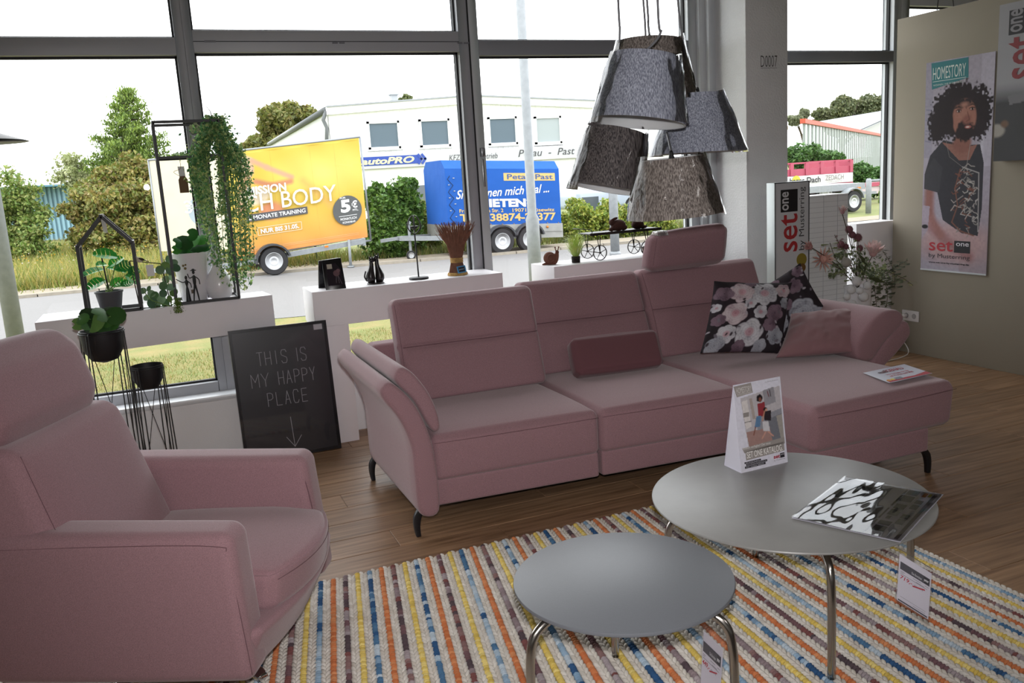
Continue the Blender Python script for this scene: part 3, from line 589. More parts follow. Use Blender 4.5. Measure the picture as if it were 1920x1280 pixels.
MB().cone((P(614, 480, Y1).x, Y1+1.3, 0), (P(610, 440, Y1).x, Y1+1.3, .45), .025, .025, 8).obj('support_leg', mat('black_metal'), t, True)
for px, py in ((453, 487), (612, 462)): c = P(px, py, Y1-.06); MB().box(c-Vector((.035, .02, .018)), c+Vector((.035, .0, .018))).obj('marker_lamp', mat('amber_lens', 'f08a10', .3), t)
# ---- blue tarpaulin trailer
Y2 = 17.0; t = thing('tarpaulin_trailer', 'two axle trailer with blue tarpaulin cover and hire lettering', 'trailer', (6.8, Y2, 0)); M_blue = mat('blue_tarpaulin', '2c66c0', .75, spec=.15, noise=.05, nscale=1.5, bump=.5, bscale=2.2, bdist=.05); M_alu = mat('dirty_aluminium', 'b0b0ac', .5, .3, noise=.12, nscale=5)
x0, x1, zb, ze, zr = 5.62, 8.18, .66, 1.83, 2.0; tilt = lambda x, z: z-(x-x0)*.055; D = 1.45
prof = [(0, zb), (0, ze), (.2, zr), (D-.2, zr), (D, ze), (D, zb)]; m = MB(); rs = [[Vector((x, Y2+a, tilt(x, z))) for a, z in prof] for x in np.linspace(x0, x1, 2)]; m.loft(rs); m.obj('tarpaulin', M_blue, t)
pn = Panel((x0, Y2, tilt(x0, zb)), (x1-x0, 0, tilt(x1, zb)-tilt(x0, zb)), (0, 0, ze-zb), t, lift=.004)
pn.rect(.50, .79, .96, .925, 'e8c478', l=1); pn.text('Petau-Past', .53, .815, .94, .905, '3a5f9c', l=2, bold=.015); pn.text('Sie können mich mal ...', .08, .47, .90, .625, 'ffffff', shear=.35, l=2, bold=.012, rise=.11)
pn.text('MIETEN?!', .26, .325, .76, .475, 'ffffff', l=2, bold=.05); pn.text('Franz-Karsten Str. 2', .10, .235, .48, .30, 'e8c478', l=2, bold=.02); pn.text('19071 Brüsewitz', .56, .235, .94, .30, 'e8c478', l=2, bold=.02); pn.text('Tel. 038874-21377', .10, .075, .95, .215, 'e8c478', l=2, bold=.03)
m = MB()
for k in range(8): m.tube([(x0+.10, Y2-.004, tilt(x0, ze-.15-k*.13)), (x0+(.16 if k % 2 else .05), Y2-.006, tilt(x0, ze-.215-k*.13)), (x0+.10, Y2-.004, tilt(x0, ze-.28-k*.13))], .006, 5)
m.obj('lacing_cord', mat('navy_cord', '1c2c48', .8), t)
for k in range(8): c = Vector((x0+(.05 if k % 2 else .16), Y2-.012, tilt(x0, ze-.2-k*.13))); MB().bar(c, c+Vector((.035, 0, 0)), .014).obj('strap_hook', mat('satin_steel'), t)
for k in range(10): c = Vector((x0+.15+k*.26, Y2-.006, tilt(x0+.15+k*.26, zb+.03))); MB().ell(c, .013, 8, 4).obj('rivet', mat('brass', 'b08a50', .4, .6), t)
m = MB(); rs = [[(x, Y2-.02, tilt(x, zb-.28)), (x, Y2+D+.02, tilt(x, zb-.28)), (x, Y2+D+.02, tilt(x, zb+.02)), (x, Y2-.02, tilt(x, zb+.02))] for x in (x0-.01, x1+.02)]; m.loft([[Vector(p) for p in r] for r in rs]); m.bar((x0, Y2-.03, tilt(x0, zb-.14)), (x1, Y2-.03, tilt(x1, zb-.14)), .02, .012); m.obj('side_board', M_alu, t)
m = MB(); a = Vector((x0, Y2+.15, .42)); m.bar(a, (4.75, Y2+.65, .46), .07, .09); m.bar((x0, Y2+D-.15, .42), (4.75, Y2+.75, .46), .07, .09); m.bar((4.8, Y2+.7, .47), (4.35, Y2+.7, .44), .05, .07); m.tube([(4.95, Y2+.6, .02), (4.95, Y2+.6, .75)], .03); m.bar((4.95, Y2+.6, .75), (4.98, Y2+.6, .80), .1, .05); m.obj('drawbar', M_galv, t)
wheel((4.95, Y2+.6, .10), .10, .06, t)
for px in (940, 992): c = P(px, 455, Y2-.05); wheel((c.x, Y2-.05, .275 if px < 950 else .27), .275, .17, t); fender((c.x, Y2-.05, .28), .345, .23, t, 12, 168)
c = P(1027, 425, Y2-.04); MB().cone(c, c+Vector((0, .02, 0)), .025, .025, 12).obj('marker_lamp', mat('amber_lens'), t, True)
# ---- white building opposite
DIM = .95
Yb = 42.0; c0 = P(614, 204, Yb); c1 = P(1260, 198, Yb); rid = P(880, 183, Yb); zE = c0.z
b = thing('commercial_building', 'white clad two storey workshop building across the road', 'building', (c0.x+6, Yb, 0))
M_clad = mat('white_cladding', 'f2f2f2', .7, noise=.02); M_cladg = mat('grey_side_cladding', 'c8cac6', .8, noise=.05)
m = MB(); m.add([(c0.x, Yb, -.03), (c1.x, Yb, -.03), (c1.x, Yb, c1.z-.15), (rid.x, Yb, rid.z-.15), (c0.x, Yb, zE-.15)], [(0, 1, 2, 3, 4)]); s2 = G(508, 272, zE-.1); s2 = Vector((c0.x-.5, s2.y, 0)) if s2.y < 0 else s2
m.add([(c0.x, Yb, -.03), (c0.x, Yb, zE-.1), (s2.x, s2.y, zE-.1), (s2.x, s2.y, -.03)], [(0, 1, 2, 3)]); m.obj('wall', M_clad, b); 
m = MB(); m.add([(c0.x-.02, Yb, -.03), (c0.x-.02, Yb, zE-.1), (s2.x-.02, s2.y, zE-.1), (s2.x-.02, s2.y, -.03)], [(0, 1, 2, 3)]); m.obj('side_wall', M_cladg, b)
m = MB(); k = 0; x = c0.x+.1
while x < c1.x: m.box((x, Yb-.03, 2.9), (x+.05, Yb, (zE if x < c0.x else min(zE+(rid.z-zE)*(x-c0.x)/(rid.x-c0.x), rid.z)) - .35)); x += .28
m.obj('cladding_ribs', M_clad, b, kind='stuff')
m = MB(); m.bar((c0.x-.1, Yb-.15, zE-.12), (rid.x, Yb-.15, rid.z-.12), .3, .34, (0, 0, 1)); m.bar((rid.x, Yb-.15, rid.z-.12), (c1.x, Yb-.15, c1.z-.12), .3, .34); m.obj('fascia', M_clad, b)
m = MB(); m.bar((c0.x-.1, Yb-.2, zE+.08), (rid.x, Yb-.2, rid.z+.08), .4, .07); m.bar((rid.x, Yb-.2, rid.z+.08), (c1.x, Yb-.2, c1.z+.08), .4, .07); m.add([(c0.x, Yb, zE), (c1.x, Yb, c1.z), (s2.x+20, s2.y, zE+.3), (s2.x, s2.y, zE)], [(0, 1, 2, 3)]); m.obj('roof', mat('roof_grey', '8c9094', .6), b)
MB().tube([(c0.x-.15, Yb-.1, zE-.05), (s2.x-.15, s2.y, zE)], .14).obj('gutter', mat('gutter_grey', '5f6264', .5), b, True)
MB().tube([(c0.x-.1, Yb-.1, zE-.1), P(606, 225, Yb), P(613, 240, Yb), P(612, 300, Yb)], .09).obj('downpipe', mat('gutter_grey'), b, True)
c = P(740, 183, Yb+4); MB().box((c.x-.18, Yb+4, c.z-.9), (c.x+.18, Yb+4.4, c.z+.15)).box((c.x-.26, Yb+3.9, c.z+.15), (c.x+.26, Yb+4.5, c.z+.22)).obj('chimney', mat('gutter_grey2', 'a0a4a6', .6), b)
def bwin(x0, y0, x1, y1, blind=False):
    a = P(x0, y1, Yb); d = P(x1, y0, Yb); w = .11; f = MB(); xa, xb, za, zb_ = a.x, d.x, a.z, d.z
    for q in ((xa, za, xa+w, zb_), (xb-w, za, xb, zb_), (xa, za, xb, za+w), (xa, zb_-w, xb, zb_)): f.box((q[0], Yb-.12, q[1]), (q[2], Yb, q[3]))
    f.box((xa-.1, Yb-.2, za-.06), (xb+.1, Yb, za)); o = f.obj('window', mat('pvc_white', 'd8dadc', .4), b); MB().box((xa+w, Yb-.05, za+w), (xb-w, Yb-.03, zb_-w)).obj('pane', mat('far_pane' if not blind else 'far_blind', '56646f' if not blind else '98a0a2', .3, spec=.2), o)
for r in ((691, 226, 747, 281, 0), (788, 222, 841, 277, 0), (916, 218, 967, 273, 0), (1003, 217, 1050, 271, 1), (797, 328, 822, 342, 0)): bwin(*r[:4], r[4])
a = P(668, 318, Yb-.2); d = P(1120, 276, Yb-.2); zl0 = P(668, 318, Yb-.2).z; zl1 = P(668, 292, Yb-.2).z
sg = MB().box((a.x, Yb-.25, zl0), (c1.x, Yb-.02, zl1+.02)).obj('sign_board', mat('sign_grey', 'b2b3b6', .5), b)
w = c1.x-a.x; fx = lambda px: (P(px, 295, Yb-.25).x-a.x)/w
pn = Panel((a.x, Yb-.25, zl0), (w, 0, 0), (0, 0, zl1-zl0), sg, lift=.02)
pn.rect(fx(672), .22, fx(782), .86, '1f3f94', l=1); pn.poly([(fx(782), .22), (fx(787), .54), (fx(782), .86)], '1f3f94', l=1); pn.text('autoPRO', fx(676), .3, fx(776), .78, 'f4ee9c', l=2, bold=.03, shear=.25)
for k in (0, 1): pn.lines([[(fx(784+k*7), .86), (fx(790+k*7), .54), (fx(784+k*7), .22)]], .12, '1f3f94', l=2)
pn.text('KFZ-Meisterbetrieb', fx(842), .3, fx(933), .72, '4a4a4e', l=1, shear=.2); pn.text('Petau  -  Past', fx(972), .3, fx(1078), .85, '3a3a3e', l=1, shear=.25)
DIM = .8
# white delivery van between building and trailer, blue car behind the hedge
def van(lab, px0, px1, pyt, pyb, Y, colr, fruit=False, name='van'):
    a = P(px0, pyb, Y); d = P(px1, pyt, Y); v = thing(name, lab, 'van' if name == 'van' else 'car', ((a.x+d.x)/2, Y, 0)); z1 = d.z; L = d.x-a.x
    rhex(bx8(a.x, d.x, Y, Y+1.9, .3, z1), .15, mid=(2, 2, 2)).obj('body', mat('paint_'+colr, colr, .3, coat=.6), v, True)
    MB().box((a.x+.06*L, Y-.01, z1-.75), (a.x+.3*L, Y+.01, z1-.25)).obj('side_window', mat('car_glass', '50585f', .1), v)
    for q in (.2, .8): wheel((a.x+q*L, Y+.1, .33), .33, .2, v)
    if fruit:
        p_ = Panel((a.x+.36*L, Y-.005, .75), (.55*L, 0, 0), (0, 0, .75), v, .01); cv = Cv(60, 40, .6, 'f0ece6')
        for k in range(26): cv.ell(random.uniform(.05, .95), random.uniform(.45, .95), .09, .13, random.choice(['c8323a', '4f9a3c', '7ab040', 'd84a3c', 'e89a70']), soft=.3)
        for k in range(14): cv.ell(random.uniform(.05, .8), random.uniform(.2, .6), .07, .10, random.choice(['4f9a3c', '7ab040', 'd84a3c']), soft=.3)
        p_.paint(cv, 'fruit_picture', 1)
    return v
van('white delivery van with vegetable picture behind the blue trailer', 775, 930, 322, 440, 24, 'eceef0', True)
van('pale blue parked car showing over the yellow green hedge', 1085, 1210, 348, 420, 27, 'a9b4c6', False, 'car')
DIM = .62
# ---- blue container far left
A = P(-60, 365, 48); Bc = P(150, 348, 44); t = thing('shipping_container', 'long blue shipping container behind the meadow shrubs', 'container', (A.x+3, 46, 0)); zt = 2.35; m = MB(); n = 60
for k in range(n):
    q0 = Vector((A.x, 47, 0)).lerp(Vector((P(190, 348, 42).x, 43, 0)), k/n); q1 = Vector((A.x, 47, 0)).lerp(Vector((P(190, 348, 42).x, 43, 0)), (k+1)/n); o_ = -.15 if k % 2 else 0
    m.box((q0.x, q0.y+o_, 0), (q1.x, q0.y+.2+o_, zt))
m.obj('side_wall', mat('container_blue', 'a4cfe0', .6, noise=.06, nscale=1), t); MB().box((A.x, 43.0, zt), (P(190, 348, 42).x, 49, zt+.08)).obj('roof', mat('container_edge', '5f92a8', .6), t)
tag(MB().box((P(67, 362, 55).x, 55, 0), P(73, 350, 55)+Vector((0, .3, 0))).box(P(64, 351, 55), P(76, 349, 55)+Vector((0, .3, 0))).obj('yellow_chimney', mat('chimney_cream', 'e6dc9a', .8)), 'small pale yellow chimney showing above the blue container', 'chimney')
# ---- right-hand window view
zt = P(1505, 226, 34).z; A = P(1505, 226, 34); Bq = G(1700, 262, zt); d = (Bq-A); n = 150
t = thing('warehouse', 'long white corrugated hall with orange roof edge at the right', 'building', (A.x, 34, 0)); m = MB()
for k in range(n):
    q0 = A+d*(k/n); q1 = A+d*((k+1)/n); o_ = Vector((-.22, -.22, 0)) if k % 2 else Vector((0, 0, 0)); m.add([(q0.x+o_.x, q0.y+o_.y, 0), (q1.x+o_.x, q1.y+o_.y, 0), (q1.x+o_.x, q1.y+o_.y, zt-.1), (q0.x+o_.x, q0.y+o_.y, zt-.1)], [(0, 1, 2, 3)])
m.obj('corrugated_wall', mat('corrugated_white', 'b2bab6', .7), t); MB().bar(A-Vector((0, 0, .02)), Bq-Vector((0, 0, .02)), .25, .22).obj('roof_edge', mat('orange_fascia', 'cc5434', .6), t)
e1, e2, e3, e4 = P(1520, 230, 150), P(1700, 200, 150), P(1700, 264, 135), P(1560, 240, 135); m = MB(); m.add([e1, e2, e3, e4], [(0, 1, 2, 3)]); m.obj('roof', mat('white_roof', 'b8bcc8', .6), t)
m = MB(); m.add([P(1608, 248, 134), P(1700, 206, 134), P(1700, 270, 134)], [(0, 1, 2)]); m.obj('gable', mat('gable_white', 'd8d8d8', .7), t); MB().bar(P(1608, 246, 133.5), P(1700, 205, 133.5), .2).obj('verge', mat('gutter_grey'), t)
o = MB().box((P(1470, 300, 36).x, 36, 0), (A.x+.6, 38, P(1490, 243, 36).z)).obj('brick_annex', mat('orange_brick', 'd4714c', .85, noise=.1, nscale=3)); tag(o, 'orange brick annex left of the corrugated hall', 'building')
MB().box((P(1470, 300, 36).x, 35.7, P(1490, 243, 36).z), (A.x+.5, 38.5, P(1490, 236, 36).z)).obj('roof', mat('annex_roof', 'e0c080', .7), o)
Yt = 22.0; a = P(1470, 345, Yt); d = P(1600, 298, Yt); t = thing('truck_trailer', 'rose red drop side trailer with white roofing banner', 'trailer', (a.x+1.3, Yt, 0)); M_rose = mat('rose_red', 'c05068', .6)
zt, zm, zb = P(1600, 298, Yt).z, P(1600, 322, Yt).z, P(1600, 340, Yt).z
MB().box((a.x-1, Yt, zb), (d.x, Yt+.06, zt-.2)).box((a.x-1, Yt, zt-.05), (d.x, Yt+.06, zt)).box((a.x-1, Yt, zb-.15), (d.x, Yt+2, zb)).box((d.x-.06, Yt, zb), (d.x, Yt+2, zt)).obj('drop_side', M_rose, t)
for k in range(7): x = a.x-.9+(d.x-a.x+.8)*k/6; MB().box((x-.06, Yt-.04, zm), (x+.06, Yt+.05, zt-.02)).obj('upright', M_rose, t)
pn = Panel((a.x-1, Yt-.01, zb), (d.x-a.x+1, 0, 0), (0, 0, zm-zb), t, lift=.02); pn.rect(0, 0, .99, .96, 'f2f0ee', 'banner', l=1)
w = d.x-a.x+1; fx = lambda px: (P(px, 333, Yt).x-a.x+1)/w; pn.text('bares Dach', fx(1478), .2, fx(1536), .8, '2c2c2e', bold=.02); pn.text('ZEDACH', fx(1545), .32, fx(1579), .85, '8c8480'); pn.text('GRUPPE', fx(1547), .12, fx(1577), .2, '9c9490'); pn.disc(fx(1491), .5, .16, 'd8d040')
wheel((P(1560, 360, Yt).x, Yt+.4, .42), .42, .25, t); c = P(1565, 352, Yt+.4); m = MB(); m.box((a.x, Yt+.3, .45), (d.x, Yt+.5, zb-.1)); m.obj('chassis', mat('dark_chassis', '3c2830', .8), t); fender((c.x, Yt+.3, .5), .55, .4, t, 0, 180, mat('dark_chassis'))
a = P(1597, 392, 19.6); t = thing('flatbed_trailer', 'low grey flatbed car trailer in front of the rose red trailer', 'trailer', (a.x-1, 19.6, 0)); m = MB(); l = P(1500, 355, 19.6); r = P(1622, 368, 19.6); m.slab([(l.x-1, 19.6, .62), (r.x, 19.6, .62), (r.x, 19.6, .80), (l.x-1, 19.6, .80)], (0, 1.8, 0)); m.bar((r.x, 20.4, .5), (r.x+1.2, 20.4, .45), .08); m.obj('deck', M_galv, t); c = P(1597, 380, 19.5); wheel((c.x, 19.5, .3), .3, .2, t); fender((c.x, 19.5, .32), .38, .26, t, 10, 170, M_galv)
MB().box((r.x-.3, 19.58, .64), (r.x-.18, 19.6, .69)).obj('marker_lamp', mat('amber_lens'), t)
a = P(1602, 385, 22.4); d = P(1680, 340, 22.4); o = MB().box((a.x, 22.4, .3), (d.x+2, 22.7, d.z)).obj('site_wall', mat('pale_rose', 'e0d0d2', .8)); tag(o, 'pale low trailer side with red edge behind the grey post', 'trailer'); MB().box((a.x, 22.35, d.z-.1), (d.x+2, 22.72, d.z+.02)).obj('top_rail', M_rose, o); MB().box((P(1659, 300, 22.3).x-.06, 22.3, .3), (P(1659, 300, 22.3).x+.06, 22.4, P(1659, 296, 22.3).z)).obj('corner_post', M_rose, o)

DIM = 1.0
# ================================================================== display plinths under the window
M_plinth = mat('white_plinth_laminate', 'ebe8ec', .5, noise=.01)
def plinth(lab, parts, group='white display plinths'):
    m = MB(); [m.hexa(p) for p in parts]; o = m.obj('display_plinth', M_plinth, None, bevel=.002, origin=(parts[0][0][0], parts[0][0][1], 0)); return tag(o, lab, 'plinth', group)
ZB = .975
def footprint(pts, z0, z1): return [(x, y, z0) for x, y in pts]+[(x, y, z1) for x, y in pts]
b1 = [(-.645, 5.275), (.632, 5.43), (.605, 5.69), (-.64, 5.66)]
t = MB().hexa(footprint(b1, .765, ZB)).hexa(footprint([(-.645, 5.275), (-.44, 5.30), (-.45, 5.56), (-.64, 5.56)], 0, .765)).obj('display_plinth', M_plinth, None, bevel=.002, origin=(0, 5.5, 0))
tag(t, 'white plinth bridge by the left window carrying the black house frame and plants', 'plinth', 'white display plinths')
t = MB().hexa(footprint([(.857, 5.335), (2.112, 5.325), (2.112, 5.69), (.857, 5.69)], .755, ZB)).hexa(footprint([(.857, 5.335), (1.062, 5.335), (1.062, 5.56), (.857, 5.56)], 0, .755)).hexa(footprint([(1.91, 5.335), (2.112, 5.325), (2.112, 5.56), (1.91, 5.56)], 0, .755)).obj('display_plinth', M_plinth, None, bevel=.002, origin=(1.4, 5.5, 0))
tag(t, 'white plinth bridge with photo frame, cats and twig bundle on top', 'plinth', 'white display plinths')
t = MB().hexa(footprint([(2.50, 5.345), (3.78, 5.335), (3.78, 5.69), (2.48, 5.69)], .755, ZB)).hexa(footprint([(2.50, 5.345), (2.70, 5.345), (2.70, 5.56), (2.50, 5.56)], 0, .755)).hexa(footprint([(3.58, 5.345), (3.78, 5.345), (3.78, 5.56), (3.58, 5.56)], 0, .755)).obj('display_plinth', M_plinth, None, bevel=.002, origin=(3.1, 5.5, 0))
tag(t, 'white plinth bridge behind the sofa with the wheeled iron cart on top', 'plinth', 'white display plinths')
a = P(1606, 420, 5.37); t = MB().box((a.x, 5.37, 0), (5.62, 5.56, a.z)).obj('display_plinth', M_plinth, None, bevel=.002, origin=(5.3, 5.4, 0))
tag(t, 'tall white plinth block against the beige partition', 'plinth', 'white display plinths')
# ================================================================== upholstery
def fabric(name, c, dark=.1):
    m = mat(name, c, .95, noise=dark, nscale=420, bump=.35, bscale=700, bdist=.001, sheen=.32, detail=2); return m
M_pink = fabric('dusty_pink_flat_weave', '947278', .22); M_velvet = fabric('dusky_rose_velvet', '6c454b', .05); M_seam = mat('pink_seam_thread', '6f5056', .9)
M_leg = mat('black_lacquered_metal', '17171b', .35)
def seam(pts, par, r=.0012, name='seam', k=4): return MB().tube(pts, r, 5, smooth=k).obj(name, M_seam, par, True)
sofa = thing('corner_sofa', 'dusty pink corner sofa with chaise, headrest and floral cushions on it', 'sofa', (2.3, 4.0, 0))
def yf(x): return 3.665-.06*(x-1.06)                # front line of the seats
# seat modules: front upholstery from the plinth up to the seat, then base rail below
def seatmod(x0, x1, y0a, y0b, yb, label=None, name='seat_cushion'):
    f = lambda q, p: [0, (-.012 if q[1] < -.9 else 0)*max(0, 1-q[0]**2)**.5*max(0, 1-q[2]**2)**.5, (.016 if q[2] > .9 else 0)*max(0, 1-q[0]**4)**.5*max(0, 1-q[1]**2)**.5-.012*max(0, (-q[1]-.3))**2*(q[2] > .2)]
    o = rhex([(x0, y0a, .235), (x1, y0b, .235), (x1, yb, .235), (x0, yb, .235), (x0, y0a, .462), (x1, y0b, .462), (x1, yb, .452), (x0, yb, .452)], .035, f, (8, 8, 4)).obj(name, M_pink, sofa, True)
    r = rhex([(x0+.006, y0a+.012, .118), (x1-.006, y0b+.012, .118), (x1-.006, yb-.05, .118), (x0+.006, yb-.05, .118), (x0+.006, y0a+.012, .245), (x1-.006, y0b+.012, .245), (x1-.006, yb-.05, .245), (x0+.006, yb-.05, .245)], .014, None, (3, 3, 3)).obj('base_rail', M_pink, sofa, True)
    seam([(x0+.01, y0a-.012+.006, .425), ((x0+x1)/2, (y0a+y0b)/2-.02, .427), (x1-.01, y0b-.006, .425)], o, .0012)
    return o
seatmod(1.055, 1.895, yf(1.055), yf(1.895), 4.60); seatmod(1.90, 2.70, yf(1.90), yf(2.70), 4.75)
f = lambda q, p: [0, (-.012 if q[1] < -.9 else 0)*max(0, 1-q[0]**2)**.5*max(0, 1-q[2]**2)**.5, (.018 if q[2] > .9 else 0)*max(0, 1-q[0]**4)**.5*max(0, 1-q[1]**4)**.5]
ch = rhex([(2.705, 3.055, .235), (3.60, 3.06, .235), (3.60, 4.75, .235), (2.705, 4.75, .235), (2.70, 3.04, .462), (3.625, 3.06, .462), (3.62, 4.75, .452), (2.70, 4.75, .452)], .045, f, (8, 12, 4)).obj('chaise_cushion', M_pink, sofa, True)
rhex(bx8(2.73, 3.46, 3.075, 4.7, .118, .245), .014, None, (3, 3, 3)).obj('base_rail', M_pink, sofa, True)
seam([(2.72, 3.034, .425), (3.16, 3.024, .427), (3.61, 3.052, .425)], ch); 
# back frame behind
rhex(bx8(1.02, 3.72, 4.58, 4.74, .13, .74), .04, None, (8, 3, 3)).obj('back_frame', M_pink, sofa, True)
def back(x0, x1, yb, yt, z0, z1, th=.17, crease=.54, dx=0, name='backrest'):
    def f(q, p):
        o = [0, 0, 0]
        if q[1] < -.5:
            c = (q[2]+1)/2; o[1] = -.030*max(0, 1-q[0]**6)*(math.sin(math.pi*min(1, max(0, c/crease)))**.35 if c < crease else .75*math.sin(math.pi*(c-crease)/(1-crease))**.35) * (abs(q[2]) < .97)+.012*math.exp(-((c-crease)/.02)**2)
        return o
    o = rhex([(x0, yb, z0), (x1, yb-.02, z0), (x1, yb+th, z0), (x0, yb+th, z0), (x0+dx, yt, z1), (x1+dx, yt-.02, z1), (x1+dx, yt+th*.75, z1-.015), (x0+dx, yt+th*.75, z1-.015)], .04, f, (8, 3, 44)).obj(name, M_pink, sofa, True)
    zc = z0+(z1-z0)*crease; yc = yb+(yt-yb)*crease; seam([(x0+dx*crease+.02, yc-.004, zc), (x0+.3, yc-.008-.006, zc), (x1-.3, yc-.028, zc), (x1-.02, yc-.024, zc)], o, .0022)
    return o
bk1 = back(1.125, 1.93, 4.28, 4.45, .455, .995, .17)
bk2 = back(1.95, 2.735, 4.43, 4.66, .455, .985, .17, .55)
bk3 = back(2.745, 3.60, 4.40, 4.63, .455, .985, .17, .55)
for o, (xa, xb, yb, yt) in ((bk1, (1.145, 1.91, 4.275, 4.44)), (bk2, (1.97, 2.715, 4.42, 4.65)), (bk3, (2.765, 3.58, 4.39, 4.62))):
    seam([(xa-.012, yb+.02, .48), (xa-.012, (yb+yt)/2-.005, .74), (xa-.01, yt+.0, .965)], o, .0013)
# headrest on the third back
hd = rhex([(2.755, 4.52, .975), (3.30, 4.50, .985), (3.30, 4.64, .99), (2.755, 4.66, .98), (2.735, 4.42, 1.205), (3.255, 4.40, 1.235), (3.255, 4.52, 1.238), (2.735, 4.54, 1.21)], .05, puff(.012), (6, 4, 5)).obj('headrest', M_pink, sofa, True, label='tilted pink headrest bolster')
MB().bar((2.97, 4.70, .9), (2.97, 4.56, 1.05), .03, .008).bar((3.12, 4.70, .9), (3.12, 4.56, 1.05), .03, .008).obj('headrest_bracket', M_leg, sofa)
seam([(2.765, 4.50, 1.02), (2.755, 4.455, 1.12), (2.748, 4.42, 1.19)], hd)
rhex([(2.75, 4.41, 1.2), (2.82, 4.40, 1.2), (2.82, 4.5, 1.20), (2.75, 4.5, 1.20), (2.75, 4.42, 1.226), (2.82, 4.42, 1.229), (2.82, 4.48, 1.23), (2.75, 4.48, 1.226)], .008, None, (2, 2, 2)).obj('plastic_scrap', clear('crinkled_film', (.97, .97, .98), .15, .08, .6, haze=.1, bscale=40), sofa, True)
# arms: extruded profiles
def inset(poly, d):
    n = len(poly); o = []; area_ = sum(poly[i][0]*poly[(i+1) % n][1]-poly[(i+1) % n][0]*poly[i][1] for i in range(n)); s = 1 if area_ > 0 else -1
    for i in range(n):
        a = Vector(poly[(i-1) % n]); b = Vector(poly[(i+1) % n]); t_ = (b-a).normalized(); o.append(Vector(poly[i])+Vector((-t_.y, t_.x))*d*s)
    return o
def extr(poly, y0, y1, r=.03, k=5, shear=(0, 0)):
    p = loopcat([Vector(q) for q in poly], k); rs = []; Y = [(y0, r), (y0+r*.12, r*.52), (y0+r*.4, r*.2), (y0+r, 0)]+[(y0+(y1-y0)*i/8, 0) for i in range(1, 8)]+[(y1-r, 0), (y1-r*.4, r*.2), (y1-r*.12, r*.52), (y1, r)]
    for y, d in Y:
        q = inset(p, d) if d else p; u = (y-y0)/(y1-y0); rs.append([Vector((v.x+shear[0]*u, y, v.y+shear[1]*u)) for v in q])
    return MB().loft(rs)
shell = [(.962, .125), (.950, .30), (.945, .44), (.905, .57), (.832, .69), (.84, .735), (.885, .745), (.975, .64), (1.03, .50), (1.052, .36), (1.052, .125)]
pad = [(.918, .725), (.905, .765), (.935, .80), (.985, .775), (1.05, .68), (1.088, .58), (1.096, .50), (1.066, .485), (1.035, .53), (.985, .64)]
arm = thing('armrest', None, None, (1.0, 4.0, 0), parent=sofa); arm.location = Vector((1.0, 4.0, 0))-wpos(sofa)
s_ = extr(shell, 3.60, 4.56, .022).obj('arm_shell', M_pink, arm, True); s_ = extr(pad, 3.64, 4.56, .02, shear=(0, -.005)).obj('arm_pad', M_pink, arm, True)
pass
shellR = [(3.615, .13), (3.615, .34), (3.72, .43), (3.86, .575), (3.945, .635), (4.0, .625), (4.02, .55), (3.93, .46), (3.80, .36), (3.775, .25), (3.77, .13)]
padR = [(3.60, .47), (3.60, .56), (3.70, .665), (3.80, .715), (3.90, .71), (3.945, .66), (3.90, .60), (3.80, .53), (3.72, .45), (3.66, .44)]
arm = thing('armrest', None, None, (3.7, 4.1, 0), parent=sofa); arm.location = Vector((3.7, 4.1, 0))-wpos(sofa)
extr(shellR, 3.72, 4.66, .024).obj('arm_shell', M_pink, arm, True); extr(padR, 3.70, 4.66, .025).obj('arm_pad', M_pink, arm, True)
def sleg(x, y, sx, sy, h=.135, k=1.0):
    m = MB(); a = Vector((x, y, h)); pts = [a, a+Vector((sx*.012, sy*.012, -.04)), a+Vector((sx*.02, sy*.02, -.09)), a+Vector((sx*.05, sy*.05, -h))]; rs = []
    pts = [a, a+Vector((-sx*.03, 0, -.035)), a+Vector((-sx*.04, 0, -.085)), a+Vector((-sx*.038, 0, -h))]
    for i, p in enumerate(catmull(pts, 4)):
        w = .035-.019*i/12; rs.append([p+Vector((-w, -.012, 0)), p+Vector((w*.3, -.012, 0)), p+Vector((w*.3, .012, 0)), p+Vector((-w, .012, 0))])
    return m.loft(rs).obj('leg', M_leg, sofa, bevel=.003)
sleg(1.0, 3.66, 1, 0); sleg(1.0, 4.53, 1, 0); sleg(3.44, 3.09, -1, 0); sleg(3.68, 4.6, -1, 0); sleg(2.76, 3.12, 1, 0)
rhex(bx8(1.0, 3.44, 3.70, 4.66, .105, .135), .01, None, (2, 2, 2)).obj('base_frame', M_leg, sofa, True)
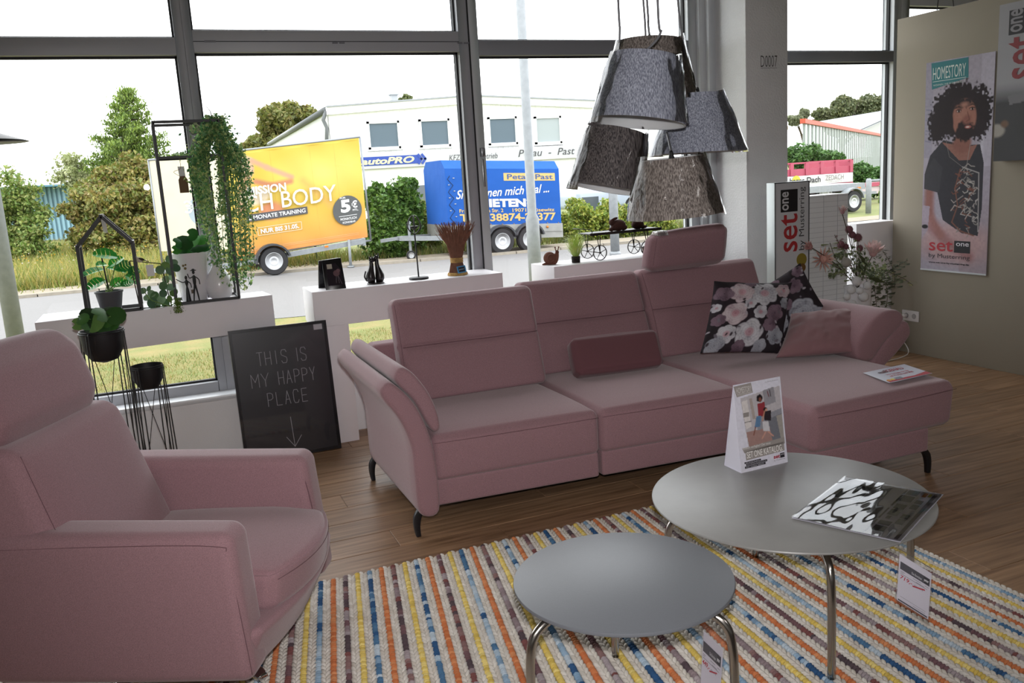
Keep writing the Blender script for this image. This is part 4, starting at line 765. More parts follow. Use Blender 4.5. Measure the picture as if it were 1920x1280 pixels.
# ---- cushions
def cushion(c, U, V, T, nx=60, ny=60, pinch=.07, col=None, seed=1, sq=.5, wr=.012):
    """pillow: centre, half width vector, half height vector, half thickness"""
    c, U, V = Vector(c), Vector(U), Vector(V); N = U.cross(V).normalized(); s, t_ = np.meshgrid(np.linspace(-1, 1, nx), np.linspace(1, -1, ny))
    px = s*(1-pinch*(1-t_**2)); py = t_*(1-pinch*(1-s**2)); h = T*(np.clip(1-s**4, 0, 1)**sq)*(np.clip(1-t_**4, 0, 1)**sq); h = h*(.55+.45*np.clip(1-(s*s+t_*t_)/1.6, 0, 1))
    w = (vnoise((s+1)*4+seed, (t_+1)*4, seed)-.5)*wr*(h > 0)+(vnoise((s+1)*9+seed, (t_+1)*3, seed+1)-.5)*wr*.6
    base = np.array(c)+px[..., None]*np.array(U)+py[..., None]*np.array(V); A = base+(h+w)[..., None]*np.array(N); B = base-(h)[..., None]*np.array(N)
    edge = (np.abs(s) > .999) | (np.abs(t_) > .999); A[edge] = base[edge]; B[edge] = base[edge]
    g1 = gridmesh(A, col); g2 = gridmesh(B[:, ::-1], None if col is None else col[:, ::-1]); bm = bmesh.new(); bm.from_mesh(g1); bm.from_mesh(g2); bmesh.ops.remove_doubles(bm, verts=bm.verts, dist=1e-5); bm.to_mesh(g1); bm.free(); return g1
def flora(seed, n=170, sp=None):
    cv = Cv(n, n, 1, '221820'); r = random.Random(seed); cv.nz(.4, 7, seed)
    sp = sp or [(.22, .80, .13, 'w'), (.50, .78, .19, 'w'), (.28, .52, .17, 'p'), (.62, .22, .2, 'w'), (.33, .20, .17, 'p'), (.80, .50, .13, 'm'), (.60, .50, .10, 'w'), (.85, .80, .13, 'g'), (.12, .22, .12, 'm'), (.88, .15, .12, 'p'), (.10, .60, .09, 'm'), (.13, .93, .12, 'g'), (.45, .38, .08, 'w'), (.75, .67, .10, 'm'), (.93, .34, .09, 'g'), (.42, .96, .09, 'm'), (.68, .95, .09, 'g'), (.05, .42, .06, 'w'), (.45, .04, .08, 'm')]
    pal = dict(w=((.60, .59, .63), (.20, .18, .23)), p=((.58, .49, .52), (.26, .15, .19)), g=((.38, .39, .44), (.09, .09, .12)), m=((.20, .13, .17), (.05, .025, .045)))
    for cx, cy, R, k in sp:
        A, Bc = map(np.array, pal[k]); dx = cv.x-cx; dy = cv.y-cy; rr = np.hypot(dx, dy)/R; th = np.arctan2(dy, dx); ph = r.random()*6.3; no = vnoise(cv.x*14, cv.y*14, seed+int(cx*50))
        for lay in (1.0, .78, .56, .36, .18):
            npet = r.choice((5, 6, 7)); edge = lay*(.84+.16*np.abs(np.cos(npet*(th+ph)/2))+.12*(no-.5)); q = np.clip(rr/np.maximum(edge, .02), 0, 1.2)
            shade = np.clip(.02+1.1*q**1.5+.9*(no-.5)+.12*np.sin(th*17+rr*9), 0, 1)*(1-.6*np.clip((q-.88)*9, 0, 1)); colr = (A*shade[..., None]+Bc*(1-shade[..., None])); cv.blend(np.clip((1-q)*14, 0, 1), colr); ph += 1.1
        if k in 'wp': cv.blend(np.clip((.35-rr)*5, 0, .6), np.array([.5, .22, .26]))
    for _ in range(26):
        x, y = r.random(), r.random(); cv.ell(x, y, .02+.02*r.random(), .012+.01*r.random(), r.choice(['6d6670', '3c3038', 'a8a0a8']), r.random()*180, .4)
    return cv.c
M_flor = mat('floral_print_fabric', 'ffffff', .85, attr='Col', bump=.15, bscale=500, bdist=.001)
# front floral: bottom-left (1322,658) bottom-right (1450,662) top-left (1335,530) top-right (1500,525)
def q4(bl_, br_, tr_, tl_): c = (bl_+br_+tr_+tl_)/4; U = ((br_+tr_)-(bl_+tl_))/4; V = ((tl_+tr_)-(bl_+br_))/4; return c, U, V
Ya, Yb_ = 4.02, 4.24
c, U, V = q4(P(1320, 661, Ya), P(1458, 664, Ya-.06), P(1492, 528, Yb_-.10), P(1332, 528, Yb_+.02)); o = obj('floral_cushion', cushion(c, U, V, .075, 150, 150, .05, cv2 if False else flora(3, 150), 2), M_flor, None, True, origin=c); tag(o, 'dark floral cushion leaning foremost on the sofa back', 'cushion', kind=None, group='floral cushions')
c, U, V = q4(P(1440, 655, 4.32), P(1560, 590, 4.08), P(1496, 493, 4.36), P(1395, 560, 4.42)); o = obj('floral_cushion', cushion(c, U, V, .06, 120, 120, .05, flora(11, 120, [(.28, .25, .22, 'p'), (.25, .7, .2, 'g'), (.68, .75, .24, 'g'), (.75, .3, .14, 'm'), (.5, .5, .12, 'm'), (.9, .9, .1, 'g'), (.5, .08, .1, 'm'), (.9, .1, .1, 'm')]), 5), M_flor, None, True, origin=c); tag(o, 'grey floral cushion tucked behind the foremost floral cushion', 'cushion', group='floral cushions')
c, U, V = q4(P(1447, 668, 3.86), P(1617, 661, 3.72), P(1622, 575, 3.98), P(1490, 590, 4.10)); o = obj('plain_cushion', cushion(c, U, V, .075, 70, 60, .06, None, 9), fabric('plain_rose_cotton', '8c686c', .06), None, True, origin=c); tag(o, 'plain rose pink cushion lying against the chaise armrest', 'cushion')
c, U, V = q4(P(1080, 706, 4.20), P(1240, 686, 4.18), P(1225, 622, 4.30), P(1066, 640, 4.32))
n_ = U.cross(V).normalized()*.05
o = rhex([c-U-V+n_, c+U-V+n_, c+U-V-n_, c-U-V-n_, c-U+V+n_, c+U+V+n_, c+U+V-n_, c-U+V-n_], .03, puff(.01), (8, 3, 6)).obj('lumbar_cushion', M_velvet, None, True, origin=c); tag(o, 'small dark rose velvet lumbar cushion on the middle seat', 'cushion')
# flyer on the chaise
A, Bq, C_, D_ = G(1618, 699, .484), G(1668, 718, .486), G(1748, 700, .486), G(1693, 686, .484); t = thing('flyer', 'white and red flyer lying on the chaise of the sofa', 'flyer', A)
pn = Panel(Bq, C_-Bq, A-Bq, t, .0006); MB().slab([Bq, C_, C_+(A-Bq), A], (0, 0, .0006)).obj('sheet', mat('glossy_paper', 'c9ccdc', .3), t)
pn.text('maßGENAU', .22, .68, .80, .86, 'a83040', l=2.5, bold=.02); pn.text('maß', .22, .68, .42, .86, '2c3038', l=3, bold=.02); pn.text('Wir fertigen für Sie', .25, .46, .78, .56, 'b84050', l=2.5, bold=.01); pn.text('auf Wunsch nach Maß', .25, .34, .80, .44, 'b84050', l=2.5, bold=.01); pn.poly([(.03, .03), (.99, .02), (.99, .22), (.66, .12), (.4, .14), (.03, .16)], 'b02838', l=2.5); pn.disc(.09, .16, .015, 'd89030', l=3); pn.disc(.18, .17, .013, 'e0c840', l=3); pn.rect(.24, .10, .40, .24, '7c8490', l=3)
# ================================================================== armchair (local axes: a forward, b sideways)
O = Vector((.095, 2.51, 0)); Fv = Vector((.89, -.456, 0)).normalized(); Sv = Vector((.456, .89, 0)).normalized()
def L_(a, b, z): return O+Fv*a+Sv*b+Vector((0, 0, z))
ac = thing('armchair', 'dusty pink swivel armchair with headrest in the left foreground', 'armchair', L_(-.35, .42, 0))
def hexl(a0, a1, b0, b1, z0, z1, a0t=None, a1t=None): 
    a0t = a0 if a0t is None else a0t; a1t = a1 if a1t is None else a1t
    return [L_(a0, b0, z0), L_(a1, b0, z0), L_(a1, b1, z0), L_(a0, b1, z0), L_(a0t, b0, z1), L_(a1t, b0, z1), L_(a1t, b1, z1), L_(a0t, b1, z1)]
def armf(q, p): return [0, .006*q[1]*max(0, 1-q[0]**2), .02*(q[2] > .8)*(q[0]*-.5)]
A1 = rhex(hexl(-.82, .02, .0, .15, .15, .638, -.86, -.0), .042, armf, (8, 3, 6)).obj('armrest', M_pink, ac, True)
A2 = rhex(hexl(-.82, .03, .70, .845, .15, .64, -.86, -.005), .042, armf, (8, 3, 6)).obj('armrest', M_pink, ac, True)
seam([L_(-.8, -.002, .60), L_(-.4, -.005, .606), L_(-.05, -.002, .598), L_(-.018, .01, .55), L_(.004, .012, .3), L_(.012, .012, .18)], A1, .0012, k=5)
seam([L_(-.035, .715, .62), L_(-.005, .712, .5), L_(.018, .712, .3)], A2, .002)
def seatf(q, p):
    o = [0, 0, 0]; o[0] = (.075*(1-q[1]**2) if q[0] > .5 else .075*(1-q[1]**2)*max(0, q[0]+.2)/.7 if q[0] > -.2 else 0)
    if q[2] > .9: o[2] = .018*max(0, 1-q[1]**2)**.5*max(0, 1-q[0]**2)**.5-.03*max(0, q[0]-.4)
    return o
se = rhex(hexl(-.55, .035, .15, .705, .30, .445, -.55, .055), .035, seatf, (10, 8, 3)).obj('seat_cushion', M_pink, ac, True)
def plf(q, p): return [(.06*(1-q[1]**2) if q[0] > 0 else 0), 0, 0]
rhex(hexl(-.7, -.04, .03, .80, .135, .31, -.7, .045), .03, plf, (6, 8, 3)).obj('seat_base', M_pink, ac, True)
seam([L_(.055+.075*(1-((b-.4275)/.2775)**2)-.004, b, .408) for b in np.linspace(.17, .69, 9)], se, .0012, k=3)
def bkf(q, p):
    o = [0, 0, 0]
    if q[0] > .5: o[0] = .028*max(0, 1-q[1]**4)*max(0, 1-q[2]**4)
    return o
bkr = rhex([L_(-.72, .0, .36), L_(-.50, .03, .36), L_(-.50, .70, .36), L_(-.72, .71, .36), L_(-.86, .0, .90), L_(-.64, .03, .895), L_(-.66, .66, .895), L_(-.86, .66, .90)], .045, bkf, (4, 8, 8)).obj('backrest', M_pink, ac, True)
seam([L_(-.505, .055, .46), L_(-.57, .05, .68), L_(-.635, .06, .87)], bkr, .0012)
hr = rhex([L_(-.82, .02, .885), L_(-.665, .02, .90), L_(-.665, .635, .90), L_(-.82, .63, .885), L_(-.90, .02, 1.155), L_(-.755, .02, 1.172), L_(-.755, .635, 1.172), L_(-.90, .63, 1.155)], .085, puff(.018), (4, 8, 6)).obj('headrest', M_pink, ac, True)
MB().bar(L_(-.78, .3, .8), L_(-.8, .3, 1.0), .03, .008).bar(L_(-.78, .52, .8), L_(-.8, .52, 1.0), .03, .008).obj('headrest_bracket', M_leg, ac)
M_chrome = mat('chrome', 'd8d8dc', .08, 1.0)
b0 = L_(-.36, .42, 0); MB().lathe([(.035, .05), (.035, .14), (.12, .142), (.12, .15)], (b0.x, b0.y, 0), 24).obj('swivel_column', M_chrome, ac, True)
e = G(493, 1262, .045); d0 = (Vector((e.x, e.y, 0))-Vector((b0.x, b0.y, 0))); 
for k in range(4):
    R_ = Matrix.Rotation(math.pi/2*k, 3, 'Z'); d = R_ @ d0; m = MB(); rs = []; sd = Vector((-d.y, d.x, 0)).normalized()
    for u, w, zt in ((0, .03, .075), (.5, .028, .065), (.93, .026, .05), (1.0, .022, .04)):
        p = Vector((b0.x, b0.y, 0))+d*u; rs.append([p-sd*w+Vector((0, 0, zt-.022)), p+sd*w+Vector((0, 0, zt-.022)), p+sd*w*.85+Vector((0, 0, zt)), p-sd*w*.85+Vector((0, 0, zt))])
    m.loft(rs).obj('foot', M_chrome, ac, bevel=.006, seg=3); p = Vector((b0.x, b0.y, 0))+d*.94; MB().lathe([(.014, .021), (.014, .034)], p, 12).obj('glide', M_leg, ac, True)
# ================================================================== rug
rug = thing('braided_rug', 'white wool rug with braided yellow, blue, orange and brown stripes', 'rug', (1.5, 2.7, 0))
YT, YL = 3.372, 1.25; LEN = YT-YL
M_wool = mat('rug_wool', 'ffffff', .95, attr='Col', bump=.5, bscale=350, bdist=.001)
def beadmesh(kind, seed):
    r = random.Random(seed); vs, fs, cs = [], [], []; N_, M_ = 7, 4
    pal = dict(o=['c97a4c', 'c26f42', 'd08a5c'], y=['dcc26a', 'd4b85c', 'e4cf80'], b=['a9bccc', '8fa8be', '4a7296', '2c5480', 'b8c6d2', '7f9cb6'], m=['8c7c80', '6e5055', '7a4a48', 'a09498', '53444a', '8a6a68'], w=['d2cbc2', 'cac2b8', 'd8d2ca'])[kind]
    def ell(c, rx, ry, rz, ang, colr):
        k = len(vs); ca, sa = math.cos(ang), math.sin(ang)
        for j in range(M_+1):
            th = math.pi*j/M_
            for i in range(N_):
                a = 2*math.pi*i/N_; x = math.sin(th)*math.cos(a)*rx; z = math.sin(th)*math.sin(a)*rz; y = -math.cos(th)*ry; x, y = x*ca-y*sa, x*sa+y*ca; vs.append((c[0]+x, c[1]+y, c[2]+z)); cs.append(colr)
        for j in range(M_):
            for i in range(N_): fs.append((k+j*N_+i, k+j*N_+(i+1) % N_, k+(j+1)*N_+(i+1) % N_, k+(j+1)*N_+i))
    y = 0; cur = pal[0]; run = 0
    if kind == 'w':
        p = .0245
        while y > -LEN:
            for sgn in (-1, 1):
                g = .94+.12*r.random(); c = tuple(v*g for v in lin(r.choice(pal))); ell((sgn*.0078+r.gauss(0, .0006), y-(p/2 if sgn > 0 else 0), .0135), .0088, .0185, .0125, sgn*-.42, c)
            y -= p
    else:
        while y > -LEN:
            if run <= 0: cur = r.choice(pal); run = r.randint(1, 5) if kind in 'bm' else 1
            run -= 1; s = r.uniform(.0115, .015); g = .88+.24*r.random(); ell((r.gauss(0, .0008), y, .0135), .0135, s*.66, .0135, r.gauss(.06, .08), tuple(v*g for v in lin(cur))); y -= s
    me = bpy.data.meshes.new('strand'); me.from_pydata(vs, [], fs); setcol(me, np.array(cs)); me.polygons.foreach_set('use_smooth', [True]*len(fs)); me.materials.append(M_wool); me.update(); return me
lib = {k: [beadmesh(k, hash(k) % 97+i) if False else beadmesh(k, ord(k)*7+i) for i in range(3 if k in 'oyw' else 5)] for k in 'oybmw'}
seq = 'owmwywbw'; x0 = .709-.2017*3; i = 0
while True:
    x = x0+i*.2017/8
    if x > 2.715: break
    k = seq[i % 8]; o = bpy.data.objects.new('strand', lib[k][(i*5+i//8) % len(lib[k])]); COL.objects.link(o); o.parent = rug
    s = .195*max(0, min(1, (2.45-x)/1.35)); o.location = Vector((x, YT+random.uniform(-.004, .004), 0))-rug.location; o.rotation_euler.z = -math.atan(s); sc_ = 1+ .02*0; o.scale.x = 1.0; i += 1
MB().hexa([(x0-.33, YL, .0), (2.72, YL, .0), (2.715, YT-.01, .0), (x0-.01, YT-.01, .0), (x0-.33, YL, .008), (2.72, YL, .008), (2.715, YT-.01, .008), (x0-.01, YT-.01, .008)]).obj('rug_backing', mat('rug_backing', 'b5afa6', .95), rug)
# ================================================================== round tables
M_conc = mat('grey_stone_ceramic', '8b8a88', .38, noise=.09, nscale=5, detail=8, bump=.05, bscale=90, bdist=.001); M_conc2 = mat('anthracite_ceramic', '6d7076', .42, noise=.03, nscale=300, detail=3)
M_inox = mat('brushed_steel', 'b9b4ae', .22, 1.0)
def rtable(name, lab, c, r, h, a0, n, rho, topm, edgem, th=.012):
    t = thing(name, lab, 'table', (c[0], c[1], 0), 'round coffee tables')
    tp = MB().lathe([(.0, -th), (r-.006, -th), (r-.001, -th*.75), (r, -th*.4), (r-.0015, -.001), (r-.004, 0), (0, 0)], (c[0], c[1], h), 96).obj('tabletop', topm, t, True); sharp(tp, 30)
    MB().lathe([(.0, 0), (r*.5, 0), (r*.5, .012), (0, .012)], (c[0], c[1], h-th-.012), 40).obj('mounting_plate', M_leg, t)
    for k in range(n):
        a = a0+2*math.pi*k/n; d = Vector((math.cos(a), math.sin(a), 0)); b = Vector((c[0], c[1], 0)); zt = h-th-.03
        MB().tube([b+d*.08+Vector((0, 0, zt)), b+d*(rho-.13)+Vector((0, 0, zt)), b+d*(rho-.06)+Vector((0, 0, zt-.012)), b+d*(rho-.015)+Vector((0, 0, zt-.045)), b+d*rho+Vector((0, 0, zt-.11)), b+d*(rho+.004)+Vector((0, 0, zt*.5)), b+d*(rho+.008)+Vector((0, 0, .025))], .0125, 14, smooth=6).obj('leg', M_inox, t, True)
    return t
small = (1.110, 2.020, .312, .465); big = (1.927, 2.294, .470, .455)
rtable('round_coffee_table', 'smaller round dark grey table on curved steel legs, nearest the camera', small[:2], small[2], small[3], math.radians(67), 3, .315, M_conc2, None, .014)
rtable('round_coffee_table', 'larger round stone grey table with brochure and catalogue display', big[:2], big[2], big[3], math.radians(67), 4, .425, M_conc, None, .010)
# price tags in clear pouches hanging from the tables
def pricetag(lab, TL, TR, BR, BL, price, table, seedn):
    t = thing('price_tag', lab, 'price tag', TL, 'price tags hanging from the tables'); U = TR-TL; V = TL-BL; n = U.cross(V).normalized(); pn = Panel(BL, U, V, t, .0006); k = .8
    m = MB(); m.slab([BL-n*.0006, BL+U-n*.0006, BL+U+V-n*.0006, BL+V-n*.0006], -n*.0008); m.obj('card', mat('white_card', 'd8d4e0', .5), t)
    pn.poly([(.02, .02), (.98, .02), (.98, .86), (.02, .86)], 'd8d4e0', 'card_face', l=.1)
    pn.rect(.04, .70, .96, .86, '4a4852', l=1, name='header'); pn.text('Die Einrichter', .40, .735, .72, .785, 'e6e4ea', l=2); pn.rect(.77, .715, .94, .845, '2e2c36', l=1.5); pn.text('peter', .785, .74, .925, .81, 'f0eef4', l=2.5, bold=.02)
    for j, (a, b, z) in enumerate(((.06, .2, .66), (.45, .7, .66), (.06, .16, .635), (.55, .8, .62), (.82, .94, .655), (.06, .9, .605))): pn.rect(a, z, b, z+.008, '6a6872', l=1.5)
    pn.text(price, .06, .49, .44, .585, 'b8283c', l=2, shear=.2, bold=.015); pn.text('899,00 €', .50, .515, .78, .55, '5a5862', l=2); pn.lines([[(.46, .50), (.82, .57)]], .004, 'b8283c', l=3)
    pn.lines([[(.10, .13), (.9, .13)]], .0008, '6a6872', l=2); pn.text('www.moebel-peter.de', .5, .065, .88, .10, '6a6872', l=2); pn.rect(.04, .02, .96, .05, '4a4852', l=1)
    m = MB(); e = .03; q = [BL-U*e-V*e, BL+U*(1+e)-V*e, BL+U*(1+e)+V*1.10, BL-U*e+V*1.10]; m.slab([p+n*.004 for p in q], -n*.008); m.obj('clear_pouch', clear('pouch_plastic', (.95, .95, .96), .01, .08, 0, ior=1.06, haze=.03), t)
    return t
T1 = P(1695, 1040, 1).length
Yp = 1.95
def tagq(tl, tr, br, bl_, Y0, Y1): return P(*tl, Y0), P(*tr, Y1), P(*br, Y1), P(*bl_, Y0)
a = XP(1686, 1038, 2.10); 
pricetag('clear pouch with white price card hanging from the larger table', *tagq((1687, 1038), (1747, 1075), (1743, 1152), (1681, 1124), 1.86, 1.80), '719,-', big, 1)
pricetag('clear pouch with white price card hanging from the smaller table', *tagq((1319, 1182), (1355, 1216), (1350, 1340), (1312, 1300), 1.88, 1.78), '449,-', small, 2)
# ================================================================== items on the left plinth
M_blk = mat('black_powder_coat', '131316', .5); M_white = mat('white_ceramic', 'e2e0e4', .25, noise=.01); M_tagp = mat('white_tag', 'e2e0de', .5)
def yb1(x): return 5.275+(x+.645)*(.155/1.277)
def flat3(p): return Vector((p[0], p[1], ZB))
Yf = 5.33
def frame_rect(pts, w, m, up=(0, 1, 0)):
    for i in range(len(pts)): m.bar(pts[i], pts[(i+1) % len(pts)], w, w, up)
    return m
t = thing('house_frame', 'black metal house-shaped open frame with a potted monstera inside', 'decoration', (P(205, 585, 5.35).x, 5.35, ZB))
xl, xr = P(160, 560, 5.35).x, P(263, 560, 5.35).x; ze = P(252, 455, 5.35).z; zl = P(138, 462, 5.35).z; za = P(183, 402, 5.35).z; xa = (xl+xr)/2; ze = (ze+zl)/2
for Yq, nm in ((5.335, 'front_frame'), (5.53, 'rear_frame')):
    q = [(xl, Yq, ZB+.01), (xl, Yq, ze), (xa, Yq, za-.01), (xr, Yq, ze), (xr, Yq, ZB+.01)]; frame_rect([Vector(p) for p in q], .018, MB()).obj(nm, M_blk, t)
m = MB()
for p in ((xl, ZB+.01), (xl, ze), (xa, za-.01), (xr, ze), (xr, ZB+.01)): m.bar((p[0], 5.335, p[1]), (p[0], 5.53, p[1]), .018)
m.obj('cross_bars', M_blk, t)
c = Vector((xa-.005, 5.40, za-.03)); tag(MB().slab([c, c+Vector((.022, 0, -.003)), c+Vector((.026, 0, -.075)), c+Vector((.004, 0, -.075))], (0, .0015, 0)).obj('price_label', clear('label_film', (.8, .8, .82), .1, .1, haze=.4)), 'small clear label hanging from the peak of the black house frame', 'label')
def monstera_leaf(base, tip, w, col, par, fold=.2, roll=0, name='leaf', n=6, slits=True):
    base, tip = Vector(base), Vector(tip); d = tip-base; L = d.length; d.normalize(); s = d.cross(Vector((0, -.75, .65)));  s = s if s.length > .05 else Vector((1, 0, 0)); s.normalize(); roll *= .6; s = Matrix.Rotation(roll, 3, d) @ s; nn = s.cross(d); m = MB()
    for sg in (-1, 1):
        for k in range(n):
            u0, u1 = k/n, (k+.78 if slits and k > 0 else k+1)/n; f = lambda u: w*(math.sin(math.pi*min(1, u*.86+.12))**.7)
            out = .12; p = [base+d*L*u0, base+d*L*u1, base+d*L*min(1, u1+out)*1+s*sg*f(u1)+nn*fold*f(u1)-nn*.25*L*u1*u1, base+d*L*(u0+out*.7)+s*sg*f(u0+.02)+nn*fold*f(u0)-nn*.25*L*u0*u0]
            p[0] = p[0]-nn*.25*L*u0*u0; p[1] = p[1]-nn*.25*L*u1*u1; m.add(p, [(0, 1, 2, 3) if sg > 0 else (3, 2, 1, 0)])
    me = m.mesh(); c = np.array([lin(col)]*len(me.vertices))*(.85+.3*rng.random((len(me.vertices), 1))); setcol(me, c); return obj(name, me, M_leafg, par, True)
M_leafg = mat('glossy_leaf', 'ffffff', .28, attr='Col', spec=.6)
Ym = 5.405; pc = Vector((P(209, 580, Ym).x, Ym, ZB+.011)); t = thing('potted_monstera', 'artificial monstera in dark grey pot inside the house frame', 'plant', pc)
MB().lathe([(.052, 0), (.055, .004), (.072, .10), (.076, .102), (.076, .112), (.068, .112), (.066, .095), (0, .09)], pc, 36).obj('pot', mat('dark_grey_pot', '505258', .6), t, 'auto')
m = MB(); top = pc+Vector((0, 0, .10)); m.tube([top, top+Vector((-.01, 0, .2))], .004).obj('stake', M_blk, t)
LV = [((176, 470), (221, 482), .045, 0.3), ((205, 500), (228, 478), .035, -.4), ((150, 512), (195, 505), .045, .9), ((215, 505), (246, 493), .04, .5), ((200, 502), (238, 505), .03, -.6), ((162, 537), (198, 525), .045, .4), ((206, 535), (237, 524), .035, .2), ((262, 528), (235, 516), .035, -.3), ((240, 512), (262, 503), .03, .5), ((180, 498), (200, 492), .03, -.5), ((225, 535), (250, 527), .025, .3)]
for i, (a, b_, w, ro) in enumerate(LV):
    Yl = Ym+random.uniform(-.05, .05); A_, B_ = P(*a, Yl), P(*b_, Yl+.02)
    if (A_-top).length < (B_-top).length: A_, B_ = A_, B_
    else: A_, B_ = B_, A_
    MB().tube([top+Vector((random.uniform(-.02, .02), random.uniform(-.02, .02), 0)), (top+A_)/2+Vector((0, 0, .01)), A_], .0022, 5, smooth=4).obj('stalk', mat('green_stalk', '6d8f3c', .5), t, True); monstera_leaf(A_, B_, w*.95, random.choice(['2f9a3c', '3fae44', '268034', '4aa84e']), t, .25, ro)
# wire rectangle with bird and eucalyptus
Yw = 5.40; q = [P(243, 489, Yw), P(301, 494, Yw), P(322, 577, Yw), P(262, 572, Yw)]; zmin = min(v.z for v in q)
for v in q: v.z -= 0
q[2].z = q[3].z = ZB+.004
t = thing('wire_frame', 'thin dark wire rectangle with bird and eucalyptus twigs beside the house frame', 'decoration', (q[2].x, Yw, ZB)); m = MB()
for i in range(4): m.tube([q[i], q[(i+1) % 4]], .003, 6)
m.bar(q[2]-Vector((0, .03, 0)), q[2]+Vector((0, .03, 0)), .006); m.bar(q[3]-Vector((0, .03, 0)), q[3]+Vector((0, .03, 0)), .006); m.obj('wire', mat('bronze_wire', '3a2f1e', .5, .6), t, True)
c = P(261, 487, Yw); bd = thing('bird', None, None, c); bd.parent = t; bd.location = c-wpos(t); m = MB(); m.ell(c, (.022, .013, .015), 14, 9, Matrix.Rotation(.35, 3, 'Y')); m.ell(c+Vector((-.017, 0, .014)), .011, 12, 8); m.cone(c+Vector((-.027, 0, .014)), c+Vector((-.036, 0, .012)), .003, .0005, 6); m.obj('body', mat('cream_felt', 'cfc4b0', .8), bd, True); m = MB(); m.ell(c+Vector((.012, -.008, .003)), (.018, .006, .008), 12, 8, Matrix.Rotation(.35, 3, 'Y')); m.bar(c+Vector((.018, 0, -.002)), c+Vector((.05, 0, -.014)), .010, .004); m.obj('wing', mat('dark_feather', '3c3428', .8), bd, True)
c = P(273, 497, Yw-.005); MB().slab([c, c+Vector((.04, 0, .0)), c+Vector((.042, 0, -.065)), c+Vector((.002, 0, -.065))], (0, .001, 0)).obj('paper_tag', M_tagp, t)
def rleaf(c, r, n, col, par, name='leaf', cup=.15, notch=False, mt=None, el=1.0):
    c, n = Vector(c), Vector(n).normalized(); u = n.cross(Vector((0, 0, 1)) if abs(n.z) < .9 else Vector((1, 0, 0))).normalized(); v = n.cross(u); vs = [c-n*r*cup]; N_ = 12
    for k in range(N_): a = 2*math.pi*k/N_; rr = r*(.45 if notch and k == 0 else 1); vs.append(c+u*math.cos(a)*rr*el+v*math.sin(a)*rr)
    m = MB(); m.add(vs, [(0, 1+k, 1+(k+1) % N_) for k in range(N_)]); me = m.mesh(); setcol(me, np.array([lin(col)]*len(vs))*(.85+.3*rng.random((len(vs), 1)))); return obj(name, me, mt or M_leafg, par, True)
M_leafm = mat('matt_leaf', 'ffffff', .6, attr='Col')
tw = thing('eucalyptus_twigs', 'grey green eucalyptus twigs draped over the thin wire rectangle', 'plant', P(300, 575, 5.40))
m = MB(); m.tube([P(322, 575, 5.38), P(318, 545, 5.39), P(312, 510, 5.40), P(307, 485, 5.40)], .0025, 5, 4); m.tube([P(322, 575, 5.38), P(300, 568, 5.37), P(280, 560, 5.37), P(268, 540, 5.37)], .0025, 5, 4); m.tube([P(322, 572, 5.37), P(334, 566, 5.36), P(340, 572, 5.35)], .002, 5, 4); m.obj('stem', mat('green_stalk'), tw, True)
for (x, y, r) in [(316, 487, 9), (326, 492, 8), (330, 502, 9), (310, 498, 9), (318, 508, 9), (300, 506, 9), (322, 520, 9), (311, 524, 8), (306, 536, 9), (320, 538, 10), (326, 548, 9), (306, 550, 8), (268, 545, 7), (279, 541, 6), (284, 550, 8), (290, 556, 11), (300, 562, 12), (286, 568, 11), (275, 558, 7), (310, 568, 10), (296, 573, 9), (318, 560, 7)]:
    rleaf(P(x, y, 5.40+random.uniform(-.02, .01)), r*4.7/FPX, (random.uniform(-1.2, 1.2), -1, random.uniform(-.6, 1.2)), random.choice(['6f9070', '567a50', '86a480', '6a8f4c', '44684a']), tw, mt=M_leafm)
cc = P(333, 570, 5.30); n_ = 900; obj('flower_spray', leafmesh(np.array([[cc.x+random.gauss(0, .012), cc.y+random.gauss(0, .012), cc.z+random.uniform(-.05, .035)] for _ in range(500)]), .006, ['5a7a2c', '46621f', '7a9440'], 1.2), leafmat(), tw, False, kind='stuff')
# tall rectangular frame
F0, F1 = 5.385, 5.64; xl, xr = P(318, 470, F0).x, P(437, 460, F0).x; xl = P(325, 520, F0).x; xr = P(444, 520, F0).x; zt = P(290, 229, F0).z; zs = P(300, 296, F0).z
t = thing('rectangular_frame', 'tall black metal rectangular stand holding the two white vases', 'decoration', ((xl+xr)/2, 5.5, ZB)); 
for Yq, nm in ((F0, 'front_frame'), (F1, 'rear_frame')): frame_rect([Vector((xl, Yq, ZB+.01)), Vector((xl, Yq, zt)), Vector((xr, Yq, zt)), Vector((xr, Yq, ZB+.01))], .016, MB()).obj(nm, M_blk, t)
m = MB(); m.bar((xl, F0, zs), (xr, F0, zs), .014); m.bar((xl, F1, zs), (xr, F1, zs), .014)
for x in (xl, xr):
    for z in (ZB+.01, zt, zs): m.bar((x, F0, z), (x, F1, z), .014)
m.obj('cross_bars', M_blk, t)
c = P(338, 312, 5.42); t = thing('hang_tag', 'brown cardboard tag with grey ribbon hanging in the rectangular frame', 'tag', c); MB().slab([c+Vector((-.015, 0, 0)), c+Vector((.02, 0, 0)), c+Vector((.022, 0, -.09)), c+Vector((-.01, 0, -.09))], (0, .001, 0)).obj('ribbon', mat('grey_ribbon', 'c8c8ca', .5), t)
c2 = P(342, 330, 5.415); MB().slab([c2+Vector((-.012, 0, 0)), c2+Vector((.012, 0, 0)), c2+Vector((.026, 0, -.02)), c2+Vector((.026, 0, -.095))], (0, .002, 0)).slab([c2+Vector((-.012, 0, 0)), c2+Vector((.026, 0, -.095)), c2+Vector((-.024, 0, -.095)), c2+Vector((-.024, 0, -.02))], (0, .002, 0)).obj('cardboard', mat('brown_card', '6b5138', .8), t)
MB().tube([c2+Vector((0, -.003, -.008)), c+Vector((-.04, -.003, -.03)), c+Vector((0, -.003, -.01)), Vector((c.x, 5.42, zs))], .0012, 5, 4).obj('string', mat('twine', '8a6f4c', .9), t)
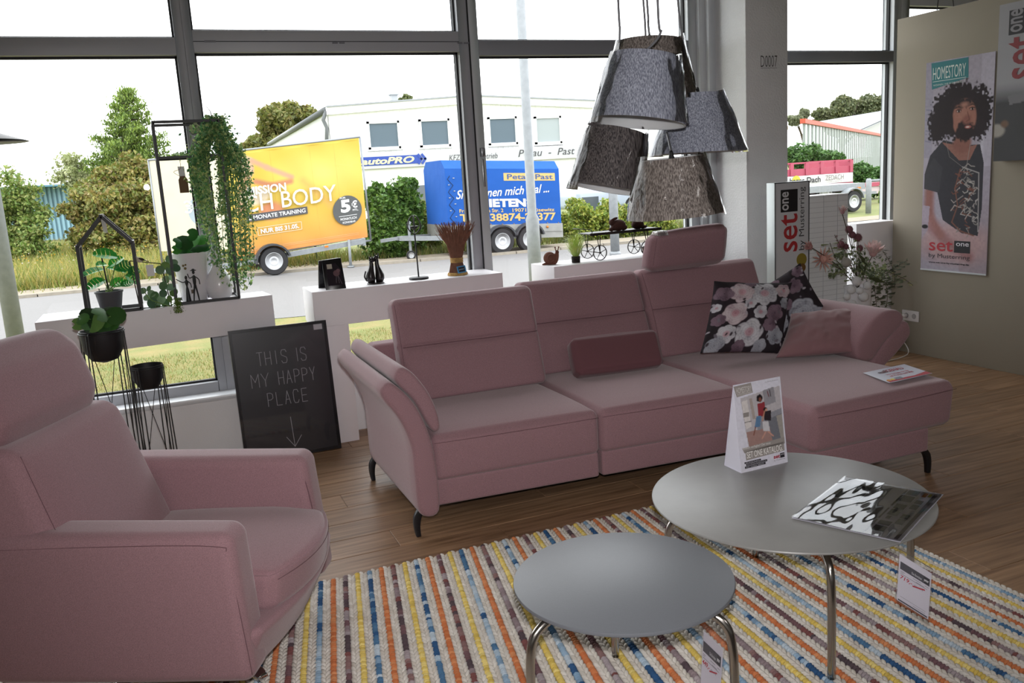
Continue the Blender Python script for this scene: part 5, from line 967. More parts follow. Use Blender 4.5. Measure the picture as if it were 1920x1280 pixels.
# vases
Yv = 5.515; c = Vector((P(366, 560, Yv).x, Yv, ZB+.0)); t = thing('tall_vase', 'tall white tapered vase with round-leaved plant in it', 'vase', c)
H_ = P(364, 472, Yv).z-ZB; MB().lathe([(.066, 0), (.072, .006), (.088, H_*.5), (.102, H_*.97), (.106, H_), (.098, H_), (.094, H_*.9), (0, H_*.85)], c, 40).obj('body', M_white, t, 'auto'); MB().torus(c+Vector((-.118, 0, H_*.86)), (0, 1, 0), .016, .005, 20, 8).torus(c+Vector((.118, 0, H_*.86)), (0, 1, 0), .016, .005, 20, 8).obj('handle', M_white, t, True)
t = thing('round_leaf_plant', 'round-leaved green plant spilling from the tall white vase', 'plant', c+Vector((0, 0, H_)))
for (x, y, r) in [(345, 455, 17), (352, 468, 15), (340, 470, 12), (372, 462, 17), (362, 452, 14), (360, 440, 12), (378, 450, 12), (385, 465, 10), (333, 455, 10), (368, 474, 12), (331, 468, 9)]:
    p = P(x, y, Yv-.07+random.uniform(-.03, .03)); rleaf(p, r*5.4/FPX, (random.uniform(-1, 1), -1, random.uniform(-.1, 1.4)), random.choice(['2a6426', '418a34', '1b4a1c', '2f7034', '4f9a44']), t, cup=-.12, notch=True); MB().tube([c+Vector((0, 0, H_-.02)), (c+p)/2+Vector((0, 0, H_*.5+.02)), p], .002, 5, 3).obj('stalk', mat('green_stalk'), t, True)
c = Vector((P(414, 556, 5.50).x, 5.50, ZB)); t = thing('round_vase', 'rounded white bottle vase under the trailing plant', 'vase', c); MB().lathe([(.045, 0), (.066, .02), (.082, .07), (.078, .12), (.05, .165), (.03, .20), (.026, .26), (.034, .285), (.028, .285), (.02, .25), (0, .24)], c, 40).obj('body', M_white, t, 'auto')
# trailing plant
apx = P(400, 226, 5.42); t = thing('trailing_plant', 'artificial trailing plant with tiny variegated leaves hung over the rectangular frame', 'plant', Vector((xr-.02, 5.40, zt+.01)))
m = MB(); cen = []
for k in range(46):
    u = k/45; x_t = 366+88*u+random.uniform(-4, 4); y_b = (310 if x_t < 378 else 400) if random.random() < .22 else (430 if x_t < 375 else 505 if x_t < 390 else 540)-random.random()*70; Yk = 5.30+random.random()*.22
    st = P(400+random.uniform(-16, 22), 225+random.uniform(-6, 10), 5.42); xm = x_t+(-8 if x_t < 400 else 10); pts = [st, P((400+xm)/2, 255+15*abs(u-.5), Yk), P(xm, 320, Yk), P(x_t+(y_b-320)*.12, y_b, Yk)]; cp = catmull(pts, 22); m.tube(cp[::4], .0016, 4)
    for i, p in enumerate(cp):
        for j in range(3): cen.append((p.x+random.gauss(0, .012), p.y+random.gauss(0, .012), p.z+random.gauss(0, .010)))
for k in range(500): p = P(400+random.gauss(0, 20), 235+abs(random.gauss(0, 18)), 5.42); cen.append((p.x, p.y+random.gauss(0, .03), p.z))
for k in range(300): p = P(375+random.gauss(0, 13), 288+random.gauss(0, 8), 5.40); cen.append((p.x, p.y+random.gauss(0, .03), p.z))
for k in range(36): 
    a = random.random()
    for j in range(12): pp = P(448+a*14+random.uniform(-3, 3), 300+random.uniform(0, 220), 5.38); 
    cen.append((pp.x, pp.y, pp.z))
m.obj('vine', mat('green_stalk'), t, True); obj('leaves', leafmesh(np.array(cen), .0135, ['5f9158', '3f7344', '7aa868', 'a9bd70', '4a7c50', 'c4cf8c'], 1.7, upb=-.6), leafmat(), t, False, kind='stuff')
MB().tube([P(400, 228, 5.42), P(394, 208, 5.42), P(381, 193, 5.42)], lambda q: .004*(1-.7*q), 5).obj('stem_tip', mat('bark_x'), t)
for x, y in ((358, 238), (366, 232), (372, 238), (361, 246), (370, 243)): rleaf(P(x, y, 5.4), .014, (0, -1, .3), 'a3b088', t, mt=M_leafm, el=.7)
# couple figurine
def slimfig(px, top, foot, Y, hat, arm_up, name, lab, holding=None):
    c = P(px, foot, Y); c.z = ZB+.018; H = P(px, top, Y).z-c.z; t = thing('figurine', lab, 'figurine', Vector((c.x, Y, ZB+.018)), 'slim dark figurines'); m = MB(); pt = lambda x, z: c+Vector((x*H, 0, z*H))
    if hat: m.tube([pt(-.08, 0), pt(-.05, .25), pt(-.01, .48), pt(0, .52)], lambda q: .0035+.003*q, 8, 4); m.tube([pt(.08, 0), pt(.05, .25), pt(.015, .48), pt(0, .52)], lambda q: .0035+.003*q, 8, 4); m.tube([pt(0, .5), pt(.0, .6), pt(0, .74), pt(0, .80)], lambda q: .007+.006*math.sin(q*2.6)-.006*q, 10, 4)
    else: m.tube([pt(0, .0), pt(.0, .2), pt(0, .45), pt(0, .55), pt(0, .72), pt(0, .82)], lambda q: .016-.012*min(1, q*1.6)+.006*math.exp(-((q-.8)/.12)**2), 12, 4)
    m.obj('body', M_blk, t, True); m = MB(); m.ell(pt(0, .89), (.008, .008, .011), 12, 8)
    if hat: m.ell(pt(0, .95), (.019, .019, .003), 14, 6); m.ell(pt(0, .97), (.009, .009, .006), 12, 6)
    m.obj('head', M_blk, t, True); m = MB(); m.tube([pt(0, .78), pt(-.13, .72), pt(-.22*arm_up, .86)], .0028, 7, 4).obj('arm', M_blk, t, True); MB().tube([pt(0, .78), pt(.13, .66), pt(.15, .50)], .0028, 7, 4).obj('arm', M_blk, t, True)
    if holding: holding(pt, t)
slimfig(354, 514, 563, 5.388, False, 1.6, 'woman', 'slim dark metal woman figurine raising one arm before the tall vase', lambda pt, t: MB().box(pt(.13, .28), pt(.13, .28)+Vector((.016, .008, .022))).obj('basket', mat('bronze', '4a4034', .5, .5), t))
slimfig(369, 503, 562, 5.388, True, .8, 'man', 'slim dark metal man figurine with wide hat holding flowers', lambda pt, t: [MB().ell(pt(-.22, 1.03), .008, 8, 6).ell(pt(-.27, 1.12), .007, 8, 6).ell(pt(-.2, 1.14), .006, 8, 6).obj('flowers', mat('bronze_flower', '7a6a44', .5, .3), t, True)])
# wire plant stands
def wstand(lab, pxc, py_rim, rpx, Y, ptop, leaves, hpot):
    c = P(pxc, py_rim, Y); r = rpx*Y/FPX; t = thing('plant_stand', lab, 'plant stand', (c.x, Y, 0), 'black wire plant stands'); zr = c.z; n = 3
    for k in range(4):
        a = math.pi/4+k*math.pi/2+.25; p = Vector((math.cos(a), math.sin(a), 0)); s = Vector((-p.y, p.x, 0)); cb = Vector((c.x, Y, 0)); a1, a2 = cb+p*r*1.12+s*.006+Vector((0, 0, zr)), cb+p*r*1.12-s*.006+Vector((0, 0, zr)); f1, f2 = cb+p*r*1.25+s*.02+Vector((0, 0, .003)), cb+p*r*1.25-s*.02+Vector((0, 0, .003)); m = MB(); m.tube([f1, a1, cb+p*r*.98+Vector((0, 0, zr+.01))], .003, 6).tube([f2, a2], .003, 6).tube([f1, f2], .003, 6)
        q = Vector((math.cos(a+math.pi/2), math.sin(a+math.pi/2), 0)); m.tube([a2, cb+q*r*1.22+Vector((0, 0, .01))], .002, 5).obj('wire_leg', M_blk, t)
    MB().torus((c.x, Y, zr), (0, 0, 1), r*1.0, .004, 36, 8).obj('ring', M_blk, t, True)
    MB().lathe([(r*.12, -hpot), (r*.6, -hpot*.9), (r*.9, -hpot*.55), (r*.98, -.0), (r*.99, .012), (r*.93, .012), (r*.9, -.02), (0, -.03)], (c.x, Y, zr), 40).obj('bowl', mat('matt_black_bowl', '15151a', .55), t, 'auto')
    return Vector((c.x, Y, zr))
c = wstand('taller black wire plant stand with bowl behind the armchair headrest', 190, 622, 36, 4.75, 0, None, .155)
t = thing('pilea_plant', 'dark green round-leaved plant in the taller black stand', 'plant', c)
for (x, y, r, nz_) in [(168, 595, 18, .6), (190, 590, 17, .9), (210, 595, 15, .5), (217, 592, 17, .3), (178, 606, 18, .3), (196, 606, 19, .3), (160, 606, 14, .3), (212, 608, 13, .4), (147, 607, 12, .1), (185, 598, 16, .8), (203, 600, 14, .5), (170, 612, 13, .2), (205, 584, 12, 1.2), (155, 598, 12, .8)]:
    p = P(x, y, 4.68+random.uniform(-.06, .06)); rleaf(p, r*4.75/FPX, (random.uniform(-.9, .9), -1, nz_+random.uniform(-.2, .6)), random.choice(['2f5426', '3f6a30', '1c3618', '52784c', '6a8f4c']), t, cup=-.12, notch=True); MB().tube([c, (c+p)/2+Vector((0, 0, .03)), p], .002, 5, 3).obj('stalk', mat('green_stalk'), t, True)
wstand('lower black wire plant stand with empty bowl before the window', 275, 688, 27, 5.10, 0, None, .125)
# framed picture THIS IS MY HAPPY PLACE
TL, TR = P(427, 622, 5.31), P(607, 599, 5.31); zt_ = (TL.z+TR.z)/2; TL.z = TR.z = zt_; BL = Vector((TL.x+.005, 5.235, .002)); BR = Vector((TR.x+.015, 5.235, .002)); U = BR-BL; V = TL-BL
t = thing('framed_picture', 'black framed slogan print reading this is my happy place leaning on the plinth', 'picture', BL); nn = U.cross(V).normalized()
MB().slab([BL, BL+U, BL+U+V, BL+V], -nn*.02).obj('print_board', mat('black_print', '1e1a20', .35), t)
m = MB(); e = .018/U.length; f_ = .018/V.length
for q in ([BL, BL+U, BL+U*(1-e)+V*f_, BL+U*e+V*f_], [BL+U, BL+U+V, BL+U*(1-e)+V*(1-f_), BL+U*(1-e)+V*f_], [BL+U+V, BL+V, BL+U*e+V*(1-f_), BL+U*(1-e)+V*(1-f_)], [BL+V, BL, BL+U*e+V*f_, BL+U*e+V*(1-f_)]): m.slab(q, nn*.012)
m.obj('frame', mat('black_frame', '121116', .25), t)
pn = Panel(BL, U, V, t, .002); ink = 'a5a1a6'
glyph = dict(T=[[(0, 1), (1, 1)], [(.5, 1), (.5, 0)]], H=[[(0, 0), (0, 1)], [(1, 0), (1, 1)], [(0, .5), (1, .5)]], I=[[(.5, 0), (.5, 1)]], M=[[(0, 0), (0, 1), (.5, .4), (1, 1), (1, 0)]], Y=[[(0, 1), (.5, .45), (1, 1)], [(.5, .45), (.5, 0)]], A=[[(0, 0), (.5, 1), (1, 0)], [(.2, .35), (.8, .35)]], P=[[(0, 0), (0, 1), (.6, 1), (1, .88), (1, .6), (.6, .48), (0, .48)]], L=[[(0, 1), (0, 0), (1, 0)]], E=[[(1, 1), (0, 1), (0, 0), (1, 0)], [(0, .5), (.9, .5)]], C=[[(1, .8), (.8, 1), (.2, 1), (0, .8), (0, .2), (.2, 0), (.8, 0), (1, .2)]], S=[[(1, .82), (.8, 1), (.2, 1), (0, .82), (.05, .62), (.95, .4), (1, .18), (.8, 0), (.2, 0), (0, .18)]])
def letters(word, x0, y0, h, w, adv):
    for i, ch in enumerate(word):
        if ch != ' ': pn.lines([[(x0+i*adv+a*w, y0+b*h) for a, b in st] for st in glyph[ch]], .0034, ink, 'lettering', 1)
letters('THIS', .25, .715, .10, .056, .082); letters('IS', .632, .715, .10, .056, .064); letters('MY', .165, .556, .10, .075, .102); letters('HAPPY', .44, .556, .10, .052, .082); letters('PLACE', .305, .402, .10, .053, .088)
pn.lines([[(.51, .30), (.52, .07)], [(.445, .15), (.52, .07), (.60, .15)]], .0036, ink, 'arrow', 1); pn.rect(.865, .935, .955, .98, 'c9c4c8', 'sticker', 1)
m = MB(); m.add([BL+nn*.0135, BL+U+nn*.0135, BL+U+V+nn*.0135, BL+V+nn*.0135], [(0, 1, 2, 3)]).obj('shrink_film', clear('shrink_film', (.97, .97, .98), .0, .03), t)
# ================================================================== items on the middle plinth
M_dk = mat('black_brown_resin', '1f1a1b', .3)
Yq = 5.42; t = thing('photo_frame', 'small black folding photo frame with price sticker on the plinth', 'photo frame', (P(628, 540, Yq).x, Yq, ZB))
TLp, TRp, BRp, BLp = P(603, 488, Yq+.035), P(639, 483, Yq+.02), P(649, 536, Yq-.045), P(611, 541, Yq-.035); dz = ZB-BLp.z; BLp.z = ZB; BRp.z = ZB
MB().slab([BLp, BRp, TRp, TLp], (0, .012, 0)).obj('frame_panel', mat('black_frame'), t, bevel=.002); pn = Panel(BLp, BRp-BLp, TLp-BLp, t, .002); pn.rect(.14, .12, .86, .86, '28222a', 'photograph', rough=.15); pn.rect(.2, .68, .45, .84, 'b0a99c', 'sticker', 3); pn.disc(.62, .52, .02, '5f4248', 'printed_flower', 3); pn.disc(.72, .6, .012, '6b4c52', 'printed_flower', 4); pn.lines([[(.55, .2), (.6, .45)], [(.7, .18), (.66, .45)], [(.82, .15), (.7, .42)]], .0015, '8a8088')
a_, b_ = P(597, 489, Yq+.04), P(597, 537, Yq+.10); b_.z = ZB; MB().slab([b_, b_+Vector((.10, .02, 0)), TRp+Vector((-.01, .03, 0)), a_], (0, .010, 0)).obj('rear_panel', mat('black_frame'), t, bevel=.002)
# kissing cats
c = P(704, 525, 5.46); c.z = ZB; t = thing('cat_figurine', 'black resin pair of cats nuzzling each other on the plinth', 'figurine', c); k = 1/FPX*5.46
MB().lathe([(.055, 0), (.057, .006), (.05, .01)], c, 24).obj('base', M_dk, t, True)
for sg, hh, nm in ((-1, .0, 'left'), (1, .012, 'right')):
    m = MB(); b = c+Vector((sg*.027, 0, .01)); rs = []
    for z, r, ox in ((0, .026, 0), (.02, .033, .003), (.045, .032, .004), (.07, .025, 0), (.095, .018, -.006), (.115, .015, -.009), (.13+hh, .014, -.008), (.14+hh, .010, -.008)): rs.append(m.ring(b+Vector((sg*ox, 0, z)), (0, 0, 1), r, 18, r*.9))
    m.loft(rs); hd_ = b+Vector((-sg*.012, -.004, .142+hh)); m.ell(hd_, (.019, .015, .015), 14, 9, Matrix.Rotation(-sg*.4, 3, 'Y')); m.ell(hd_+Vector((-sg*.016, -.002, -.004)), (.009, .008, .007), 10, 6)
    for e in (-.006, .012): m.cone(hd_+Vector((sg*e, -.002, .010)), hd_+Vector((sg*(e+.004), -.002, .030)), .006, .001, 8)
    m.obj('cat', M_dk, t, True)
MB().tube([c+Vector((-.055, 0, .02)), c+Vector((-.068, 0, .05)), c+Vector((-.058, 0, .085))], .005, 8, 4).obj('tail', M_dk, t, True)
# candle holder
c = P(785, 518, 5.46); c.z = ZB; t = thing('candle_holder', 'slender black metal candle holder with looped leaf-shaped top', 'candle holder', c); MB().lathe([(.062, 0), (.065, .003), (.065, .012), (.06, .016), (0, .016)], c, 40).obj('base_disc', M_blk, t, 'auto')
zt_ = P(777, 404, 5.46).z-ZB; zc = P(776, 440, 5.46).z-ZB; MB().tube([c+Vector((0, 0, .01)), c+Vector((-.004, 0, zc))], .0048, 8).obj('stem', M_blk, t, True)
for k in range(3):
    a = k*math.pi/3+.3; d = Vector((math.cos(a), math.sin(a), 0))*.048; o_ = c+Vector((-.004, 0, 0)); MB().tube([o_+Vector((0, 0, zc)), o_+d*.8+Vector((0, 0, zc+.03)), o_+d+Vector((0, 0, (zc+zt_)/2)), o_+d*.6+Vector((0, 0, zt_-.015)), o_+Vector((0, 0, zt_)), o_-d*.6+Vector((0, 0, zt_-.015)), o_-d+Vector((0, 0, (zc+zt_)/2)), o_-d*.8+Vector((0, 0, zc+.03)), o_+Vector((0, 0, zc))], .0035, 6, 4).obj('loop', M_blk, t, True)
MB().lathe([(.004, 0), (.02, .012), (.027, .022), (.027, .026), (.0, .024)], c+Vector((-.004, 0, zc+.03)), 24).obj('candle_cup', M_blk, t, True)
# twig bundle
c = P(858, 511, 5.46); c.z = ZB; t = thing('twig_bundle', 'sheaf of reddish brown twigs tied with straw and blue tag', 'decoration', c); H_ = P(855, 420, 5.46).z-ZB; zw = P(858, 487, 5.46).z-ZB
m = MB()
for k in range(520):
    a = random.random()*6.283; u = math.sqrt(random.random()); d = Vector((math.cos(a), math.sin(a), 0)); h = H_*random.uniform(.82, 1.06); m.tube([c+d*.060*u+Vector((0, 0, .002)), c+d*.036*u+Vector((0, 0, zw)), c+d*(.06*u)+Vector((random.gauss(0, .006), random.gauss(0, .006), zw+(h-zw)*.5)), c+d*(.132*u+random.gauss(0, .008))+Vector((0, 0, h))], .0012, 3)
m.obj('twigs', mat('brown_twig', '7a5240', .8, noise=.3, nscale=25), t, kind='stuff'); m = MB()
for z in (-.012, -.004, .004, .012): m.torus(c+Vector((0, 0, zw+z)), (0, 0, 1), .039, .005, 28, 8)
for z in (.006, .014): m.torus(c+Vector((0, 0, z)), (0, 0, 1), .064-z*.3, .007, 28, 8)
m.obj('straw_band', mat('straw', 'a8854c', .9, noise=.3, nscale=60, bump=.8, bscale=120, bdist=.004), t, True)
a_ = P(856, 500, 5.37); b_ = P(872, 497, 5.37); h_ = Vector((.008, 0, -.045)); MB().slab([a_, b_, b_+h_, a_+h_], (0, .002, 0)).obj('blue_tag', mat('blue_tag', '3f8fc0', .5), t); pn = Panel(a_+h_, b_-a_, -h_, t, .001); pn.rect(.14, .14, .86, .86, '18222c', 'tag_print', 1); pn.text('peter', .22, .4, .8, .6, 'c8d8e4', l=2)
# ================================================================== items on the right plinth
M_rust = mat('rusty_brown_clay', '6e4335', .8, noise=.15, nscale=18, bump=.3, bscale=60)
c = P(1032, 494, 5.50); c.z = ZB; t = thing('snail_figurine', 'rust brown clay snail at the left end of its plinth', 'figurine', c); m = MB(); m.tube([c+Vector((-.062, 0, .006)), c+Vector((-.02, 0, .012)), c+Vector((.03, 0, .014)), c+Vector((.046, 0, .04)), c+Vector((.052, 0, .075))], lambda q: .005+.013*math.sin(q*2.2), 12, 6); m.ell(c+Vector((.056, 0, .082)), (.014, .012, .016), 12, 8); m.obj('body', M_rust, t, True)
m = MB(); m.ell(c+Vector((-.005, 0, .048)), (.045, .03, .043), 24, 14); m.torus(c+Vector((-.005, -.024, .048)), (0, 1, 0), .022, .008, 24, 8); m.obj('shell', M_rust, t, True)
for dx, tx in ((.048, .042), (.060, .070)): MB().tube([c+Vector((dx, 0, .09)), c+Vector((tx, 0, .115))], .0035, 8).ell(c+Vector((tx, 0, .117)), .006, 8, 6).obj('feeler', M_rust, t, True)
c = P(1080, 490, 5.46); c.z = ZB; t = thing('potted_grass', 'bright green artificial grass tuft in small dark pot', 'plant', c); MB().lathe([(.028, 0), (.030, .004), (.031, .045), (.026, .046), (0, .04)], c, 28).obj('pot', mat('dark_soil_pot', '1c1612', .95, bump=1, bscale=90, bdist=.008), t, 'auto'); m = MB()
for k in range(230):
    a = random.random()*6.283; u = random.random()**.6; d = Vector((math.cos(a), math.sin(a), 0)); h = random.uniform(.13, .27); p0 = c+d*.018*u+Vector((0, 0, .04)); p1 = c+d*(.018+.055*u)+Vector((0, 0, h*.68)); p2 = c+d*(.03+.13*u)+Vector((0, 0, h*(1-.35*u))); s_ = d.cross(Vector((0, 0, 1))).normalized()*.0016; m.add([p0-s_, p0+s_, p1-s_, p1+s_, p2], [(0, 1, 3, 2), (2, 3, 4)])
m.obj('grass_blades', mat('bright_grass', '93b850', .5, color2='c8cf78', nscale=20), t, kind='stuff')
# iron cart
Ya, Yb2 = 5.43, 5.62; t = thing('iron_cart', 'dark iron flower cart with four spoked wheels on the plinth', 'cart', (P(1160, 500, 5.5).x, 5.52, ZB)); M_iron = mat('dark_iron', '2e2a2a', .5, .5)
xw1, xw2 = P(1125, 471, Ya).x, P(1214, 465, Ya).x; R_ = .055; zp = P(1160, 436, Ya).z
def cwheel(x, y):
    c = Vector((x, y, ZB+R_+.001)); w = thing('spoked_wheel', None, None, c); w.parent = t; w.location = c-wpos(t); MB().torus(c, (0, 1, 0), R_-.003, .003, 36, 8, 2.2).obj('rim', M_iron, w, True); m = MB()
    for k in range(5): a = 2*math.pi*k/5+.4; m.bar(c, c+Vector((math.cos(a)*(R_-.004), 0, math.sin(a)*(R_-.004))), .004, .004, (0, 1, 0))
    m.lathe([(.007, -.008), (.007, .008)], c, 12, (0, 1, 0)); m.obj('spokes', M_iron, w); MB().bar(c, (x-.022, y, zp), .005, .003, (0, 1, 0)).bar(c, (x+.006, y, zp), .005, .003, (0, 1, 0)).obj('strut', M_iron, w)
for x in (xw1, xw2):
    for y in (Ya, Yb2): cwheel(x, y)
    MB().bar((x, Ya, ZB+R_), (x, Yb2, ZB+R_), .004).obj('axle', M_iron, t)
MB().box((xw1-.075, Ya-.005, zp), (xw2+.12, Yb2, zp+.008)).box((xw1-.075, Ya-.008, zp-.006), (xw2+.12, Ya, zp+.012)).obj('platform', M_iron, t)
MB().tube([(xw1-.06, Ya, zp+.005), (xw1-.065, Ya, zp+.035), (xw1-.13, Ya+.06, zp+.045), (xw1-.13, Yb2-.04, zp+.045), (xw1-.065, Yb2, zp+.035), (xw1-.06, Yb2, zp+.005)], .003, 8, 4).obj('handle', M_iron, t, True)
M_fur = mat('dark_brown_clay', '43261f', .85, bump=.4, bscale=80, bdist=.002)
def lump(lab, px, py, Y, z0, parts, sc_=1, name='animal_figurine'):
    c = P(px, py, Y); c.z = z0; t = thing(name, lab, 'figurine', c, 'brown clay animals')
    for nm, ells in parts.items():
        m = MB()
        for (x, y, z, rx, ry, rz, a) in ells: m.ell(c+Vector((x, y, z))*sc_, (rx*sc_, ry*sc_, rz*sc_), 16, 10, Matrix.Rotation(a, 3, 'Y'))
        m.obj(nm, M_fur, t, True)
rab = lambda s: {'body': [(.01, 0, .035, .05, .035, .036, 0), (.045, 0, .02, .025, .03, .02, 0), (-.02, -.01, .02, .03, .02, .018, 0)], 'head': [(-.035, 0, .055, .02, .018, .02, 0)], 'ear': [(-.02, -.008, .075, .025, .006, .009, -.3)], 'front_paw': [(-.045, -.01, .012, .02, .01, .012, 0)]}
lump('dark brown clay rabbit crouching on the iron cart', 1157, 433, 5.50, zp+.008, rab(1), 1.15)
lump('dark brown clay animal on the cart, half hidden by the lamp', 1196, 430, 5.50, zp+.008, {'body': [(0, 0, .03, .045, .03, .032, 0)], 'head': [(-.02, 0, .06, .02, .018, .025, 0)], 'paw': [(.04, 0, .012, .03, .02, .012, 0)]}, 1.1)
lump('dark brown clay animal under the cart beside a wheel', 1212, 480, 5.53, ZB, {'body': [(0, 0, .025, .03, .025, .027, 0)], 'head': [(-.018, 0, .045, .015, .014, .017, 0)]}, 1.0)
# ================================================================== pendant lamps
M_cab = mat('grey_cable', '7d7d82', .5)
def shademat(nm, c, c2):
    m = mat(nm, c, .75, bump=.6, bscale=140, bdist=.003); t = m.node_tree; b = t.nodes['Principled BSDF']; co = t.nodes.new('ShaderNodeTexCoord'); L = t.links.new; prev = None
    for k, (rot, sc_) in enumerate((((0, .5, 0), (300, 300, 24)), ((0, -.5, .3), (260, 260, 20)))):
        mp = t.nodes.new('ShaderNodeMapping'); mp.inputs['Rotation'].default_value = rot; mp.inputs['Scale'].default_value = sc_; L(co.outputs['Object'], mp.inputs[0]); n = t.nodes.new('ShaderNodeTexNoise'); n.inputs['Scale'].default_value = 1; n.inputs['Detail'].default_value = 2; L(mp.outputs[0], n.inputs[0])
        if prev is None: prev = n.outputs[0]
        else: a = t.nodes.new('ShaderNodeMath'); a.operation = 'MULTIPLY'; L(prev, a.inputs[0]); L(n.outputs[0], a.inputs[1]); prev = a.outputs[0]
    r = t.nodes.new('ShaderNodeMapRange'); r.inputs[1].default_value = .16; r.inputs[2].default_value = .36; L(prev, r.inputs[0]); mx = t.nodes.new('ShaderNodeMix'); mx.data_type = 'RGBA'; mx.inputs[6].default_value = (*lin(c2), 1); mx.inputs[7].default_value = (*lin(c), 1); L(r.outputs[0], mx.inputs[0]); L(mx.outputs[2], b.inputs['Base Color']); return m
M_sg = shademat('silver_grey_shade', 'c0c4d2', '747888'); M_sb = shademat('brown_grey_shade', 'a89e96', '544a46'); M_sd = shademat('dark_brown_shade', '7c7472', '2c2628'); M_lining = mat('white_shade_lining', 'd8dadc', .6)
M_film = clear('shade_film', (.985, .985, .99), .0, .08, 0, ior=1.32)
def pendant(lab, TLq, TRq, BLq, BRq, Y, M, cable, sw=0):
    a, b, c_, d = P(*TLq, Y), P(*TRq, Y), P(*BLq, Y), P(*BRq, Y); top = (a+b)/2; bot = (c_+d)/2; rt = (b-a).length/2; rb = (d-c_).length/2; ax = (top-bot).normalized(); H = (top-bot).length
    # the ellipses seen are the front rims: keep axis through the mean points
    t = thing('pendant_lamp', lab, 'lamp', top, 'pendant lamps wrapped in plastic film'); m = MB(); m.loft([m.ring(bot, ax, rb, 56), m.ring(bot+ax*.012, ax, rb-.0005, 56), m.ring(top-ax*.01, ax, rt, 56), m.ring(top, ax, rt, 56)], cap=False); m.obj('shade', M, t, True)
    m = MB(); m.loft([m.ring(bot+ax*.001, ax, rb-.004, 56), m.ring(top-ax*.001, ax, rt-.004, 56)], cap=False); m.loft([m.ring(bot, ax, rb, 56), m.ring(bot, ax, rb-.004, 56)], cap=False); m.obj('lining', M_lining, t, True)
    m = MB(); m.torus(top-ax*.01, ax, rt-.004, .0022, 40, 6)
    for k in range(3): a_ = 2*math.pi*k/3; u = (d-c_).normalized(); v = ax.cross(u); m.bar(top-ax*.01, top-ax*.01+(u*math.cos(a_)+v*math.sin(a_))*(rt-.004), .003)
    m.obj('spider_ring', M_inox, t); MB().lathe([(.018, -.075), (.02, -.02), (.012, 0), (.008, .02), (.004, .03)], top-ax*.0, 16, ax).obj('lamp_holder', M_blk, t, True); MB().ell(top-ax*.11, (.028, .028, .038), 16, 10).obj('bulb', mat('opal_bulb', 'e8e6e0', .3), t, True)
    # crinkled protective film round the shade
    rs = []; n = 72; r_ = random.Random(int(TLq[0])); ph = [r_.random()*6.28 for _ in range(6)]; u = (d-c_).normalized(); v = ax.cross(u)
    for j in range(22):
        q = j/21; base = bot-ax*.006+(H+.02)*ax*q; R = (rb+(rt-rb)*q)+.006; ring = []
        for i in range(n):
            th = 2*math.pi*i/n; w = .004*math.sin(5*th+ph[0]+q*3)+.003*math.sin(11*th+ph[1]-q*7)+.0025*math.sin(23*th+ph[2]+q*11)+.006*max(0, math.sin(2*th+ph[3]))**4*(1+math.sin(q*6)); w = abs(w)*.7+.001
            ring.append(base+(u*math.cos(th)+v*math.sin(th))*(R+w))
        rs.append(ring)
    MB().loft(rs, cap=False).obj('plastic_film', M_film, t, True)
    pts = [top+ax*.02]+[P(x, y, Y+dy) for x, y, dy in cable]; last = pts[-1]; pts.append(Vector((last.x+(2.05-last.x)*.3, last.y, 3.29))); MB().tube(pts, .0052, 8, smooth=6).obj('cable', M_cab, t, True); MB().lathe([(.03, 0), (.03, -.015), (.006, -.03)], (pts[-1].x, pts[-1].y, 3.30), 20).obj('ceiling_cap', M_white, t, True)
    return t
pendant('silver grey pendant shade hanging foremost in the lamp cluster', (1155, 103), (1263, 107), (1117, 226), (1272, 234), 3.15, M_sg, [(1239, 60, 0), (1233, 0, 0)])
pendant('topmost brown mottled pendant shade behind the silver grey one', (1166, 80), (1268, 72), (1140, 196), (1292, 186), 3.62, M_sb, [(1215, 40, 0), (1213, 0, 0)])
pendant('silver grey pendant shade at the right of the lamp cluster', (1270, 178), (1345, 174), (1233, 290), (1382, 283), 3.48, M_sg, [(1291, 140, 0), (1278, 60, 0), (1271, 0, 0)])
pendant('darkest brown pendant shade at the left of the lamp cluster', (1108, 243), (1204, 248), (1074, 350), (1197, 358), 3.42, M_sd, [(1158, 150, .2), (1162, 60, .2), (1159, 0, .2)])
pendant('lowest brown grey pendant shade in front of the sofa headrest', (1209, 300), (1308, 292), (1191, 412), (1340, 396), 3.02, M_sb, [(1248, 240, .5), (1214, 120, .8), (1206, 0, .8)])
# ================================================================== right side: light box, column, vase, poster
a, b = P(1452, 343, 4.90), P(1517, 342, 4.90); zt_ = a.z; t = thing('light_box_sign', 'narrow white upright light box with red and black lettering behind the sofa', 'sign', (a.x, 4.9, 0)); MB().box((a.x, 4.90, 0), (b.x, 4.985, zt_)).obj('housing', mat('silver_box', 'b9c0c0', .35, .2), t, bevel=.003)
MB().box((a.x, 4.894, 0), (a.x+.006, 4.90, zt_)).box((b.x-.006, 4.894, 0), (b.x, 4.90, zt_)).box((a.x, 4.894, zt_-.006), (b.x, 4.90, zt_)).obj('trim_frame', mat('dark_trim', '3c3c40', .4), t)
pn = Panel((a.x, 4.899, 0), (b.x-a.x, 0, 0), (0, 0, zt_), t, .001); pn.rect(.02, .0, .98, .995, 'c6c8cc', 'face', 1, .3)
fz = lambda py: P(1480, py, 4.9).z/zt_
pn.rect(.17, fz(397), .66, fz(355), '141014', 'logo_box', 2); pn.text('one', .21, fz(394), .40, fz(359), 'c8c8cc', rot90=True, bold=.02, l=3); pn.text('set', .17, fz(472), .66, fz(401), 'a82c30', rot90=True, bold=.012, l=2); pn.text('by Musterring', .70, fz(471), .90, fz(352), '3a3a3e', rot90=True, l=2)
pn.disc(.78, .62, .045, '8a7a28', 'pictured_lamp', 2); pn.disc(.80, .58, .03, '6b4a1c', 'pictured_lamp', 3)
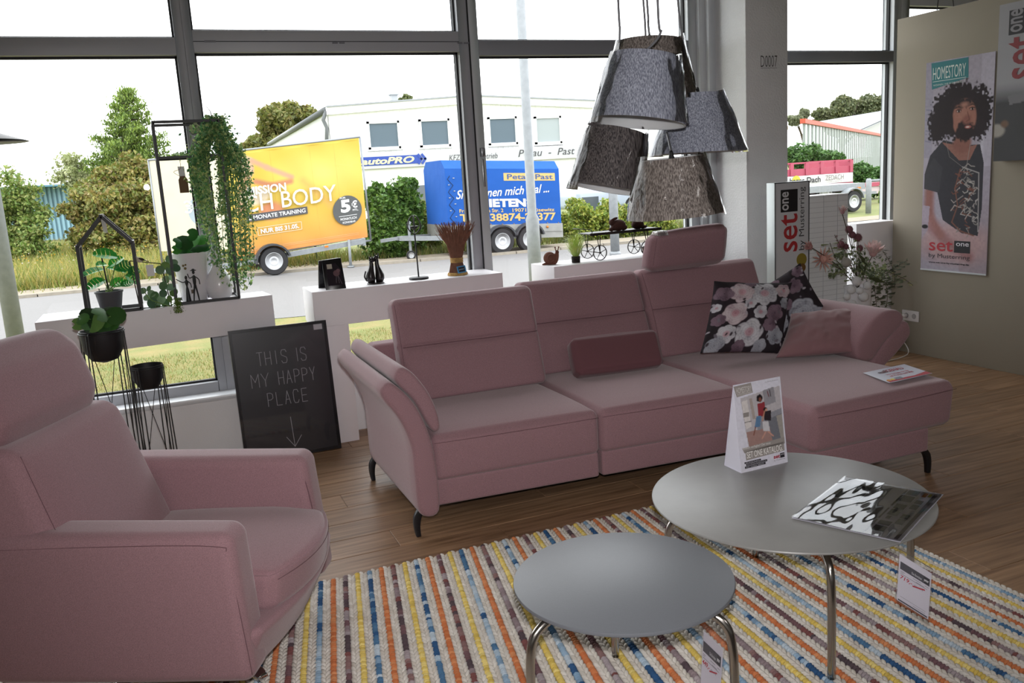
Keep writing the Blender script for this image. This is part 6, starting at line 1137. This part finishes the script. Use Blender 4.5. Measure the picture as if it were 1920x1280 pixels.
a, b = P(1522, 359, 5.12), P(1590, 362, 5.12); t = thing('display_column', 'white column with fine grey grid lines beside the light box', 'column', ((a.x+b.x)/2, 5.25, 0)); xa, xb = a.x-.06, b.x; zt_ = b.z
MB().box((xa, 5.12, 0), (xb, 5.29, zt_)).obj('body', mat('white_laminate', 'eceef0', .4), t); m = MB(); z = .05
while z < zt_: m.box((xa-.001, 5.1185, z), (xb+.001, 5.12, z+.0022)); m.box((xa-.0015, 5.12, z), (xa, 5.29, z+.0022)); z += .037
m.obj('horizontal_grooves', mat('groove_grey', 'c0c1c6', .6), t, kind='stuff'); MB().box((xa+.17, 5.118, 0), (xa+.173, 5.12, zt_)).box((xb-.10, 5.118, 0), (xb-.097, 5.12, zt_)).obj('vertical_grooves', mat('groove_grey'), t, kind='stuff')
# white vase with flowers
c = Vector((P(1608, 590, 4.88).x, 4.88, 0)); zr = P(1608, 536, 4.88).z; t = thing('floor_vase', 'tall white floor vase with cotton bolls in front behind the sofa end', 'vase', c); MB().lathe([(.07, 0), (.08, .01), (.095, zr-.02), (.10, zr), (.093, zr), (.088, zr-.1), (0, zr-.1)], c, 40).obj('body', M_white, t, 'auto')
q0 = Vector((c.x, 4.88, zr-.02)); stem = mat('brown_stem', '4a3c2c', .8); M_petal = mat('petal', 'ffffff', .7, attr='Col')
bq = thing('flower_bouquet', 'bouquet of dusty pink proteas, thistles and eucalyptus in the white vase', 'flowers', q0)
def petal(base, tip, w, nrm, c0, c1, par, cup=.3, mb=None):
    base, tip = Vector(base), Vector(tip); d = tip-base; s_ = d.cross(Vector(nrm)).normalized()*w; mid = base+d*.55+Vector(nrm).normalized()*-cup*w; return ([base, mid-s_, tip, mid+s_], [c0, c0, c1, c0])
def bloom(px, py, r, up, c0, c1, n, Y=4.85, rings=((1, .35), (.85, .6), (.6, .9)), w=.22, lab=None, name='protea', ctr=None):
    c = P(px, py, Y); R = r*Y/FPX; up = Vector(up).normalized(); u = up.cross(Vector((0, 1, .1))).normalized(); v = up.cross(u); f = thing(name, None, None, c); f.parent = bq; f.location = c-wpos(bq)
    if lab: f['label'] = lab
    vs, fs, cs = [], [], []; b = c-up*R*.6
    for ri, (ln, el) in enumerate(rings):
        for k in range(n):
            a = 2*math.pi*(k+ri*.5)/n+random.uniform(-.1, .1); d = (u*math.cos(a)+v*math.sin(a)); tip = b+(d*(1-el)+up*el).normalized()*R*1.75*ln*random.uniform(.9, 1.05); q, cc = petal(b+d*R*.12, tip, R*w, d*el-up*(1-el), c0, c1, f); i0 = len(vs); vs += q; cs += [lin(x) for x in cc]; fs += [(i0, i0+1, i0+2, i0+3)]
    me = bpy.data.meshes.new('pt'); me.from_pydata(vs, [], fs); setcol(me, np.array(cs)*(.85+.3*rng.random((len(cs), 1)))); obj('petals', me, M_petal, f, False, kind='stuff')
    MB().ell(b+up*R*.35, (R*.4, R*.4, R*.5), 12, 8).obj('flower_head', mat('head_'+(ctr or c0), ctr or c0, .8), f, True); MB().tube([q0, (q0+b)/2+Vector((0, -.01, .03)), b], .003, 6, 4).obj('stem', stem, bq, True)
bloom(1580, 394, 13, (.05, -.1, 1), 'b0858a', 'd9c8c0', 9, rings=((1, .55), (.95, .8), (.9, .95)), w=.16); bloom(1518, 462, 14, (-.8, -.2, .35), 'b88886', 'cfa8a0', 9, rings=((1, .6), (.95, .85), (.9, .95)), w=.22)
bloom(1546, 485, 19, (-.2, -.9, .2), 'b5807a', 'e0c0b0', 13, rings=((1, .2), (.85, .45), (.6, .7)), w=.13, ctr='d8a89c'); bloom(1638, 468, 24, (.05, -.2, 1), 'dcb0b2', 'f0dcd8', 11, rings=((.92, .50), (.95, .66), (.9, .82), (.8, .93)), w=.30, ctr='d0a4a6')
def thistle(px, py, r, col, Y=4.9, fluffy=False, name='thistle', stalk=True):
    c = P(px, py, Y); R = r*Y/FPX; f = thing(name, None, None, c); f.parent = bq; f.location = c-wpos(bq); n = 260; d = rng.normal(size=(n, 3)); d /= np.linalg.norm(d, axis=1)[:, None]; m = MB()
    for k in range(n):
        dd = Vector(d[k]); s_ = dd.cross(Vector((.3, .5, .8))).normalized()*R*(.05 if not fluffy else .10); m.add([c+dd*R*.4-s_, c+dd*R*.4+s_, c+dd*R*(.95+.1*random.random())], [(0, 1, 2)])
    m.obj('bristles', mat('bristle_'+col, col, .9, noise=.15, nscale=50), f, kind='stuff'); MB().ell(c, R*(.75 if not fluffy else .9), 14, 9).obj('flower_head', mat('bristlec_'+col, col, .95), f, True)
    if stalk: MB().tube([q0, (q0+c)/2+Vector((0, -.01, .02)), c], .0025, 6, 4).obj('stem', stem, bq, True)
for x, y, r in ((1592, 430, 12), (1608, 445, 13), (1598, 440, 11), (1577, 458, 11), (1612, 465, 10), (1586, 462, 9)): thistle(x, y, r, '7a5058')
thistle(1587, 492, 13, 'a8a49c', 4.82, True, 'white_bud')
for x, y, r in ((1606, 527, 13), (1626, 535, 11), (1596, 543, 12), (1619, 556, 14), (1588, 556, 10), (1598, 570, 12), (1612, 545, 10)): thistle(x, y, r, 'dedee0', 4.76, True, 'cotton_boll', False)
cen = []; m = MB()
for (x, y, n, sp) in [(1600, 475, 60, 26), (1625, 500, 90, 24), (1650, 505, 70, 22), (1575, 478, 40, 14), (1612, 505, 90, 24), (1570, 500, 30, 16), (1560, 515, 16, 8), (1640, 520, 60, 16)]:
    for k in range(n): p = P(x+random.gauss(0, sp*.5), y+random.gauss(0, sp*.45), 4.88+random.gauss(0, .04)); cen.append(p[:])
obj('foliage', leafmesh(np.array(cen), .018, ['74805f', '5c6a4a', '8f9a80', '4c5638', 'a3ac7c'], 1.8), leafmat(), bq, False, kind='stuff')
def sprig(pts, n, L, col, Y=4.85, w=.008):
    q = catmull([P(x, y, Y) for x, y in pts], 8); MB().tube(q, .002, 5).obj('stem', stem, bq, True); vs, fs = [], []
    for k in range(n):
        u = (k+.5)/n; p = q[int(u*(len(q)-1))]; d = (q[min(len(q)-1, int(u*(len(q)-1))+1)]-p).normalized(); s_ = Vector((-d.z, 0, d.x)); 
        for sg in (-1, 1): t_ = p+(s_*sg*.8+d*.6).normalized()*L*(1-.4*u); nrm = Vector((random.uniform(-.2, .2), -w, random.uniform(-.3, .3)*w)); mid = p+(t_-p)*.5; pr = (t_-p).cross(Vector((0, 1, 0))).normalized()*w; i0 = len(vs); vs += [p, mid-pr+nrm*.4, t_, mid+pr+nrm*.4]; fs += [(i0, i0+1, i0+2, i0+3)]
    me = bpy.data.meshes.new('s'); me.from_pydata(vs, [], fs); setcol(me, np.array([lin(col)]*len(vs))*(.7+.6*rng.random((len(vs), 1)))); obj('sprig', me, leafmat(), bq, False, kind='stuff')
sprig([(1645, 520), (1665, 510), (1680, 500), (1702, 488)], 14, .035, '6a7060', w=.007); sprig([(1640, 525), (1670, 530), (1690, 520)], 12, .04, '59614c', w=.007); sprig([(1655, 470), (1668, 490), (1676, 510), (1678, 540)], 16, .03, '4a5244', w=.007); sprig([(1639, 535), (1642, 560), (1646, 595)], 16, .018, '565a48', 4.80, .010); sprig([(1660, 530), (1664, 550), (1662, 575)], 14, .018, '565a48', 4.82, .010); sprig([(1612, 530), (1580, 470), (1565, 440)], 6, .03, '8c6a6e', 4.88); sprig([(1640, 500), (1690, 520), (1712, 535)], 10, .018, '8a8c58', w=.004); sprig([(1600, 520), (1570, 490), (1556, 455)], 10, .02, '8a9468', w=.006); sprig([(1600, 525), (1572, 510), (1562, 515)], 7, .02, '8a9468', w=.007)
m = MB(); q = P(1612, 500, 4.82)
for (a, b_, w_) in (((1610, 475), (1628, 500), .03), ((1628, 520), (1660, 530), .03), ((1610, 495), (1620, 520), .025), ((1625, 490), (1620, 515), .02)):
    A_, B_ = P(*a, 4.83), P(*b_, 4.80); s_ = (B_-A_).cross(Vector((0, 1, 0))).normalized()*w_; Mi = (A_+B_)/2; me = MB().add([A_, Mi-s_*.6, B_, Mi+s_*.6], [(0, 1, 2, 3)]).mesh(); setcol(me, np.array([lin('3c4426')]*4)); obj('broad_leaf', me, M_leafg, bq, True)
# hanging fabric poster on the partition
XP0 = 5.545; a, b, c_, d = XP(1727, 505, XP0), XP(1852, 515, XP0), XP(1865, 97, XP0), XP(1738, 118, XP0)
zb_, zt_ = (a.z+b.z)/2, (c_.z+d.z)/2; ya, yb_ = (a.y+d.y)/2, (b.y+c_.y)/2
t = thing('poster_banner', 'tall fabric poster of a curly haired man in a dark shirt on the partition', 'poster', (XP0, ya, zb_)); BLp = Vector((XP0-.004, ya, zb_)); U = Vector((0, yb_-ya, 0)); V = Vector((0, 0, zt_-zb_)); MB().slab([BLp, BLp+U, BLp+U+V, BLp+V], (.005, 0, 0)).obj('cloth', mat('poster_cloth', 'b8b0bc', .8), t); MB().box((XP0-.008, ya, zb_-.004), (XP0, yb_, zb_+.008)).obj('bottom_rail', mat('clear_rail', 'c8ccd0', .3), t)
pn = Panel(BLp, U, V, t, .001); asp = V.length/U.length; cv = Cv(170, int(170*asp), asp, 'a9a2b0'); r = random.Random(4)
cv.blend((cv.x < .12)*(cv.y < .45)*.5, '8f8c9e'); cv.blend((cv.x > .82)*(cv.y < .5)*.5, 'c0bccb'); cv.blend(np.clip((cv.y-.62)*3, 0, .6)*(cv.x > .6), '9c8a90')
for y in (.22, .27, .32, .37): cv.line([(.02, y), (.10, y+.005)], .02, '74748a', .6)
cv.line([(.88, .15), (.86, .6)], .05, 'cfccd8', .6); cv.ell(.5, .86, .75, .13, 'b89a9c', soft=.5); cv.line([(.05, .76), (.35, .84), (.75, .92)], .16, 'a2787a'); cv.line([(.10, .62), (.14, .74), (.30, .82)], .14, '9a6c68'); cv.line([(.12, .58), (.09, .70)], .17, '8f625c')
cv.poly([(.02, .53), (.10, .44), (.30, .37), (.62, .40), (.84, .40), (.90, .48), (.90, .70), (.86, .82), (.62, .81), (.33, .75), (.22, .60), (.02, .60)], '33323a'); cv.poly([(.02, .53), (.16, .45), (.30, .50), (.26, .62), (.02, .60)], '3c3b42'); cv.poly([(.28, .38), (.66, .41), (.80, .40), (.70, .47), (.55, .47), (.40, .42)], '93665c')
cv.ell(.58, .39, .16, .055, '8a5c52', soft=.3); 
cv.ell(.50, .235, .40, .135, '241a20', soft=.12, rag=.22, fr=34, seed=5); cv.ell(.78, .25, .24, .11, '241a20', soft=.15, rag=.3, fr=40, seed=8); cv.ell(.22, .30, .18, .085, '241a20', soft=.15, rag=.3, fr=40, seed=9); cv.ell(.82, .33, .13, .05, '2a2026', soft=.2, rag=.4, fr=46, seed=11)
cv.ell(.60, .275, .185, .092, 'a06e60', soft=.12); cv.ell(.56, .25, .13, .05, 'a67466', soft=.6); cv.ell(.57, .205, .20, .03, '2c2026', soft=.5, rag=.3, fr=40); cv.ell(.615, .335, .155, .052, '281c20', soft=.2, rag=.12, fr=40); cv.ell(.40, .30, .05, .06, '261b20', soft=.3); cv.ell(.64, .285, .085, .028, '8c5a50', soft=.5); cv.ell(.66, .318, .055, .009, 'a8605c', soft=.3); cv.ell(.655, .318, .035, .0035, 'dccfc8', soft=.4)
for x, y in ((.515, .243), (.71, .238)): cv.ell(x, y, .05, .011, '6e463e', soft=.6); cv.ell(x, y, .032, .0048, 'c4b2ac', soft=.4); cv.ell(x+.004, y, .017, .006, '1c1214', soft=.3); cv.line([(x-.04, y-.004), (x, y-.0075), (x+.04, y-.004)], .009, '2a1a1a'); cv.line([(x-.06, y-.015), (x, y-.021), (x+.06, y-.016)], .018, '2c1e1e', .85)
cv.line([(.645, .25), (.675, .285), (.63, .293)], .016, '70443c', .8); cv.ell(.60, .215, .09, .018, 'aa7a6c', soft=.8)
cv.line([(.34, .37), (.40, .45), (.60, .50)], .006, '9a9490', .7); cv.line([(.70, .40), (.66, .50), (.62, .52)], .008, '9a9490')
for k in range(46):
    x, y = .50+.32*r.random(), .52+.27*r.random(); pts = [(x, y)]
    for _ in range(4): x += r.uniform(-.07, .07); y += r.uniform(-.02, .02); pts.append((min(.85, max(.45, x)), y))
    cv.line(pts, .012, r.choice(['b8b2ae', 'a8a09c', '7a4a3c', '8c8884']))
cv.line([(.57, .51), (.50, .60), (.55, .68), (.47, .76), (.60, .80), (.80, .82)], .02, '7d5244'); cv.line([(.60, .50), (.84, .53), (.86, .80)], .016, 'a8a4a4')
cv.poly([(.0, .68), (.12, .685), (.10, .80), (.0, .85)], 'a79aa8'); cv.ell(.05, .785, .06, .012, '1c1a20', soft=.3); cv.nz(.08, 40); pn.paint(cv, 'picture', 1, .8)
pn.poly([(.08, .995), (.63, .995), (.64, .905), (.10, .872)], '3f7f86', 'header_print', 2, .8); pn.text('HOMESTORY', .11, .915, .60, .972, 'cfdcd8', shear=0, l=3); pn.rect(.11, .906, .61, .9085, 'cfdcd8', l=3); pn.text('WOHNEN, WIE ES DIR GEFÄLLT.', .12, .885, .60, .896, 'cfdcd8', l=3)
pn.text('set', .13, .098, .50, .148, 'b02a38', bold=.008, l=3); pn.rect(.52, .095, .76, .152, '15121a', 'logo_box', 2); pn.text('one', .55, .127, .74, .143, 'd8d4dc', l=3, bold=.01); pn.text('by Musterring', .13, .058, .76, .085, '38343e', l=3); pn.text('www.set-one-by-musterring.de', .13, .035, .75, .045, '1c1a22', l=3, bold=.03)
# second box sign at the right edge
Xs = 5.47; a, b, c_ = XP(1875, 10, Xs), XP(1873, 302, Xs), XP(1990, 295, Xs); t = thing('wall_box_sign', 'large box sign with red lettering and dark photo cut by the right edge', 'sign', (Xs, a.y, b.z)); y0, y1, z0, z1 = a.y, a.y-.75, b.z, a.z; MB().box((Xs, y1, z0), (5.549, y0, z1)).obj('housing', mat('light_box_white', 'a5a3a6', .5), t, bevel=.003)
pn = Panel((Xs, y0, z0), (0, y1-y0, 0), (0, 0, z1-z0), t, .001); h = z1-z0; fz = lambda py: (XP(1895, py, Xs).z-z0)/h; fy = lambda px: (y0-XP(px, 100, Xs).y)/.75
cv = Cv(120, 150, h/.75, '97969c'); cv.blend(np.clip((cv.y-.50)*8, 0, 1), '1d1b22'); cv.ell(.02, .80, .10, .05, '9a948c', soft=.3); cv.ell(.10, .76, .05, .03, '6a4a34', soft=.5); cv.poly([(.12, .58), (.4, .56), (.4, .62), (.14, .64)], '6c6a70'); cv.ell(.5, .75, .32, .2, '121016', soft=.3); pn.paint(cv, 'picture', 1, .5)
pn.rect(fy(1890), fz(66), fy(1890)+.30, fz(20), '1d1a22', 'logo_box', 3); pn.text('one', fy(1893), fz(62), fy(1893)+.12, fz(20), '8e8c92', rot90=True, l=4, bold=.02); pn.text('set', fy(1890), fz(150), fy(1890)+.30, fz(70), '84262e', rot90=True, l=3, bold=.01)
# double socket with plug and white cable
a, b, c_ = XP(1693, 580, 5.549), XP(1724, 584, 5.549), XP(1724, 604, 5.549); t = thing('wall_socket', 'white double power socket on the beige partition', 'socket', (5.549, a.y, b.z)); ya, yb_, zt_, zb_ = a.y, b.y, (a.z+b.z)/2, c_.z
MB().box((5.540, yb_, zb_), (5.549, ya, zt_)).obj('cover_plate', mat('socket_white', 'd0cccc', .35), t, bevel=.002); w = ya-yb_
for k in (.27, .73): c = Vector((5.5395, ya-w*k, (zt_+zb_)/2)); MB().torus(c, (1, 0, 0), .019, .0016, 28, 6).obj('socket_ring', mat('socket_grey', '8d888a', .5), t, True); MB().lathe([(.0175, .001), (.0175, 0), (0, 0)], c-Vector((.0006, 0, 0)), 28, (-1, 0, 0)).obj('socket_well', mat('socket_shadow', 'a09c9c', .5), t)
c = Vector((5.535, ya-w*.27, (zt_+zb_)/2)); t2 = thing('power_cable', 'white plug and cable running down behind the sofa', 'cable', c); MB().lathe([(.016, 0), (.016, .025), (.01, .035)], c, 20, (-1, 0, 0)).obj('plug', mat('socket_white'), t2, True); MB().tube([c+Vector((-.03, 0, -.004)), c+Vector((-.04, 0, -.03)), XP(1693, 618, 5.50), XP(1690, 632, 5.48), Vector((5.42, 5.05, .02)), Vector((5.0, 5.0, .006))], .0035, 8, 6).obj('cord', mat('socket_white'), t2, True)
# ================================================================== on the tables
h = big[3]; a, b, c_, d = G(1368, 884, h), G(1391, 888, h), G(1477, 866, h), P(1, 1, 1); A_, B_, C_ = G(1358, 872, h), G(1390, 887, h), G(1477, 866, h)
t = thing('catalogue_display', 'white cardboard table display with printed couple and catalogue lettering', 'display', B_); U = C_-B_; D_ = A_-B_
# front leaning panel: top edge from measured pixels
tl, tr_ = P(1383, 722, B_.y+.045), P(1467, 704, C_.y+.045); Hh = (tl.z+tr_.z)/2-h; ap = B_+D_*.42+Vector((0, 0, Hh)); V = ap-B_
n_ = U.cross(V).normalized(); M_card = mat('white_display_card', 'd2d0dc', .5); MB().slab([B_, B_+U, B_+U+V, B_+V], -n_*.0012).obj('front_panel', M_card, t); back = [A_, A_+U, ap+U, ap]; MB().slab(back, (0, 0, .001)).obj('rear_panel', M_card, t); MB().slab([B_+Vector((0, 0, .002)), A_+Vector((0, 0, .002)), ap], U.normalized()*.001) if False else MB().loft([[B_+U*.01, A_+U*.01, ap+U*.01], [B_+U*.016, A_+U*.016, ap+U*.016]]).obj('side_panel', M_card, t); MB().slab([B_, B_+U, A_+U, A_], (0, 0, .001)).obj('bottom_panel', M_card, t)
pn = Panel(B_, U, V, t, .0007); asp = V.length/U.length; cv = Cv(110, int(110*asp), asp, 'd2d0dc'); r = random.Random(2)
cv.poly([(.12, .16), (.97, .10), (.97, .70), (.20, .74)], 'b4aeb2'); cv.poly([(.14, .20), (.26, .19), (.30, .50), (.18, .52)], 'cfc8c6'); cv.poly([(.30, .18), (.36, .18), (.40, .42), (.34, .42)], 'a29690'); cv.poly([(.60, .12), (.84, .10), (.86, .28), (.62, .30)], '8f8c92'); cv.poly([(.18, .55), (.97, .55), (.97, .74), (.22, .76)], '9c7c76'); cv.poly([(.40, .42), (.97, .36), (.97, .52), (.42, .56)], '8a8a92'); cv.poly([(.66, .46), (.97, .42), (.97, .72), (.72, .74)], '6f7078'); cv.poly([(.84, .44), (.97, .43), (.97, .72), (.90, .73)], '9a948e')
cv.ell(.52, .20, .075, .05, '1c1416', soft=.2, rag=.15); cv.ell(.53, .215, .035, .03, '7a4a3c', soft=.3); cv.poly([(.46, .26), (.62, .25), (.62, .40), (.46, .42)], '8a3038'); cv.poly([(.42, .40), (.52, .40), (.48, .52), (.36, .52)], '5a7a9c'); cv.line([(.38, .52), (.33, .60)], .03, '7a4a3c'); cv.ell(.62, .34, .05, .03, '20181a', soft=.3); cv.ell(.64, .35, .03, .022, 'c89a84', soft=.3); cv.poly([(.58, .36), (.74, .36), (.72, .48), (.58, .46)], '2a2026'); cv.line([(.60, .36), (.54, .46)], .03, 'b5836c'); cv.poly([(.54, .47), (.66, .48), (.68, .60), (.54, .58)], 'c4c2c6'); cv.line([(.58, .60), (.50, .66)], .03, 'c09080'); cv.line([(.64, .60), (.74, .66)], .03, 'c09080'); cv.line([(.70, .14), (.72, .20)], .02, '6a2028'); cv.line([(.75, .13), (.76, .20)], .02, '302028')
cv.nz(.06, 30); pn.paint(cv, 'picture', 1, .5)
pn.poly([(.0, .985), (.37, .995), (.39, .88), (.05, .86)], '938c88', l=2); pn.text('HOMESTORY', .05, .90, .36, .965, 'cfcac8', l=3); pn.rect(.06, .888, .37, .892, 'cfcac8', l=3); pn.text('WOHNEN, WIE ES DIR GEFÄLLT', .06, .872, .36, .882, 'cfcac8', l=3); pn.text('Die JUNGE Kollektion', .66, .962, .95, .975, '6a6870', l=2)
pn.poly([(.06, .275), (.97, .30), (.97, .225), (.10, .215)], '938c88', l=2); pn.text('Endlich verfügbar! Der neue', .08, .25, .66, .285, 'd8d4d2', l=3); pn.poly([(.12, .235), (.95, .25), (.95, .145), (.12, .13)], '938c88', l=2); pn.text('SET ONE KATALOG.', .14, .15, .91, .225, 'e2dedc', l=3, bold=.01)
pn.rect(.08, .095, .43, .115, '1c1a22', l=2); pn.rect(.11, .068, .56, .092, '1c1a22', l=2); pn.rect(.08, .04, .52, .065, '1c1a22', l=2); pn.text('Wir beraten Sie gerne', .10, .099, .40, .111, 'c8c6ce', l=3); pn.text('Ihren aktuellen Katalog finden Sie', .13, .073, .54, .086, 'c8c6ce', l=3); pn.text('mit vielen Ideen', .10, .046, .48, .06, 'c8c6ce', l=3)
pn.text('set', .70, .075, .84, .115, 'a02838', bold=.03, l=3); pn.rect(.845, .07, .94, .125, '141018', l=2); pn.text('one', .855, .10, .93, .115, 'c8c4cc', l=3); pn.text('by Musterring', .70, .045, .94, .062, '6a6670', l=3); pn.text('BLÄTTERN', .16, .555, .30, .57, '3a3840', l=3, bold=.02); pn.poly([(.14, .62), (.26, .62), (.27, .67), (.15, .67)], '8a8480', l=3)
# brochure in a glossy sleeve
zb_ = h+.003; a, b, c_, d = G(1484, 971, zb_), G(1688, 1017, zb_), G(1769, 925, zb_+.004), G(1584, 893, zb_+.004); c_.z = d.z = zb_
t = thing('brochure', 'open brochure in a glossy clear sleeve lying across the larger table', 'brochure', a); MB().slab([a, b, c_, d], (0, 0, .0012)).obj('pages', mat('brochure_paper', 'c4c2d0', .3), t)
pn = Panel(a+Vector((0, 0, .0012)), b-a, d-a, t, .0005); pn.V = d-a
sk = lambda u, v: (u+(((c_-d)-(b-a)).dot((b-a).normalized())/(b-a).length)*u*v, v)
pn.poly([sk(.68, .02), sk(.985, .02), sk(.985, .98), sk(.68, .98)], 'dedaea', 'page', 1, .3); pn.poly([sk(.93, .03), sk(.965, .03), sk(.965, .97), sk(.93, .97)], '57454f', 'bar', 2, .4)
for v0, v1 in ((.05, .30), (.33, .55), (.60, .98)): pn.poly([sk(.66, v0), sk(.678, v0), sk(.678, v1), sk(.66, v1)], '57454f', 'bar', 2, .4)
for u0, v0, u1, v1, cc in ((.70, .10, .81, .30, '3c383c'), (.70, .42, .80, .66, '46403f'), (.69, .72, .80, .98, '4a4644'), (.83, .28, .90, .48, '3a3438'), (.83, .60, .90, .80, '44404a'), (.84, .88, .88, .97, 'c0782c'), (.89, .90, .92, .97, 'a8a03c'), (.72, .34, .76, .40, '8c8694')):
    pn.poly([sk(u0, v0), sk(u1, v0), sk(u1, v1), sk(u0, v1)], cc, 'room_photo', 3, .3); um = (u0+u1)/2
    if v1-v0 > .15: pn.poly([sk(u0, (v0+v1)/2), sk(u1, (v0+v1)/2), sk(u1, (v0+v1)/2+.012), sk(u0, (v0+v1)/2+.012)], 'dedaea', 'page_gap', 4, .4)
pn.poly([sk(.015, .02), sk(.66, .02), sk(.66, .98), sk(.015, .98)], 'd4d4dc', 'page', 1, .3); pn.poly([sk(.12, .55), sk(.36, .55), sk(.36, .88), sk(.12, .88)], '3a3840', 'dark_photo', 2, .3); pn.poly([sk(.08, .10), sk(.26, .08), sk(.28, .16), sk(.10, .22)], '46444c', 'dark_photo', 2, .3)
nx, ny = 50, 36; U_, V_ = np.meshgrid(np.linspace(0, 1, nx), np.linspace(0, 1, ny)); w = np.array(a)+U_[..., None]*np.array(b-a)+V_[..., None]*np.array(d-a)+(U_*V_)[..., None]*np.array((c_-d)-(b-a)); w[..., 2] += .005+.0022*(vnoise(U_*6, V_*5, 7)-.5)+.0016*(vnoise(U_*14, V_*4, 9)-.5)
obj('clear_sleeve', gridmesh(w[::-1]), clear('sleeve_film', (.985, .985, .99), .05, .03, ior=1.3), t, True)
